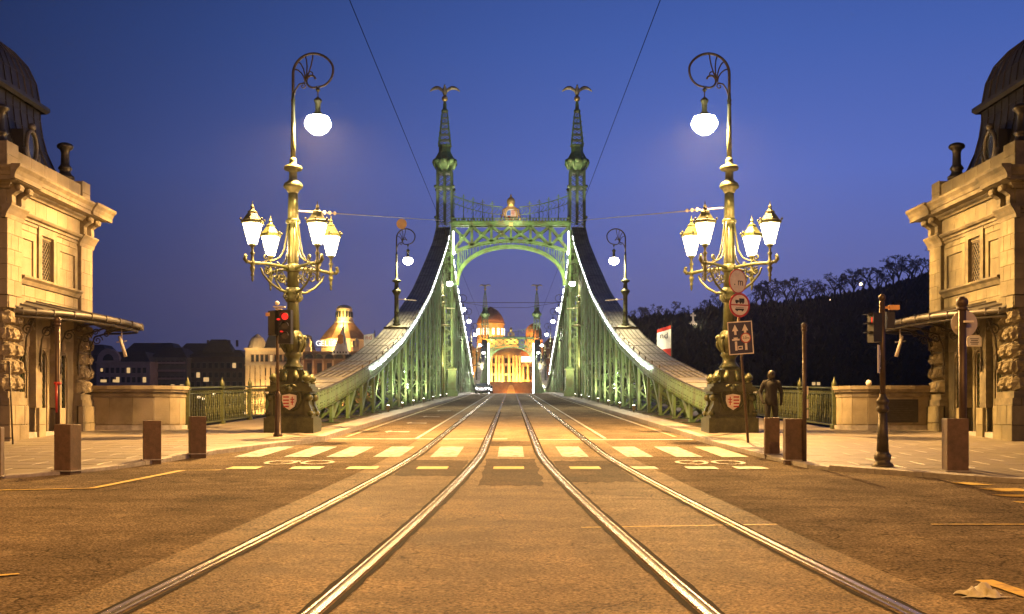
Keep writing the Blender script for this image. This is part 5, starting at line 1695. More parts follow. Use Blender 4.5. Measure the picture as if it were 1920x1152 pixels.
# ------------------------------------------------------------ wires
def wire(name, pts, r, label, group=None, m='iron', sag=0):
    b = MB(); pts = list(pts)
    out = []
    for a, c in zip(pts[:-1], pts[1:]):
        a = Vector(a); c = Vector(c)
        n = 10
        for k in range(n):
            u = k / n; p = a.lerp(c, u); p.z -= sag * 4 * u * (1 - u); out.append(p)
    out.append(Vector(pts[-1]))
    b.tube(out, r, 5)
    o = b.build(name, M[m]); tag(o, label, 'cable', group); return o
for S, lb in ((-1, 'overhead tram wire running to the portal, traffic light side'), (1, 'overhead tram wire running to the portal, sign side')):
    pts = []
    for d in (5, 24, 40, 66, 90, 112, 140, 170, 200):
        xw = 1.75 if S < 0 else 1.62
        pts.append((S * xw, d, G(112) * 0 + 1.4 + (HZ - 735) * d / FPX + 4.25))
    wire('tram_wire', pts, .0045, lb, m='cable')
# span wires from candelabra to the portal
for S in (-1, 1):
    wire('span_wire', [(S * 6.1, 33.2, ZZ(396 if S < 0 else 390, 33.2)), (S * 6.5, 111.5, ZZ(414, 111.5))], .022, 'pale stay wire from the ' + ('traffic light candelabrum' if S < 0 else 'leaning sign candelabrum') + ' to the portal', m='cream')
    b = MB(); grp = thing('insulator_string', 'white insulators on the stay wire beside the ' + ('traffic light candelabrum' if S < 0 else 'leaning sign candelabrum'), 'insulator', (S * 6.1, 37.7, 7.9))
    for k in range(3):
        y = 34.2 + k * 1.1; b = MB()
        b.ball((S * 6.1, y + 3.5, ZZ(396 if S < 0 else 390, 33.2) + (y + 3.5 - 33.2) * (ZZ(414, 111.5) - ZZ(396, 33.2)) / 78), .07, 6, 4)
        b.build('insulator', M['cream'], grp)
wire('cross_wire', [(-6.4, 146, 15.2), (6.4, 146, 15.2)], .035, 'thin wire spanning the bridge between two lamps beyond the portal')
wire('cross_wire', [(-6.4, 120, 13.0), (-1.8, 122, 12.4), (1.7, 122, 12.4), (6.4, 120, 13.0)], .02, 'thin suspension wire crossing just behind the first portal')

# ------------------------------------------------------------ posts, signals, signs
def post(name, px_t, py_t, px_b, py_b, r, label, cat, m='pole_brown', d=None, ball=True):
    d = 1.68 / (.0333 + (py_b - HZ) / FPX) if d is None else d
    p0 = P(px_b, py_b, d); p1 = P(px_t, py_t, d)
    p0.z = ZS(d)
    t = thing(name, label, cat, p0)
    b = MB(); b.tube([p0 - Vector((0, 0, .03)), p1], r, 10)
    b.build('pole', M[m], t)
    if ball:
        b = MB(); b.lathe([(r * 1.3, -.05), (r * 1.3, 0), (r * .9, .02)], 10, p1); b.ball(p1 + Vector((0, 0, r * 1.3)), r * 1.5, 10, 7); b.build('ball_cap', M[m], t)
    return t, p0, p1, d
t, p0, p1, d = post('post', 108, 607, 108, 882, .042, 'tall thin brown post with a ball cap standing in front of a bollard', 'post')
b = MB(); b.lathe([(.06, 1.48), (.065, 1.5), (.06, 1.53)], 10, p0); b.tube([p0 + Vector((0, -.05, 1.0)), p0 + Vector((0, -.05, 1.5))], .02, 6); b.build('sticker_band', M['red_sign'], t)
t, p0, p1, d = post('post', 1508, 616, 1509, 865, .038, 'thin brown pole with ball cap and small stickers, beside a bollard', 'post')
for z in (1.25, 1.0, .8): 
    b = MB(); b.box((p0.x + .045, p0.y - .02, p0.z + z + .1), (.03, .04, .16)); b.build('sticker', M['cream'], t)
# round sign from behind
t, p0, p1, d = post('sign_post', 1804, 577, 1806, 883, .07, 'thick brown post with a round traffic sign seen from behind', 'sign post', d=20.3)
b = MB(); c = P(1808, 607, d + .1); b.prism([(c.x + .235 * math.cos(2 * PI * k / 24), c.z + .235 * math.sin(2 * PI * k / 24)) for k in range(24)], 'y', c.y, c.y + .012); b.build('sign_disc', M['sign_back'], t)
b = MB(); b.box((c.x, c.y - .1, c.z + .02), (.17, .25, .035)); b.box((c.x - .12, c.y - .02, c.z - .07), (.1, .03, .05)); b.build('clamp', M['cream'], t)
# street name plate on the wall
b = MB(); c = P(1826, 640, 30.9); cx0 = 12.36
pl = thing('street_plate', 'small enamel plate with rounded top under the dimmer toll house canopy', 'plate', (12.0, 30.6, 3.3))
b = MB(); c = P(1827, 640, 29.8); b.prism([(c.x - .19, c.z - .14), (c.x + .19, c.z - .14), (c.x + .19, c.z + .08), (c.x + .12, c.z + .16), (c.x - .12, c.z + .16), (c.x - .19, c.z + .08)], 'y', c.y, c.y + .02); b.build('plate_face', M['cream'], pl)
b = MB(); b.prism([(c.x - .17, c.z - .12), (c.x + .17, c.z - .12), (c.x + .17, c.z + .07), (c.x + .11, c.z + .14), (c.x - .11, c.z + .14), (c.x - .17, c.z + .07)], 'y', c.y - .004, c.y); b.build('plate_field', M['white_sign'], pl)
for i in range(4):
    b = MB(); b.bb(c.x - .11 + .02 * (i % 2), c.x + .11 - .02 * (i % 2), c.y - .009, c.y - .004, c.z + .05 - i * .045, c.z + .07 - i * .045); b.build('plate_text', M['iron'], pl)
b = MB(); b.bar((c.x, c.y + .02, c.z), (c.x, c.y + .02, 3.9), .02, .02); b.build('hanger', M['iron'], pl)

# left traffic light
zb0 = ZS(31); dT = 30.6
xT = XX(521, dT); zT = ZS(dT)
t = thing('traffic_light', 'black pedestrian and vehicle traffic light showing red in front of the candelabrum', 'traffic light', (xT, dT, zT))
b = MB(); b.lathe([(.12, -.02), (.12, .06), (.085, .1), (.075, 1.05), (.09, 1.1), (.05, 1.18), (.045, 1.2)], 12, (xT, dT, zT)); b.build('base', M['pole_brown'], t)
b = MB(); b.tube([(xT, dT, zT + 1.15), (xT - .02, dT, ZZ(575, dT))], .042, 10); b.build('pole', M['pole_brown'], t)
b = MB(); b.ball((xT - .02, dT, ZZ(569, dT)), .06, 10, 6); b.build('ball_cap', M['cream'], t)
h1 = MB(); xh = XX(519, dT - .1); z0_, z1_ = ZZ(630, dT), ZZ(584, dT)
h1.box((xh - .04, dT - .1, (z0_ + z1_) / 2), (.26, .28, z1_ - z0_), R(50)); h1.build('signal_head', M['black'], t)
h2 = MB(); xh2 = XX(536, dT - .2); z0b, z1b = ZZ(646, dT), ZZ(583, dT)
h2.box((xh2, dT - .22, (z0b + z1b) / 2), (.34, .2, z1b - z0b), R(-8))
sh = h2.build('signal_head', M['black'], t)
hgt = z1b - z0b
for i in range(3):
    zc_ = z1b - hgt * (.2 + .28 * i)
    hd = MB(); n = 10
    pts_ = []
    for k in range(n + 1):
        a = PI * k / n; pts_.append((xh2 + .11 * math.cos(a), zc_ + .11 * math.sin(a)))
    for k in range(n):
        (xa_, za_), (xb_, zb_) = pts_[k], pts_[k + 1]
        hd.add([(xa_, dT - .32, za_), (xb_, dT - .32, zb_), (xb_, dT - .5, zb_), (xa_, dT - .5, za_)], [(0, 1, 2, 3)])
    hd.build('visor', M['black'], sh)
    ln = MB(); ln.prism([(xh2 + .09 * math.cos(2 * PI * k / 16), zc_ + .09 * math.sin(2 * PI * k / 16)) for k in range(16)], 'y', dT - .335, dT - .325); ln.build('lens', M['e_red'] if i == 0 else M['black'], sh)
for (px_, py_, r_) in ((522, 599, .05), (537, 591, .03), (528, 622, .045)):
    ln = MB(); p = P(px_, py_, dT - .38); ln.ball(p, r_, 8, 5, .5); ln.build('red_reflector', M['e_red'], t)
b = MB(); b.box(P(503, 590, dT - .1), (.12, .12, .09)); b.build('push_box', M['orange_box'], t)
b = MB(); b.box((XX(526, dT), dT - .15, ZZ(577, dT)), (.3, .2, .03)); b.box((XX(526, dT), dT - .2, ZZ(582, dT)), (.16, .2, .03)); b.build('head_bracket', M['cream'], t)

# right traffic light
dR = 20.8; xR = XX(1655, dR); zR = ZS(dR)
t = thing('traffic_light', 'traffic light on a fluted cast iron post with a zebra crossing sign', 'traffic light', (xR, dR, zR))
b = MB(); b.lathe([(.19, -.03), (.19, .02), (.17, .05), (.125, .09), (.15, .14), (.15, .2), (.12, .24), (.105, .27)], 16, (xR, dR, zR))
for k in range(4): b.ball((xR + .17 * math.cos(PI / 4 + k * PI / 2), dR + .17 * math.sin(PI / 4 + k * PI / 2), zR + .03), .025, 6, 4)
b.build('base', M['iron'], t)
b = MB(); b.lathe([(.11, .26), (.075, .98)], 20, (xR, dR, zR), flute=.12); b.lathe([(.08, .97), (.11, 1.0), (.115, 1.05), (.09, 1.08), (.10, 1.13), (.12, 1.17), (.1, 1.21), (.06, 1.26), (.055, 1.3)], 16, (xR, dR, zR)); b.build('fluted_column', M['iron'], t)
b = MB(); b.tube([(xR, dR, zR + 1.28), (xR - .01, dR, ZZ(565, dR))], .052, 10); b.build('pole', M['pole_brown'], t)
b = MB(); b.ball((xR - .01, dR, ZZ(558, dR)), .065, 10, 7); b.build('ball_cap', M['pole_brown'], t)
b = MB(); b.box((XX(1640, dR), dR, (ZZ(588, dR) + ZZ(642, dR)) / 2), (.16, .24, ZZ(588, dR) - ZZ(642, dR)), R(10)); sh = b.build('signal_head', M['black'], t)
for i, z in enumerate((590, 607, 624)):
    v = MB(); v.bar((XX(1640, dR) - .07, dR, ZZ(z - 2, dR)), (XX(1621, dR), dR, ZZ(z, dR)), .2, .012); v.build('visor', M['black'], sh)
v = MB(); v.box((XX(1634, dR), dR - .02, ZZ(601, dR)), (.03, .12, .1)); v.build('lens', M['e_red'], sh)
b = MB(); b.box((XX(1668, dR), dR + .02, (ZZ(590, dR) + ZZ(612, dR)) / 2), (.14, .2, .3)); b.build('signal_head', M['black'], t)
b = MB(); b.box((XX(1676, dR), dR, ZZ(577, dR)), (.18, .1, .085)); b.bar((xR, dR, ZZ(577, dR)), (XX(1668, dR), dR, ZZ(577, dR)), .04, .04); b.build('orange_box', M['orange_box'], t)
sg = MB(); c0 = P(1648.5, 674, dR - .07)
sg.box(c0, (.40, .015, .50), R(66)); so = sg.build('crossing_sign', M['white_sign'], t)
sg = MB(); sg.box(c0 + Vector((-.008, -.005, 0)), (.36, .015, .45), R(66)); sg.build('sign_field', M['blue_sign'], so)
def tri(c, w, h, rz, off, name, m, parent):
    u = Vector((math.cos(rz), math.sin(rz), 0)); n_ = Vector((math.sin(rz), -math.cos(rz), 0))
    b = MB(); vs = [c - u * w + Vector((0, 0, -h)) + n_ * off, c + u * w + Vector((0, 0, -h)) + n_ * off, c + Vector((0, 0, h)) + n_ * off]
    vs2 = [v + n_ * .004 for v in vs]
    b.add(vs + vs2, [(0, 1, 2), (5, 4, 3), (0, 1, 4, 3), (1, 2, 5, 4), (2, 0, 3, 5)]); return b.build(name, m, parent)
tri(c0, .15, .17, R(66), .017, 'sign_triangle', M['white_sign'], so)
fg = MB(); 
u = Vector((math.cos(R(66)), math.sin(R(66)), 0)); nn = Vector((math.sin(R(66)), -math.cos(R(66)), 0)) * .026
fg.ball(c0 + nn + Vector((0, 0, .06)), .02, 6, 4)
fg.bar(c0 + nn + Vector((0, 0, .04)), c0 + nn + Vector((0, 0, -.04)), .03, .008)
fg.bar(c0 + nn + Vector((0, 0, -.03)), c0 + nn + u * .05 + Vector((0, 0, -.14)), .02, .008); fg.bar(c0 + nn + Vector((0, 0, -.03)), c0 + nn - u * .05 + Vector((0, 0, -.14)), .02, .008)
fg.build('walking_figure', M['black'], so)

# leaning sign pole
dS = 28.0
pb = P(1403, 830, dS); pb.z = ZS(dS); pt = P(1378, 508, dS)
t = thing('sign_pole', 'leaning pole with two round restriction signs above a black square lane sign', 'sign pole', pb)
b = MB(); b.tube([pb - Vector((0, 0, .05)), pt], .033, 10); b.build('pole', M['pole_brown'], t)
lean = math.atan2(pt.x - pb.x, pt.z - pb.z)
def disc(c, r, yaw, y_off, name, m, parent, th=.01, sq=1.0):
    u = Vector((math.cos(yaw), math.sin(yaw), 0)); n_ = Vector((math.sin(yaw), -math.cos(yaw), 0))
    b = MB(); k_ = 28
    f = [Vector(c) + u * (r * math.cos(2 * PI * k / k_)) + Vector((0, 0, r * math.sin(2 * PI * k / k_))) + n_ * y_off for k in range(k_)]
    g = [v + n_ * th for v in f]
    b.add(f + g, [tuple(range(k_)), tuple(range(2 * k_ - 1, k_ - 1, -1))] + [(i, (i + 1) % k_, k_ + (i + 1) % k_, k_ + i) for i in range(k_)])
    return b.build(name, m, parent)
def sbar(c, u, x0, x1, z0, z1, off, n_, name, m, parent, rot=0):
    b = MB(); c = Vector(c)
    def q(x, z, o):
        xr = x * math.cos(rot) - z * math.sin(rot); zr = x * math.sin(rot) + z * math.cos(rot)
        return c + u * xr + Vector((0, 0, zr)) + n_ * o
    b.add([q(x0, z0, off), q(x1, z0, off), q(x1, z1, off), q(x0, z1, off), q(x0, z0, off + .003), q(x1, z0, off + .003), q(x1, z1, off + .003), q(x0, z1, off + .003)],
          [(3, 2, 1, 0), (4, 5, 6, 7), (0, 1, 5, 4), (1, 2, 6, 5), (2, 3, 7, 6), (3, 0, 4, 7)])
    return b.build(name, m, parent)
yaw1 = R(36)
c = P(1381, 528, dS - .06)
s1 = disc(c, .30, yaw1, .03, 'round_sign', M['red_sign'], t)
disc(c, .27, yaw1, .042, 'sign_field', M['cream'], s1, .003)
n1 = Vector((math.sin(yaw1), -math.cos(yaw1), 0)); u1 = Vector((math.cos(yaw1), math.sin(yaw1), 0))
text('sign_text', '. m', M['black'], c + n1 * .05 + u1 * .02 + Vector((0, 0, -.02)), .26, (PI / 2, 0, yaw1), s1)
yaw2 = R(24)
c = P(1385, 572.5, dS - .06)
n2 = Vector((math.sin(yaw2), -math.cos(yaw2), 0)); u2 = Vector((math.cos(yaw2), math.sin(yaw2), 0))
s2 = disc(c, .30, yaw2, .03, 'round_sign', M['red_sign'], t)
disc(c, .245, yaw2, .042, 'sign_field', M['cream'], s2, .003)
sbar(c, u2, -.25, .25, -.015, .015, .047, n2, 'sign_bar', M['red_sign'], s2)
sbar(c, u2, -.02, .13, .06, .16, .047, n2, 'truck_symbol', M['black'], s2); sbar(c, u2, -.13, -.03, .06, .12, .047, n2, 'truck_symbol', M['black'], s2)
for xx in (-.09, .02, .09): disc(c + u2 * xx + Vector((0, 0, .055)), .025, yaw2, .048, 'truck_symbol', M['black'], s2, .003)
sbar(c, u2, -.13, .12, -.13, -.09, .047, n2, 'bus_symbol', M['black'], s2); sbar(c, u2, -.11, .12, -.07, -.06, .047, n2, 'bus_symbol', M['black'], s2)
for xx in (-.08, .07): disc(c + u2 * xx + Vector((0, 0, -.135)), .02, yaw2, .048, 'bus_symbol', M['black'], s2, .003)
c = P(1388, 634, dS - .06); rot = R(4)
u3 = Vector((1, 0, 0)); n3 = Vector((0, -1, 0))
q_ = sbar(c, u3, -.30, .30, -.40, .40, .03, n3, 'lane_sign', M['cream'], t, rot)
sbar(c, u3, -.275, .275, -.375, .375, .034, n3, 'sign_field', M['navy'], q_, rot)
for xx, z0_ in ((-.12, 0), (.12, 0)):
    sbar(c, u3, xx - .028, xx + .028, -.30, -.08, .039, n3, 'arrow', M['cream'], q_, rot)
    sbar(c, u3, xx - .028, xx + .028, .08, .18, .039, n3, 'arrow', M['cream'], q_, rot)
    b = MB()
    def qq(x, z, o): return c + u3 * (x * math.cos(rot) - z * math.sin(rot)) + Vector((0, 0, x * math.sin(rot) + z * math.cos(rot))) + n3 * o
    b.add([qq(xx - .075, .17, .039), qq(xx + .075, .17, .039), qq(xx, .33, .039), qq(xx - .075, .17, .043), qq(xx + .075, .17, .043), qq(xx, .33, .043)], [(0, 1, 2), (5, 4, 3), (0, 1, 4, 3), (1, 2, 5, 4), (2, 0, 3, 5)])
    b.build('arrow_head', M['cream'], q_)
sbar(c, u3, -.21, -.03, -.06, -.02, .039, n3, 'gate_symbol', M['cream'], q_, rot); sbar(c, u3, -.17, -.07, -.02, .015, .039, n3, 'gate_symbol', M['cream'], q_, rot)
cc = c + Vector((.125, 0, .0))
r_ = disc(cc, .125, 0, .045, 'small_round_sign', M['red_sign'], q_, .003); 
disc(cc, .10, 0, .049, 'small_sign_field', M['cream'], q_, .003)
text('sign_text', '2,0m', M['black'], cc + n3 * .056, .085, (PI / 2, 0, 0), q_, .001)
sbar(c + Vector((.0, 0, -.24)), u3, -.06, .055, -.045, .045, .039, n3, 'sticker', M['cream'], q_, rot)
sbar(c + Vector((.0, 0, -.24)), u3, -.045, .03, -.02, .02, .043, n3, 'sticker_mark', M['navy'], q_, rot)

# barrier at the left edge
dB = 27.2
t = thing('barrier', 'thin tubular barrier leaning near the golden toll house corner', 'barrier', (XX(22, dB), dB, ZS(dB)))
b = MB(); x0 = XX(24, dB); z0 = ZS(dB)
b.tube([(x0, dB, z0), (x0 - .08, dB, z0 + 1.95)], .022, 6); b.build('upright', M['iron'], t)
b = MB(); b.tube([(x0 - .08, dB, z0 + 1.9), (x0 - 1.6, dB - .2, z0 + 1.9)], .018, 6); b.tube([(x0, dB, z0 + .15), (x0 - 1.6, dB - .2, z0 + .15)], .018, 6); b.build('cross_rail', M['iron'], t)

# ------------------------------------------------------------ flags on the walkway
def flag(px0, px1, py0, py1, d, label, red, letters, sail=False):
    x0, x1 = XX(px0, d), XX(px1, d); z0, z1 = ZZ(py1, d), ZZ(py0, d)
    t = thing('banner_flag', label, 'flag', (x1, d, G(d)))
    b = MB(); b.tube([(x1 + .03, d, G(d) + .1), (x1 + .03 - (.35 if sail else 0), d, z1 + .2)], .025, 6); b.build('pole', M['iron'], t)
    c = MB(); n = 8; vs = []; fs = []
    nz = 10
    for j in range(nz + 1):
        v = j / nz
        for i in range(n + 1):
            u = i / n
            xl = x0 + (x1 - x0) * (v * .62 if sail else 0)
            xr = x1 - (.33 * v if sail else 0)
            x = xl + (xr - xl) * u
            zt_ = z0 + (z1 - z0) * v - (0 if sail else (1 - u) * (z1 - z0) * .12 * v)
            vs.append((x, d + .06 * math.sin(u * 6 + v * 3), zt_))
    for j in range(nz):
        for i in range(n): fs.append((j * (n + 1) + i, j * (n + 1) + i + 1, (j + 1) * (n + 1) + i + 1, (j + 1) * (n + 1) + i))
    c.add(vs, fs, True)
    if red:
        k = 0
        for j in range(nz):
            for i in range(n):
                c.m[k] = 1 if (j < 4 or j == nz - 1) else 0; k += 1
    c.build('cloth', [M['white_sign'], M['red_sign']], t, fix=False)
    if letters: text('lettering', letters, M['red_sign'] if not red else M['navy'], ((x0 + x1) / 2 - .02, d - .09, z0 + (z1 - z0) * .72), (x1 - x0) * .62, parent=t, extrude=.004)
    if red:
        disc(Vector(((x0 + x1) / 2 - .05, d - .08, z0 + (z1 - z0) * .16)), .2, 0, .01, 'emblem', M['white_sign'], t, .004)
    return t
flag(622, 655, 612, 665, 62, 'tall white sail banner with an orange crest in front of the lit hotel tower', False, None, True)
tb = bpy.data.objects['banner_flag']
cpt = P(638, 636, 61.8)
b = MB(); b.prism([(cpt.x + .22 * math.cos(2 * PI * k / 8) * (1 if k % 2 else .6), cpt.z + .28 * math.sin(2 * PI * k / 8)) for k in range(8)], 'y', 61.88, 61.9); b.build('crest', M['orange_box'], tb)
b = MB()
for k in range(5): b.box(P(627 + k * 5.5, 661, 61.9), (.07, .01, .09))
b.build('small_print', M['navy'], tb)
flag(682, 702, 625, 655, 78, 'small white banner with dark letters rising above the chord plates', False, 'nd')
flag(1232, 1258, 610, 682, 70, 'red and white banner with dark letters in front of the dark hill', True, 'nd')

# ------------------------------------------------------------ far shore: city, hotel, baths
def windows(t, x0, x1, z0, z1, nx, nz, y, w, h, lit=0.0, seed=1, frame=None, arch=False):
    r = random.Random(seed)
    for i in range(nx):
        for j in range(nz):
            xc = x0 + (x1 - x0) * (i + .5) / nx; zc = z0 + (z1 - z0) * (j + .5) / nz
            b = MB()
            b.bb(xc - w / 2 - .15, xc + w / 2 + .15, y - .22, y - .0, zc - h / 2 - .2, zc - h / 2)
            b.bb(xc - w / 2 - .15, xc - w / 2, y - .18, y, zc - h / 2, zc + h / 2); b.bb(xc + w / 2, xc + w / 2 + .15, y - .18, y, zc - h / 2, zc + h / 2)
            b.bb(xc - w / 2 - .2, xc + w / 2 + .2, y - .25, y, zc + h / 2, zc + h / 2 + .25)
            wo = b.build('window', frame or M['city_a'], t)
            p = MB(); p.bb(xc - w / 2, xc + w / 2, y - .05, y - .02, zc - h / 2, zc + h / 2)
            p.build('pane', M['e_win'] if r.random() < lit else M['glass'], wo)
def bld(name, px0, px1, py, d, m, label, cat='building', depth=22, roofh=4, roofm='slate'):
    x0, x1 = XX(px0, d), XX(px1, d); z1 = ZZ(py, d); z0 = .5
    t = thing(name, label, cat, ((x0 + x1) / 2, d, z0))
    b = MB(); b.bb(x0, x1, d, d + depth, z0, z1); b.build('wall', M[m], t)
    b = MB(); b.bb(x0 - .4, x1 + .4, d - .5, d + depth, z1, z1 + .5); b.bb(x0 - .2, x1 + .2, d - .3, d, z1 - 4.2, z1 - 3.8); b.build('cornice', M[m], t)
    if roofh:
        b = MB(); b.box(((x0 + x1) / 2, d + depth / 2, z1 + .5 + roofh / 2), (x1 - x0, depth, roofh), 0, max(.3, 1 - 3.5 / (x1 - x0) * 2), .5)
        b.build('roof', M[roofm], t)
    return t, x0, x1, z0, z1
d = 430
t, x0, x1, z0, z1 = bld('palace', 181, 281, 681, d, 'city_a', 'pinkish palace with a round gable glimpsed above the low wall')
windows(t, x0 + 1, x1 - 1, z1 - 8, z1 - 1, 9, 2, d, 1.3, 2.0, .12, 5, M['city_a'])
b = MB(); xm = XX(204, d); b.prism([(xm - 5, z1)] + [(xm - 4.2 * math.cos(PI * k / 10), z1 + .8 + 4.6 * math.sin(PI * k / 10)) for k in range(11)] + [(xm + 5, z1)], 'y', d - .6, d + 2); b.build('gable', M['city_a'], t)
b = MB(); b.prism([(xm - 2 * math.cos(PI * k / 8), z1 + .9 + 2.4 * math.sin(PI * k / 8)) for k in range(9)], 'y', d - .75, d - .6); b.build('window', M['glass'], t)
b = MB(); b.bb(XX(189, d), XX(193, d), d - .3, d - .1, ZZ(697, d), ZZ(691, d)); b.bb(XX(189, d), XX(200, d), d - .3, d - .1, ZZ(717, d), ZZ(712, d)); b.bb(XX(212, d), XX(222, d), d - .3, d - .1, ZZ(717, d), ZZ(712, d)); b.build('lit_window', M['e_win'], t)
t, x0, x1, z0, z1 = bld('apartment_block', 281, 350, 673, 440, 'city_b', 'long dark apartment block with pale balcony bands')
for k in range(4):
    b = MB(); b.bb(x0 + .5, x1 - .5, 438.8, 440, z1 - 2 - k * 3, z1 - 1.2 - k * 3); b.build('balcony', M['city_a'], t)
windows(t, x0 + 1, x1 - 1, z1 - 12, z1, 7, 4, 440, 1.4, 1.4, .08, 8, M['city_b'])
t, x0, x1, z0, z1 = bld('apartment_house', 350, 461, 672, 446, 'city_c', 'dark corner apartment house beside the lit hotel', roofh=3)
windows(t, x0 + 1, x1 - 1, z1 - 12, z1 - 1, 9, 3, 446, 1.4, 2.0, .05, 12, M['city_b'])
b = MB(); b.box((XX(405, 446), 452, z1 + 5), (12, 8, 5), 0, .5); b.build('turret_roof', M['slate'], t)
for px_ in (385, 398, 425, 440):
    b = MB(); b.box((XX(px_, 446), 450, z1 + 6), (.8, .8, 2.5)); b.build('chimney', M['city_c'], t)
b = MB(); b.bb(XX(382, 446), XX(392, 446), 445.6, 445.8, ZZ(716, 446), ZZ(708, 446)); b.build('lit_window', M['e_win'], t)
for (pa, pb_, py_, dd, m_, lb) in ((100, 200, 668, 520, 'city_c', 'dark distant block behind the pink palace'), (230, 330, 664, 540, 'city_b', 'distant dark roofs behind the apartment block'), (330, 430, 664, 560, 'city_c', 'faint distant house row behind the corner apartment house')):
    bld('distant_block', pa, pb_, py_, dd, m_, lb, roofh=5)

# hotel
d = 395
hot = thing('hotel', 'floodlit golden hotel with corner turret and tower behind the railing', 'hotel', (XX(560, d), d, .5))
b = MB(); x0, x1 = XX(460, d), XX(575, d); zt_ = ZZ(656, d)
b.bb(x0, x1, d, d + 25, .5, zt_); b.build('wall', M['hotel'], hot)
b = MB(); b.bb(x0 - .4, x1, d - .6, d + 25, zt_, zt_ + .6); b.bb(x0 - .2, x1, d - .4, d, ZZ(686, d), ZZ(684, d)); b.build('cornice', M['hotel'], hot)
for k in range(12):
    xp = x0 + .8 + (x1 - x0 - 1.6) * k / 11
    b = MB(); b.bb(xp - .65, xp + .65, d - .5, d, .5, ZZ(686, d)); b.build('pilaster', M['hotel'], hot)
windows(hot, x0 + 1.7, x1 - 1.7, ZZ(730, d), ZZ(687, d), 11, 2, d, 1.0, 2.4, .12, 3, M['hotel_brown'])
windows(hot, x0 + 1.7, x1 - 1.7, ZZ(684, d), ZZ(660, d), 11, 1, d, .9, 2.2, .1, 4, M['hotel_brown'])
b = MB(); b.box(((x0 + x1) / 2 + 3, d + 10, zt_ + 3), (x1 - x0 - 6, 18, 5), 0, .9, .4); b.build('roof', M['slate'], hot)
b = MB(); xt_ = XX(479, d); b.lathe([(3.3, zt_ + .6), (3.3, zt_ + 1.0), (3.0, zt_ + 1.6), (2.6, zt_ + 3.0), (2.0, zt_ + 4.2), (1.4, zt_ + 4.6), (1.1, zt_ + 4.9), (.5, zt_ + 5.4), (.1, zt_ + 5.6)], 12, (xt_, d + 3, 0), smooth=False); b.build('turret', M['hotel'], hot)
# centre block
dc = 388; x0, x1 = XX(568, dc), XX(704, dc); zc_ = ZZ(662, dc)
b = MB(); b.bb(x0, x1, dc, dc + 22, .5, zc_); b.build('centre_wall', M['hotel_brown'], hot)
b = MB(); b.bb(x0 - .5, x1, dc - .8, dc + .5, ZZ(676, dc), ZZ(673, dc)); b.bb(x0, x1, dc - .5, dc + .3, zc_, zc_ + .5); b.build('centre_cornice', M['hotel_brown'], hot)
for k in range(7):
    xc = x0 + 2 + (x1 - x0 - 4) * k / 6
    b = MB(); pts_ = [(xc - 1.6 * math.cos(PI * j / 8), ZZ(667, dc) - 1 + 1.7 * math.sin(PI * j / 8)) for j in range(9)]
    b.prism([(xc + 1.6, ZZ(673, dc)), ] + list(reversed(pts_)) + [(xc - 1.6, ZZ(673, dc))], 'y', dc - .25, dc - .1); b.build('arched_window', M['glass'], hot)
    b = MB(); b.tube([(p_[0], dc - .2, p_[1]) for p_ in pts_], .25, 6); b.build('arch_trim', M['hotel_brown'], hot)
    b = MB(); b.bb(xc - 2.3, xc - 1.8, dc - .6, dc, .5, ZZ(676, dc)); b.build('pilaster', M['hotel'], hot)
windows(hot, x0 + .6, x1 - .6, ZZ(735, dc), ZZ(680, dc), 7, 2, dc, 1.6, 4.5, .15, 6, M['hotel_brown'])
for px_ in (578, 668):
    b = MB(); b.box((XX(px_, dc), dc, zc_ + 1.3), (2.0, 1.6, 1.6)); b.tube([(XX(px_, dc), dc, zc_ + 2), (XX(px_, dc) + .3, dc, zc_ + 3.6), (XX(px_, dc), dc, zc_ + 5)], [.8, .9, .35], 8); b.tube([(XX(px_, dc) - 1, dc, zc_ + 2), (XX(px_, dc) - 1, dc, zc_ + 3.4), (XX(px_, dc) - .8, dc, zc_ + 4.2)], [.5, .6, .2], 8); b.build('statue_group', M['hotel'], hot)
letters = 'GELLÉRT'
for k, ch_ in enumerate(letters):
    text('sign_letter', ch_, M['e_sign'], (XX(597 + k * 7.4, dc - 1.5), dc - 1.5, ZZ(645, dc) ), 2.5, parent=hot, extrude=.15)
b = MB(); b.bb(XX(592, dc), XX(648, dc), dc - 1.2, dc - 1.0, ZZ(651, dc) - .2, ZZ(651, dc)); b.build('sign_frame', M['iron'], hot)
# tower
tw_x = XX(644, 400)
b = MB(); b.lathe([(8.2, ZZ(662, 400)), (8.2, ZZ(640, 400)), (8.5, ZZ(639, 400)), (8.5, ZZ(637, 400))], 8, (tw_x, 402, 0), smooth=False); b.build('tower_base', M['hotel'], hot)
b = MB(); b.lathe([(8.6, ZZ(637, 400)), (6.4, ZZ(622, 400)), (3.6, ZZ(606, 400))], 8, (tw_x, 402, 0), smooth=False); b.build('tower_roof', M['tile'], hot)
b = MB(); b.lathe([(3.5, ZZ(606, 400)), (3.4, ZZ(603, 400)), (3.0, ZZ(600, 400)), (2.9, ZZ(597, 400)), (2.75, ZZ(583, 400)), (2.85, ZZ(582, 400)), (2.75, ZZ(578, 400)), (2.2, ZZ(574, 400)), (1.0, ZZ(571.5, 400)), (.3, ZZ(571, 400))], 16, (tw_x, 402, 0), smooth=False); b.build('lantern_tower', M['hotel'], hot)
for k in range(16):
    a = 2 * PI * k / 16
    if math.sin(a) < .1:
        b = MB(); b.box((tw_x + 2.8 * math.cos(a), 402 + 2.8 * math.sin(a), ZZ(590, 400)), (.5, .5, 1.9), a); b.build('lantern_window', M['glass'], hot)
GOLD = (1, .62, .18); OR = (1, .46, .10)
for k in range(6):
    light('hotel_uplight', (XX(468 + k * 19, d - 3), d - 3.0, 4), 5200, GOLD, .3)
for k in range(5):
    light('hotel_uplight', (XX(585 + k * 24, dc - 4), dc - 4, 6), 2600, OR, .3)
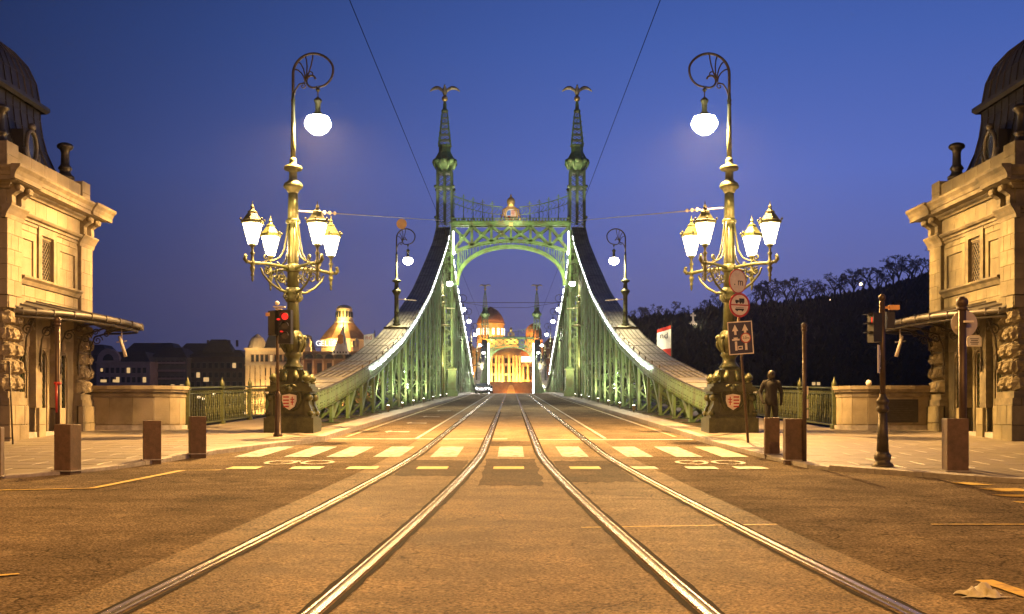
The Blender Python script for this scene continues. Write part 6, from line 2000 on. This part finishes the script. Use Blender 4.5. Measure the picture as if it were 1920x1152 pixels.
light('tower_uplight', (XX(630, 385), 389, ZZ(655, 385)), 14000, (1, .6, .15), .4)
light('tower_uplight', (XX(612, 390), 392, ZZ(640, 390)), 4500, (1, .7, .2), .4)
light('tower_uplight', (XX(640, 395), 396.6, ZZ(604, 395)), 7000, (1, .72, .18), .3)
light('turret_uplight', (XX(470, 388), 390, ZZ(655, 388)), 1500, (1, .7, .25), .4)
for px_, py_ in ((455, 740), (478, 738), (500, 738), (506, 690), (528, 685), (531, 692), (508, 728)):
    pass

# baths (centre)
d = 425
bt = thing('bath_house', 'orange floodlit bath house with tall columns and tiled domes beyond the bridge', 'bath house', (XX(945, d), d, .5))
x0, x1 = XX(888, d), XX(976, d)
b = MB(); b.bb(x0, x1, d, d + 30, .5, ZZ(655, d)); b.build('wall', M['bath'], bt)
b = MB(); b.bb(x0 - .5, x1 + .3, d - .8, d + 1, ZZ(662, d), ZZ(658, d)); b.bb(x0, x1, d - .4, d + .5, ZZ(655, d), ZZ(653, d)); b.build('cornice', M['bath'], bt)
b = MB(); b.bb(XX(895, d), XX(972, d), d + 1, d + 20, ZZ(655, d), ZZ(636, d)); b.build('attic', M['bath'], bt)
for px_ in (902, 912, 921, 930, 936, 942.5, 955, 963, 969, 975):
    b = MB(); b.lathe([(.62, ZZ(735, d)), (.62, ZZ(716, d)), (.5, ZZ(714, d)), (.42, ZZ(671, d)), (.6, ZZ(668, d)), (.6, ZZ(667, d))], 10, (XX(px_, d), d - 1.2, 0)); b.build('column', M['bath'], bt)
for px_ in (907, 917, 926, 939, 949, 959, 970):
    b = MB()
    b.bb(XX(px_, d) - .5, XX(px_, d) + .5, d - .12, d - .02, ZZ(681, d), ZZ(672, d)); b.bb(XX(px_, d) - .5, XX(px_, d) + .5, d - .12, d - .02, ZZ(700, d), ZZ(687, d)); b.bb(XX(px_, d) - .5, XX(px_, d) + .5, d - .12, d - .02, ZZ(716, d), ZZ(705, d))
    b.build('window', M['dark'], bt)
    b = MB(); b.bb(XX(px_, d) - .7, XX(px_, d) + .7, d - .3, d, ZZ(685, d), ZZ(682, d)); b.bb(XX(px_, d) - .7, XX(px_, d) + .7, d - .3, d, ZZ(704, d), ZZ(701, d)); b.build('balcony', M['cream'], bt)
# right wing
b = MB(); b.bb(XX(976, d), XX(1012, d), d + 1, d + 20, .5, ZZ(672, d)); b.build('wing_wall', M['bath'], bt)
b = MB(); b.box((XX(994, d), d + 10, ZZ(661, d) + .2), (XX(1014, d) - XX(974, d), 20, 3.4), 0, .8, .4); b.build('wing_roof', M['tile'], bt)
b = MB(); b.bb(XX(977, d), XX(1010, d), d + .7, d + .9, ZZ(679, d), ZZ(668, d)); b.build('glowing_cornice', M['e_winw'], bt)  # lamplight on the cornice put in as its own glow
for px_ in (980.5, 990, 1000):
    b = MB(); b.lathe([(.6, ZZ(735, d)), (.5, ZZ(728, d)), (.42, ZZ(684, d)), (.65, ZZ(680, d))], 10, (XX(px_, d), d - .5, 0)); b.build('column', M['bath'], bt)
for px_ in (985, 995): 
    b = MB(); b.bb(XX(px_, d) - .6, XX(px_, d) + .6, d + .85, d + .98, ZZ(712, d), ZZ(688, d)); b.build('window', M['dark'], bt)
# terracotta base with fountain arch
b = MB(); b.bb(XX(900, d), XX(1005, d), d - 6, d - 4, .5, ZZ(717, d)); b.build('terrace_wall', M['terra'], bt)
b = MB(); xc = XX(958, d); b.prism([(xc - 1.7 * math.cos(PI * j / 10), 3 + (ZZ(722, d) - 3) * math.sin(PI * j / 10) ** .6) for j in range(11)], 'y', d - 6.15, d - 6.0); b.build('fountain_arch', M['bath'], bt)
# dome
dx = XX(920, d + 8); dd = d + 9
b = MB(); b.lathe([(5.2, ZZ(640, d)), (5.2, ZZ(606, d)), (5.5, ZZ(605, d)), (5.5, ZZ(604, d))], 16, (dx, dd, 0), smooth=False); b.build('drum', M['bath'], bt)
b = MB(); b.lathe([(5.3, ZZ(604, d)), (4.9, ZZ(596, d)), (4.1, ZZ(588, d)), (2.9, ZZ(580, d)), (1.5, ZZ(575, d)), (.5, ZZ(572.5, d)), (.1, ZZ(571, d))], 20, (dx, dd, 0)); b.build('dome', M['tile'], bt)
for k in range(16):
    a = 2 * PI * (k + .5) / 16
    if math.sin(a) < -.1:
        b = MB(); b.box((dx + 5.2 * math.cos(a), dd + 5.2 * math.sin(a), ZZ(620, d)), (.25, .95, 2.4), a); b.build('drum_window', M['e_winw'], bt)
b = MB(); b.lathe([(3.1, ZZ(640, d)), (3.1, ZZ(622, d)), (2.9, ZZ(616, d)), (2.2, ZZ(610, d)), (1.1, ZZ(606, d)), (.1, ZZ(604, d))], 14, (XX(1001, d), d + 6, 0), smooth=False); b.build('small_dome', M['terra'], bt)
b = MB(); b.bb(XX(984, d), XX(1018, d), d + 3, d + 9, .5, ZZ(636, d)); b.build('side_tower', M['terra'], bt)
for px_ in (990, 1040, 1052):
    b = MB(); b.box((XX(px_, d), d + 2, ZZ(680, d)), (1, 1, 14)); 
for k in range(7):
    light('bath_uplight', (XX(902 + k * 13, d - 4), d - 3.6, ZZ(716, d) + .6), 4200, GOLD, .3)
light('bath_uplight', (XX(985, d), d - 2.6, ZZ(726, d)), 3500, OR, .3); light('bath_uplight', (XX(1000, d), d - 2.6, ZZ(726, d)), 3500, OR, .3)
light('bath_uplight', (XX(958, d), d - 9, 4), 5000, OR, .4)
for a in (-8, 0, 8):
    light('dome_uplight', (dx + a, dd - 9, ZZ(640, d) + 1), 4200, OR, .4)
light('dome_uplight', (XX(1000, d), d + .5, ZZ(640, d)), 3500, OR, .4)
# block right of baths
t, x0, x1, z0, z1 = bld('apartment_house', 1012, 1075, 655, 440, 'hotel_brown', 'brown lit house beside the baths behind the far portal', roofh=4, roofm='tile')
windows(t, x0 + 1, x1 - 1, z1 - 14, z1 - 1, 5, 3, 440, 1.3, 2.4, .4, 12, M['hotel'])
light('house_uplight', (x0 + 5, 434, 6), 5000, OR, .3)
t, x0, x1, z0, z1 = bld('apartment_house', 830, 890, 655, 440, 'hotel_brown', 'brown lit house between the hotel and the bath dome', roofh=4, roofm='tile')
windows(t, x0 + 1, x1 - 1, z1 - 14, z1 - 1, 5, 3, 440, 1.3, 2.4, .4, 13, M['hotel'])
light('house_uplight', (x0 + 8, 434, 6), 5000, OR, .3)

# ------------------------------------------------------------ the hill
ridge = [(990, 668), (1040, 640), (1100, 618), (1184, 602), (1225, 598), (1287, 597), (1331, 582), (1360, 585), (1406, 579), (1444, 575), (1490, 572), (1537, 564), (1578, 556), (1625, 549), (1662, 541), (1700, 530), (1750, 514), (1850, 470), (2000, 440), (2300, 420)]
dh = 520
rows = []
rh = random.Random(11)
prof = [(0, 0), (.12, .28), (.3, .55), (.6, .82), (1, 1), (1.5, .9)]
xs = []
for (a, b_) in zip(ridge[:-1], ridge[1:]):
    n = max(1, int((b_[0] - a[0]) / 12))
    for k in range(n): 
        u = k / n; xs.append((a[0] + (b_[0] - a[0]) * u, a[1] + (b_[1] - a[1]) * u))
xs.append(ridge[-1])
def ridge_z(px):
    for (a, b_) in zip(ridge[:-1], ridge[1:]):
        if a[0] <= px <= b_[0]: return ZZ(a[1] + (b_[1] - a[1]) * (px - a[0]) / (b_[0] - a[0]), dh)
    return ZZ(600, dh)
for (u, hgt_) in prof:
    rows.append([(XX(px_, dh), dh - 90 + 90 * u, .5 + (ZZ(py_, dh) - .5) * hgt_ + rh.uniform(-1, 1) * (1 if 0 < u < 1 else 0)) for (px_, py_) in xs])
strip('hill', M['hill'], rows)
# woods on the slope: clumps of twig faces as one mass
w = MB(); rw_ = random.Random(5)
for i in range(5200):
    px_ = rw_.uniform(1100, 1960); u = rw_.uniform(.0, 1.0)
    zt_ = ridge_z(px_); hg = .0
    for (a, b_) in zip(prof[:-1], prof[1:]):
        if a[0] <= u <= b_[0]: hg = a[1] + (b_[1] - a[1]) * (u - a[0]) / (b_[0] - a[0])
    x, y, z = XX(px_, dh), dh - 90 + 90 * u, .5 + (zt_ - .5) * hg
    r_ = rw_.uniform(1.2, 3.0); h_ = rw_.uniform(2, 5.0) * (1 if u < .93 else .6)
    a0 = rw_.uniform(0, 6.28)
    for k in range(3):
        a = a0 + k * 2.09
        w.add([(x + r_ * math.cos(a), y + r_ * math.sin(a), z), (x + rw_.uniform(-.8, .8), y, z + h_), (x + r_ * .8 * math.cos(a + 1.2), y + r_ * .8 * math.sin(a + 1.2), z + h_ * .45)], [(0, 1, 2)])
w.build('woods', M['leafdark'], None, fix=False, kind='stuff')
# bare trees along the ridge
def bare_tree(seed):
    r = random.Random(seed); tk = MB(); cr = MB()
    def grow(p, dirv, L, rad, lev):
        q = p + dirv * L
        (tk if lev < 2 else cr).bar(p, q, rad * 2, rad * 2, w1=rad * 1.3, h1=rad * 1.3)
        if lev >= 7: return
        for k in range(3 if lev in (0, 4, 5) else 2):
            dv = (dirv + Vector((r.uniform(-.95, .95), r.uniform(-.95, .95), r.uniform(-.35, .38)))).normalized()
            grow(q, dv, L * r.uniform(.62, .86), max(.04, rad * .6), lev + 1)
    grow(Vector((0, 0, -.5)), Vector((0, 0, 1)), 2.6, .32, 0)
    a = tk.mesh('trunk'); a.materials.append(M['bark']); c = cr.mesh('crown', fix=False); c.materials.append(M['bark'])
    return a, c
kinds = [bare_tree(s) for s in (1, 2, 3, 4, 5)]
rt_ = random.Random(9)
k = 0; px_ = 1186
while px_ < 1752:
    a, c = kinds[k % 5]
    y = dh - 2 + rt_.uniform(-6, 3); s = rt_.uniform(.5, 1.15) * (1.45 if px_ > 1400 else .9)
    t = thing('bare_tree', 'bare leafless tree silhouetted on the ridge of the dark hill', 'tree', (XX(px_, dh), y, ridge_z(px_) - .5), 'bare trees along the hill ridge', rt_.uniform(0, 6))
    t.scale = (s, s, s)
    for nm, me in (('trunk', a), ('crown', c)):
        o = bpy.data.objects.new(nm, me); COL.objects.link(o); o.parent = t
    px_ += rt_.uniform(4, 14); k += 1
_tr = sorted([o for o in bpy.data.objects if o.get('category') == 'tree'], key=lambda o: -o.location.x / o.location.y)
_tens = ['', '', 'twenty', 'thirty', 'forty', 'fifty', 'sixty', 'seventy']
_ones = ['', 'first', 'second', 'third', 'fourth', 'fifth', 'sixth', 'seventh', 'eighth', 'ninth', 'tenth', 'eleventh', 'twelfth', 'thirteenth', 'fourteenth', 'fifteenth', 'sixteenth', 'seventeenth', 'eighteenth', 'nineteenth']
for _i, _o in enumerate(_tr):
    n = _i + 1
    w_ = _ones[n] if n < 20 else (_tens[n // 10][:-1] + 'ieth' if n % 10 == 0 else _tens[n // 10] + '-' + _ones[n % 10])
    sz = 'tall' if _o.scale.x > 1.2 else ('middling' if _o.scale.x > .75 else 'low')
    _o['label'] = '%s bare tree on the hill ridge, %s along from the dimmer toll house' % (sz, w_)
# columnar poplar and dark conifer
for (px_, hgt_, r_, lb) in ((1430, 7.5, 1.0, 'slim columnar poplar standing alone on the ridge behind the round signs'), (1331, 4.5, 2.2, 'pointed dark conifer on the ridge near the stone cross')):
    x = XX(px_, dh); z = ridge_z(px_) - .5
    t = thing('poplar' if hgt_ > 5 else 'conifer', lb, 'tree', (x, dh, z))
    b = MB(); b.tube([(x, dh, z), (x, dh, z + hgt_ * .9)], [.25, .05], 6); b.build('trunk', M['bark'], t)
    b = MB(); rr = random.Random(int(px_))
    for i in range(260):
        v = rr.random(); ra = r_ * (1 - v) ** (.5 if hgt_ > 5 else 1) * rr.uniform(.3, 1); an = rr.uniform(0, 6.28); zz = z + .6 + v * hgt_
        c = Vector((x + ra * math.cos(an), dh + ra * math.sin(an), zz))
        b.add([c, c + Vector((rr.uniform(-.3, .3), rr.uniform(-.3, .3), rr.uniform(.3, .8))), c + Vector((rr.uniform(-.4, .4), rr.uniform(-.2, .2), rr.uniform(-.1, .3)))], [(0, 1, 2)])
    b.build('crown', M['leafdark'], t, fix=False)
# lit cross monument
dx_ = 500; xk = XX(1290, dx_)
t = thing('cross_monument', 'floodlit white stone cross on the dark hillside', 'monument', (xk, dx_, ZZ(618, dx_)))
b = MB(); b.box((xk, dx_ - 14, ZZ(613, dx_) ), (3.2, 2, 1.0)); b.box((xk, dx_ - 14, ZZ(611, dx_) + .6), (1.8, 1.4, .8), 0, .6); b.build('plinth', M['cream'], t)
b = MB(); zb_ = ZZ(612, dx_); b.box((xk, dx_ - 14, zb_ + 2.6), (.75, .6, 4.2)); b.box((xk, dx_ - 14, zb_ + 3.5), (2.3, .58, .7)); b.build('cross', M['cream'], t)
light('cross_uplight', (xk + 1, dx_ - 20, zb_ - .5), 900, (1, .85, .6), .3)
for (px_, py_, st, lb) in ((1557, 562, .45, 'lone lamp glowing on the dark hillside'), (1614, 533, .7, 'orange lamp shining between trees on the ridge'), (1334, 606, .25, 'small faint lamp on the slope beside the cross')):
    b = MB(); c = P(px_, py_, 505); b.ball(c, st, 8, 6); tag(b.build('hill_lamp', M['e_star']), lb, 'lamp')
# riverside lamps seen over the railing, left and right
rl = 0
for (px_, py_, st, lb) in ((505, 688, .9, 'hotel front lamp'), (518, 744, .5, 'quay lamp')): pass
for i, (px_, py_) in enumerate(((353, 741), (401, 738), (459, 733), (373, 745), (381, 748))):
    b = MB(); c = P(px_, py_, 372); b.ball(c, .45, 8, 6); b.tube([c, Vector((c.x, c.y, .4))], .06, 4)
    tag(b.build('quay_lamp', M['e_star']), ('quay lamp seen over the bright side railing, ' + ('nearest the wall', 'in the middle', 'nearest the candelabrum', 'second from the wall', 'third from the wall')[i]), 'lamp', 'lamps on the far quay')
for i, px_ in enumerate((1526, 1535)):
    c = P(px_, 718, 372); b = MB(); b.bb(c.x - .5, c.x + .5, c.y, c.y + .4, c.z - .8, c.z + .2)
    tag(b.build('lit_hatch', M['e_win']), 'dim orange lit doorway across the river, %s of two' % ('first' if i == 0 else 'second'), 'light')

# ------------------------------------------------------------ cars on the bridge (headlights)
def car():
    t = thing('car', 'x', 'car', (0, 0, 0), 'cars with headlights on the bridge')
    prof = [(-2.0, .25), (-2.05, .6), (-1.95, .78), (-1.0, .92), (-.55, 1.32), (.9, 1.38), (1.6, 1.0), (2.0, .92), (2.05, .5), (2.0, .25)]
    b = MB(); b.prism(prof, 'x', -.82, .82); o = b.build('body', M['car'], t); bv = o.modifiers.new('bevel', 'BEVEL'); bv.width = .08; bv.segments = 2
    b = MB(); b.add([(-.7, -1.0, .96), (.7, -1.0, .96), (.62, -.58, 1.30), (-.62, -.58, 1.30)], [(0, 1, 2, 3)]); b.build('windscreen', M['glass'], t, fix=False)
    for sx in (-1, 1):
        for sy in (-1.25, 1.3):
            b = MB(); b.tube([(sx * .68, sy, .32), (sx * .86, sy, .32)], .32, 14); b.build('wheel', M['tyre'], t)
        b = MB(); b.ball((sx * .6, -2.03, .66), .13, 10, 6, .7); b.build('headlight', M['e_cool'], t)
    light('headlight_beam', (0, -2.4, .7), 900, (1, .97, .9), .15, t)
    return t
c1 = car(); c2 = copy_tree(c1); c3 = copy_tree(c1)
for o, (x, d, lb) in zip((c1, c2, c3), ((-3.85, 152, 'nearest car with white headlights coming over the crest'), (-3.8, 168, 'second car with headlights behind the first on the bridge'), (-3.8, 186, 'third car with headlights, farthest along the bridge'))):
    o.location = (x, d, G(d) + .01); o['label'] = lb

# ------------------------------------------------------------ street lamps behind and beside the viewer (light the square)
def street_lamp(x, y, h, power, col, label, reach):
    t = thing('street_lamp', label, 'street lamp', (x, y, G(y)))
    s = 1 if x < 0 else -1
    b = MB(); b.lathe([(.16, 0), (.16, .3), (.09, .5), (.06, h)], 10, (x, y, G(y))); b.tube([(x, y, G(y) + h - .1), (x + s * reach * .5, y, G(y) + h + .35), (x + s * reach, y, G(y) + h + .4)], .045, 8); b.build('pole', M['iron'], t)
    b = MB(); b.box((x + s * reach, y, G(y) + h + .42), (.7, .3, .14)); b.build('lamp_head', M['iron'], t)
    b = MB(); b.box((x + s * reach, y, G(y) + h + .34), (.5, .24, .02)); b.build('lamp_glass', M['e_star'], t)
    light('street_light', (x + s * reach, y, G(y) + h + .2), power, col, .2, t)
street_lamp(-8.6, 13.5, 8.0, 2800, SOD, 'tall sodium street lamp outside the frame by the golden toll house', 1.6)
street_lamp(9.6, 12.0, 8.0, 500, SOD, 'tall sodium street lamp outside the frame by the dimmer toll house', 1.6)
street_lamp(-8.0, 2.0, 9.0, 2600, SOD, 'sodium street lamp outside the frame near the orange lane dash', 3.6)
street_lamp(8.0, 2.0, 9.0, 7500, SOD, 'sodium street lamp outside the frame near the plastic bag', 3.4)

# ------------------------------------------------------------ thin haze added to give the lamps glowing halos
HAZE = .00012
if HAZE:
    hm = bpy.data.materials.new('halo_haze'); hm.use_nodes = True
    hn = hm.node_tree.nodes; hl = hm.node_tree.links; hn.clear()
    ho = hn.new('ShaderNodeOutputMaterial'); hv = hn.new('ShaderNodeVolumePrincipled')
    hv.inputs['Density'].default_value = HAZE; hv.inputs['Color'].default_value = (.9, .92, 1, 1); hv.inputs['Anisotropy'].default_value = .88
    hl.new(hv.outputs[0], ho.inputs['Volume'])
    hb = MB(); hb.bb(-1600, 1600, -70, 1700, -9.5, 120)
    hb.build('haze', hm, None, kind='stuff')
    SC.cycles.volume_bounces = 0
# ------------------------------------------------------------ pedestrian in the shade by the candelabrum
def person(x, y, z):
    t = thing('person', 'person in a dark coat standing by the railing behind the bollards', 'person', (x, y, z))
    me = bpy.data.meshes.new('body')
    J = {'pel': (0, 0, .93), 'sp': (0, -.02, 1.15), 'ch': (0, 0, 1.36), 'nk': (0, 0, 1.50), 'hd': (0, -.02, 1.62), 'ht': (0, -.01, 1.72),
         'ls': (-.2, 0, 1.42), 'le': (-.29, .04, 1.15), 'lw': (-.27, -.10, .92), 'lh': (-.22, -.15, .83),
         'rs': (.2, 0, 1.42), 're': (.29, .06, 1.15), 'rw': (.28, .02, .9), 'rh': (.24, -.04, .79),
         'lk': (-.12, -.10, .52), 'la': (-.15, -.06, .09), 'lt': (-.18, -.22, .04), 'rk': (.12, .03, .50), 'ra': (.15, .22, .11), 'rt': (.16, .08, .04), 'lhp': (-.09, 0, .88), 'rhp': (.09, 0, .88)}
    Rr = {'pel': .15, 'sp': .14, 'ch': .16, 'nk': .06, 'hd': .095, 'ht': .075, 'ls': .075, 'le': .055, 'lw': .04, 'lh': .035, 'rs': .075, 're': .055, 'rw': .04, 'rh': .035,
          'lhp': .11, 'rhp': .11, 'lk': .075, 'la': .05, 'lt': .04, 'rk': .075, 'ra': .05, 'rt': .04}
    E = [('pel', 'sp'), ('sp', 'ch'), ('ch', 'nk'), ('nk', 'hd'), ('hd', 'ht'), ('ch', 'ls'), ('ls', 'le'), ('le', 'lw'), ('lw', 'lh'), ('ch', 'rs'), ('rs', 're'), ('re', 'rw'), ('rw', 'rh'),
         ('pel', 'lhp'), ('lhp', 'lk'), ('lk', 'la'), ('la', 'lt'), ('pel', 'rhp'), ('rhp', 'rk'), ('rk', 'ra'), ('ra', 'rt')]
    ks = list(J); me.from_pydata([J[k] for k in ks], [(ks.index(a), ks.index(b)) for a, b in E], [])
    o = bpy.data.objects.new('body', me); COL.objects.link(o); o.parent = t
    o.data.materials.append(M['person_coat'])
    me.skin_vertices.new() if hasattr(me.skin_vertices, 'new') else None
    sk = o.modifiers.new('skin', 'SKIN')
    if me.skin_vertices:
        for i, k in enumerate(ks):
            me.skin_vertices[0].data[i].radius = (Rr[k], Rr[k])
            me.skin_vertices[0].data[i].use_root = (k == 'pel')
    ss = o.modifiers.new('sub', 'SUBSURF'); ss.levels = 1; ss.render_levels = 2
    b = MB(); b.lathe([(.18, .80), (.175, .9), (.15, 1.06), (.175, 1.3), (.17, 1.42), (.07, 1.50)], 14, (x, y, z)); co2 = b.build('coat', M['person_coat'], t)
    b = MB(); b.ball((x, y + .03, z + 1.62), .095, 12, 8, 1.15); b.build('face', M['person_skin'], t)
    b = MB(); b.ball((x, y - .005, z + 1.645), .108, 12, 8, 1.15); b.build('hair', M['black'], t)
    return t
person(XX(1446, 31.5), 31.5, ZS(31.5))
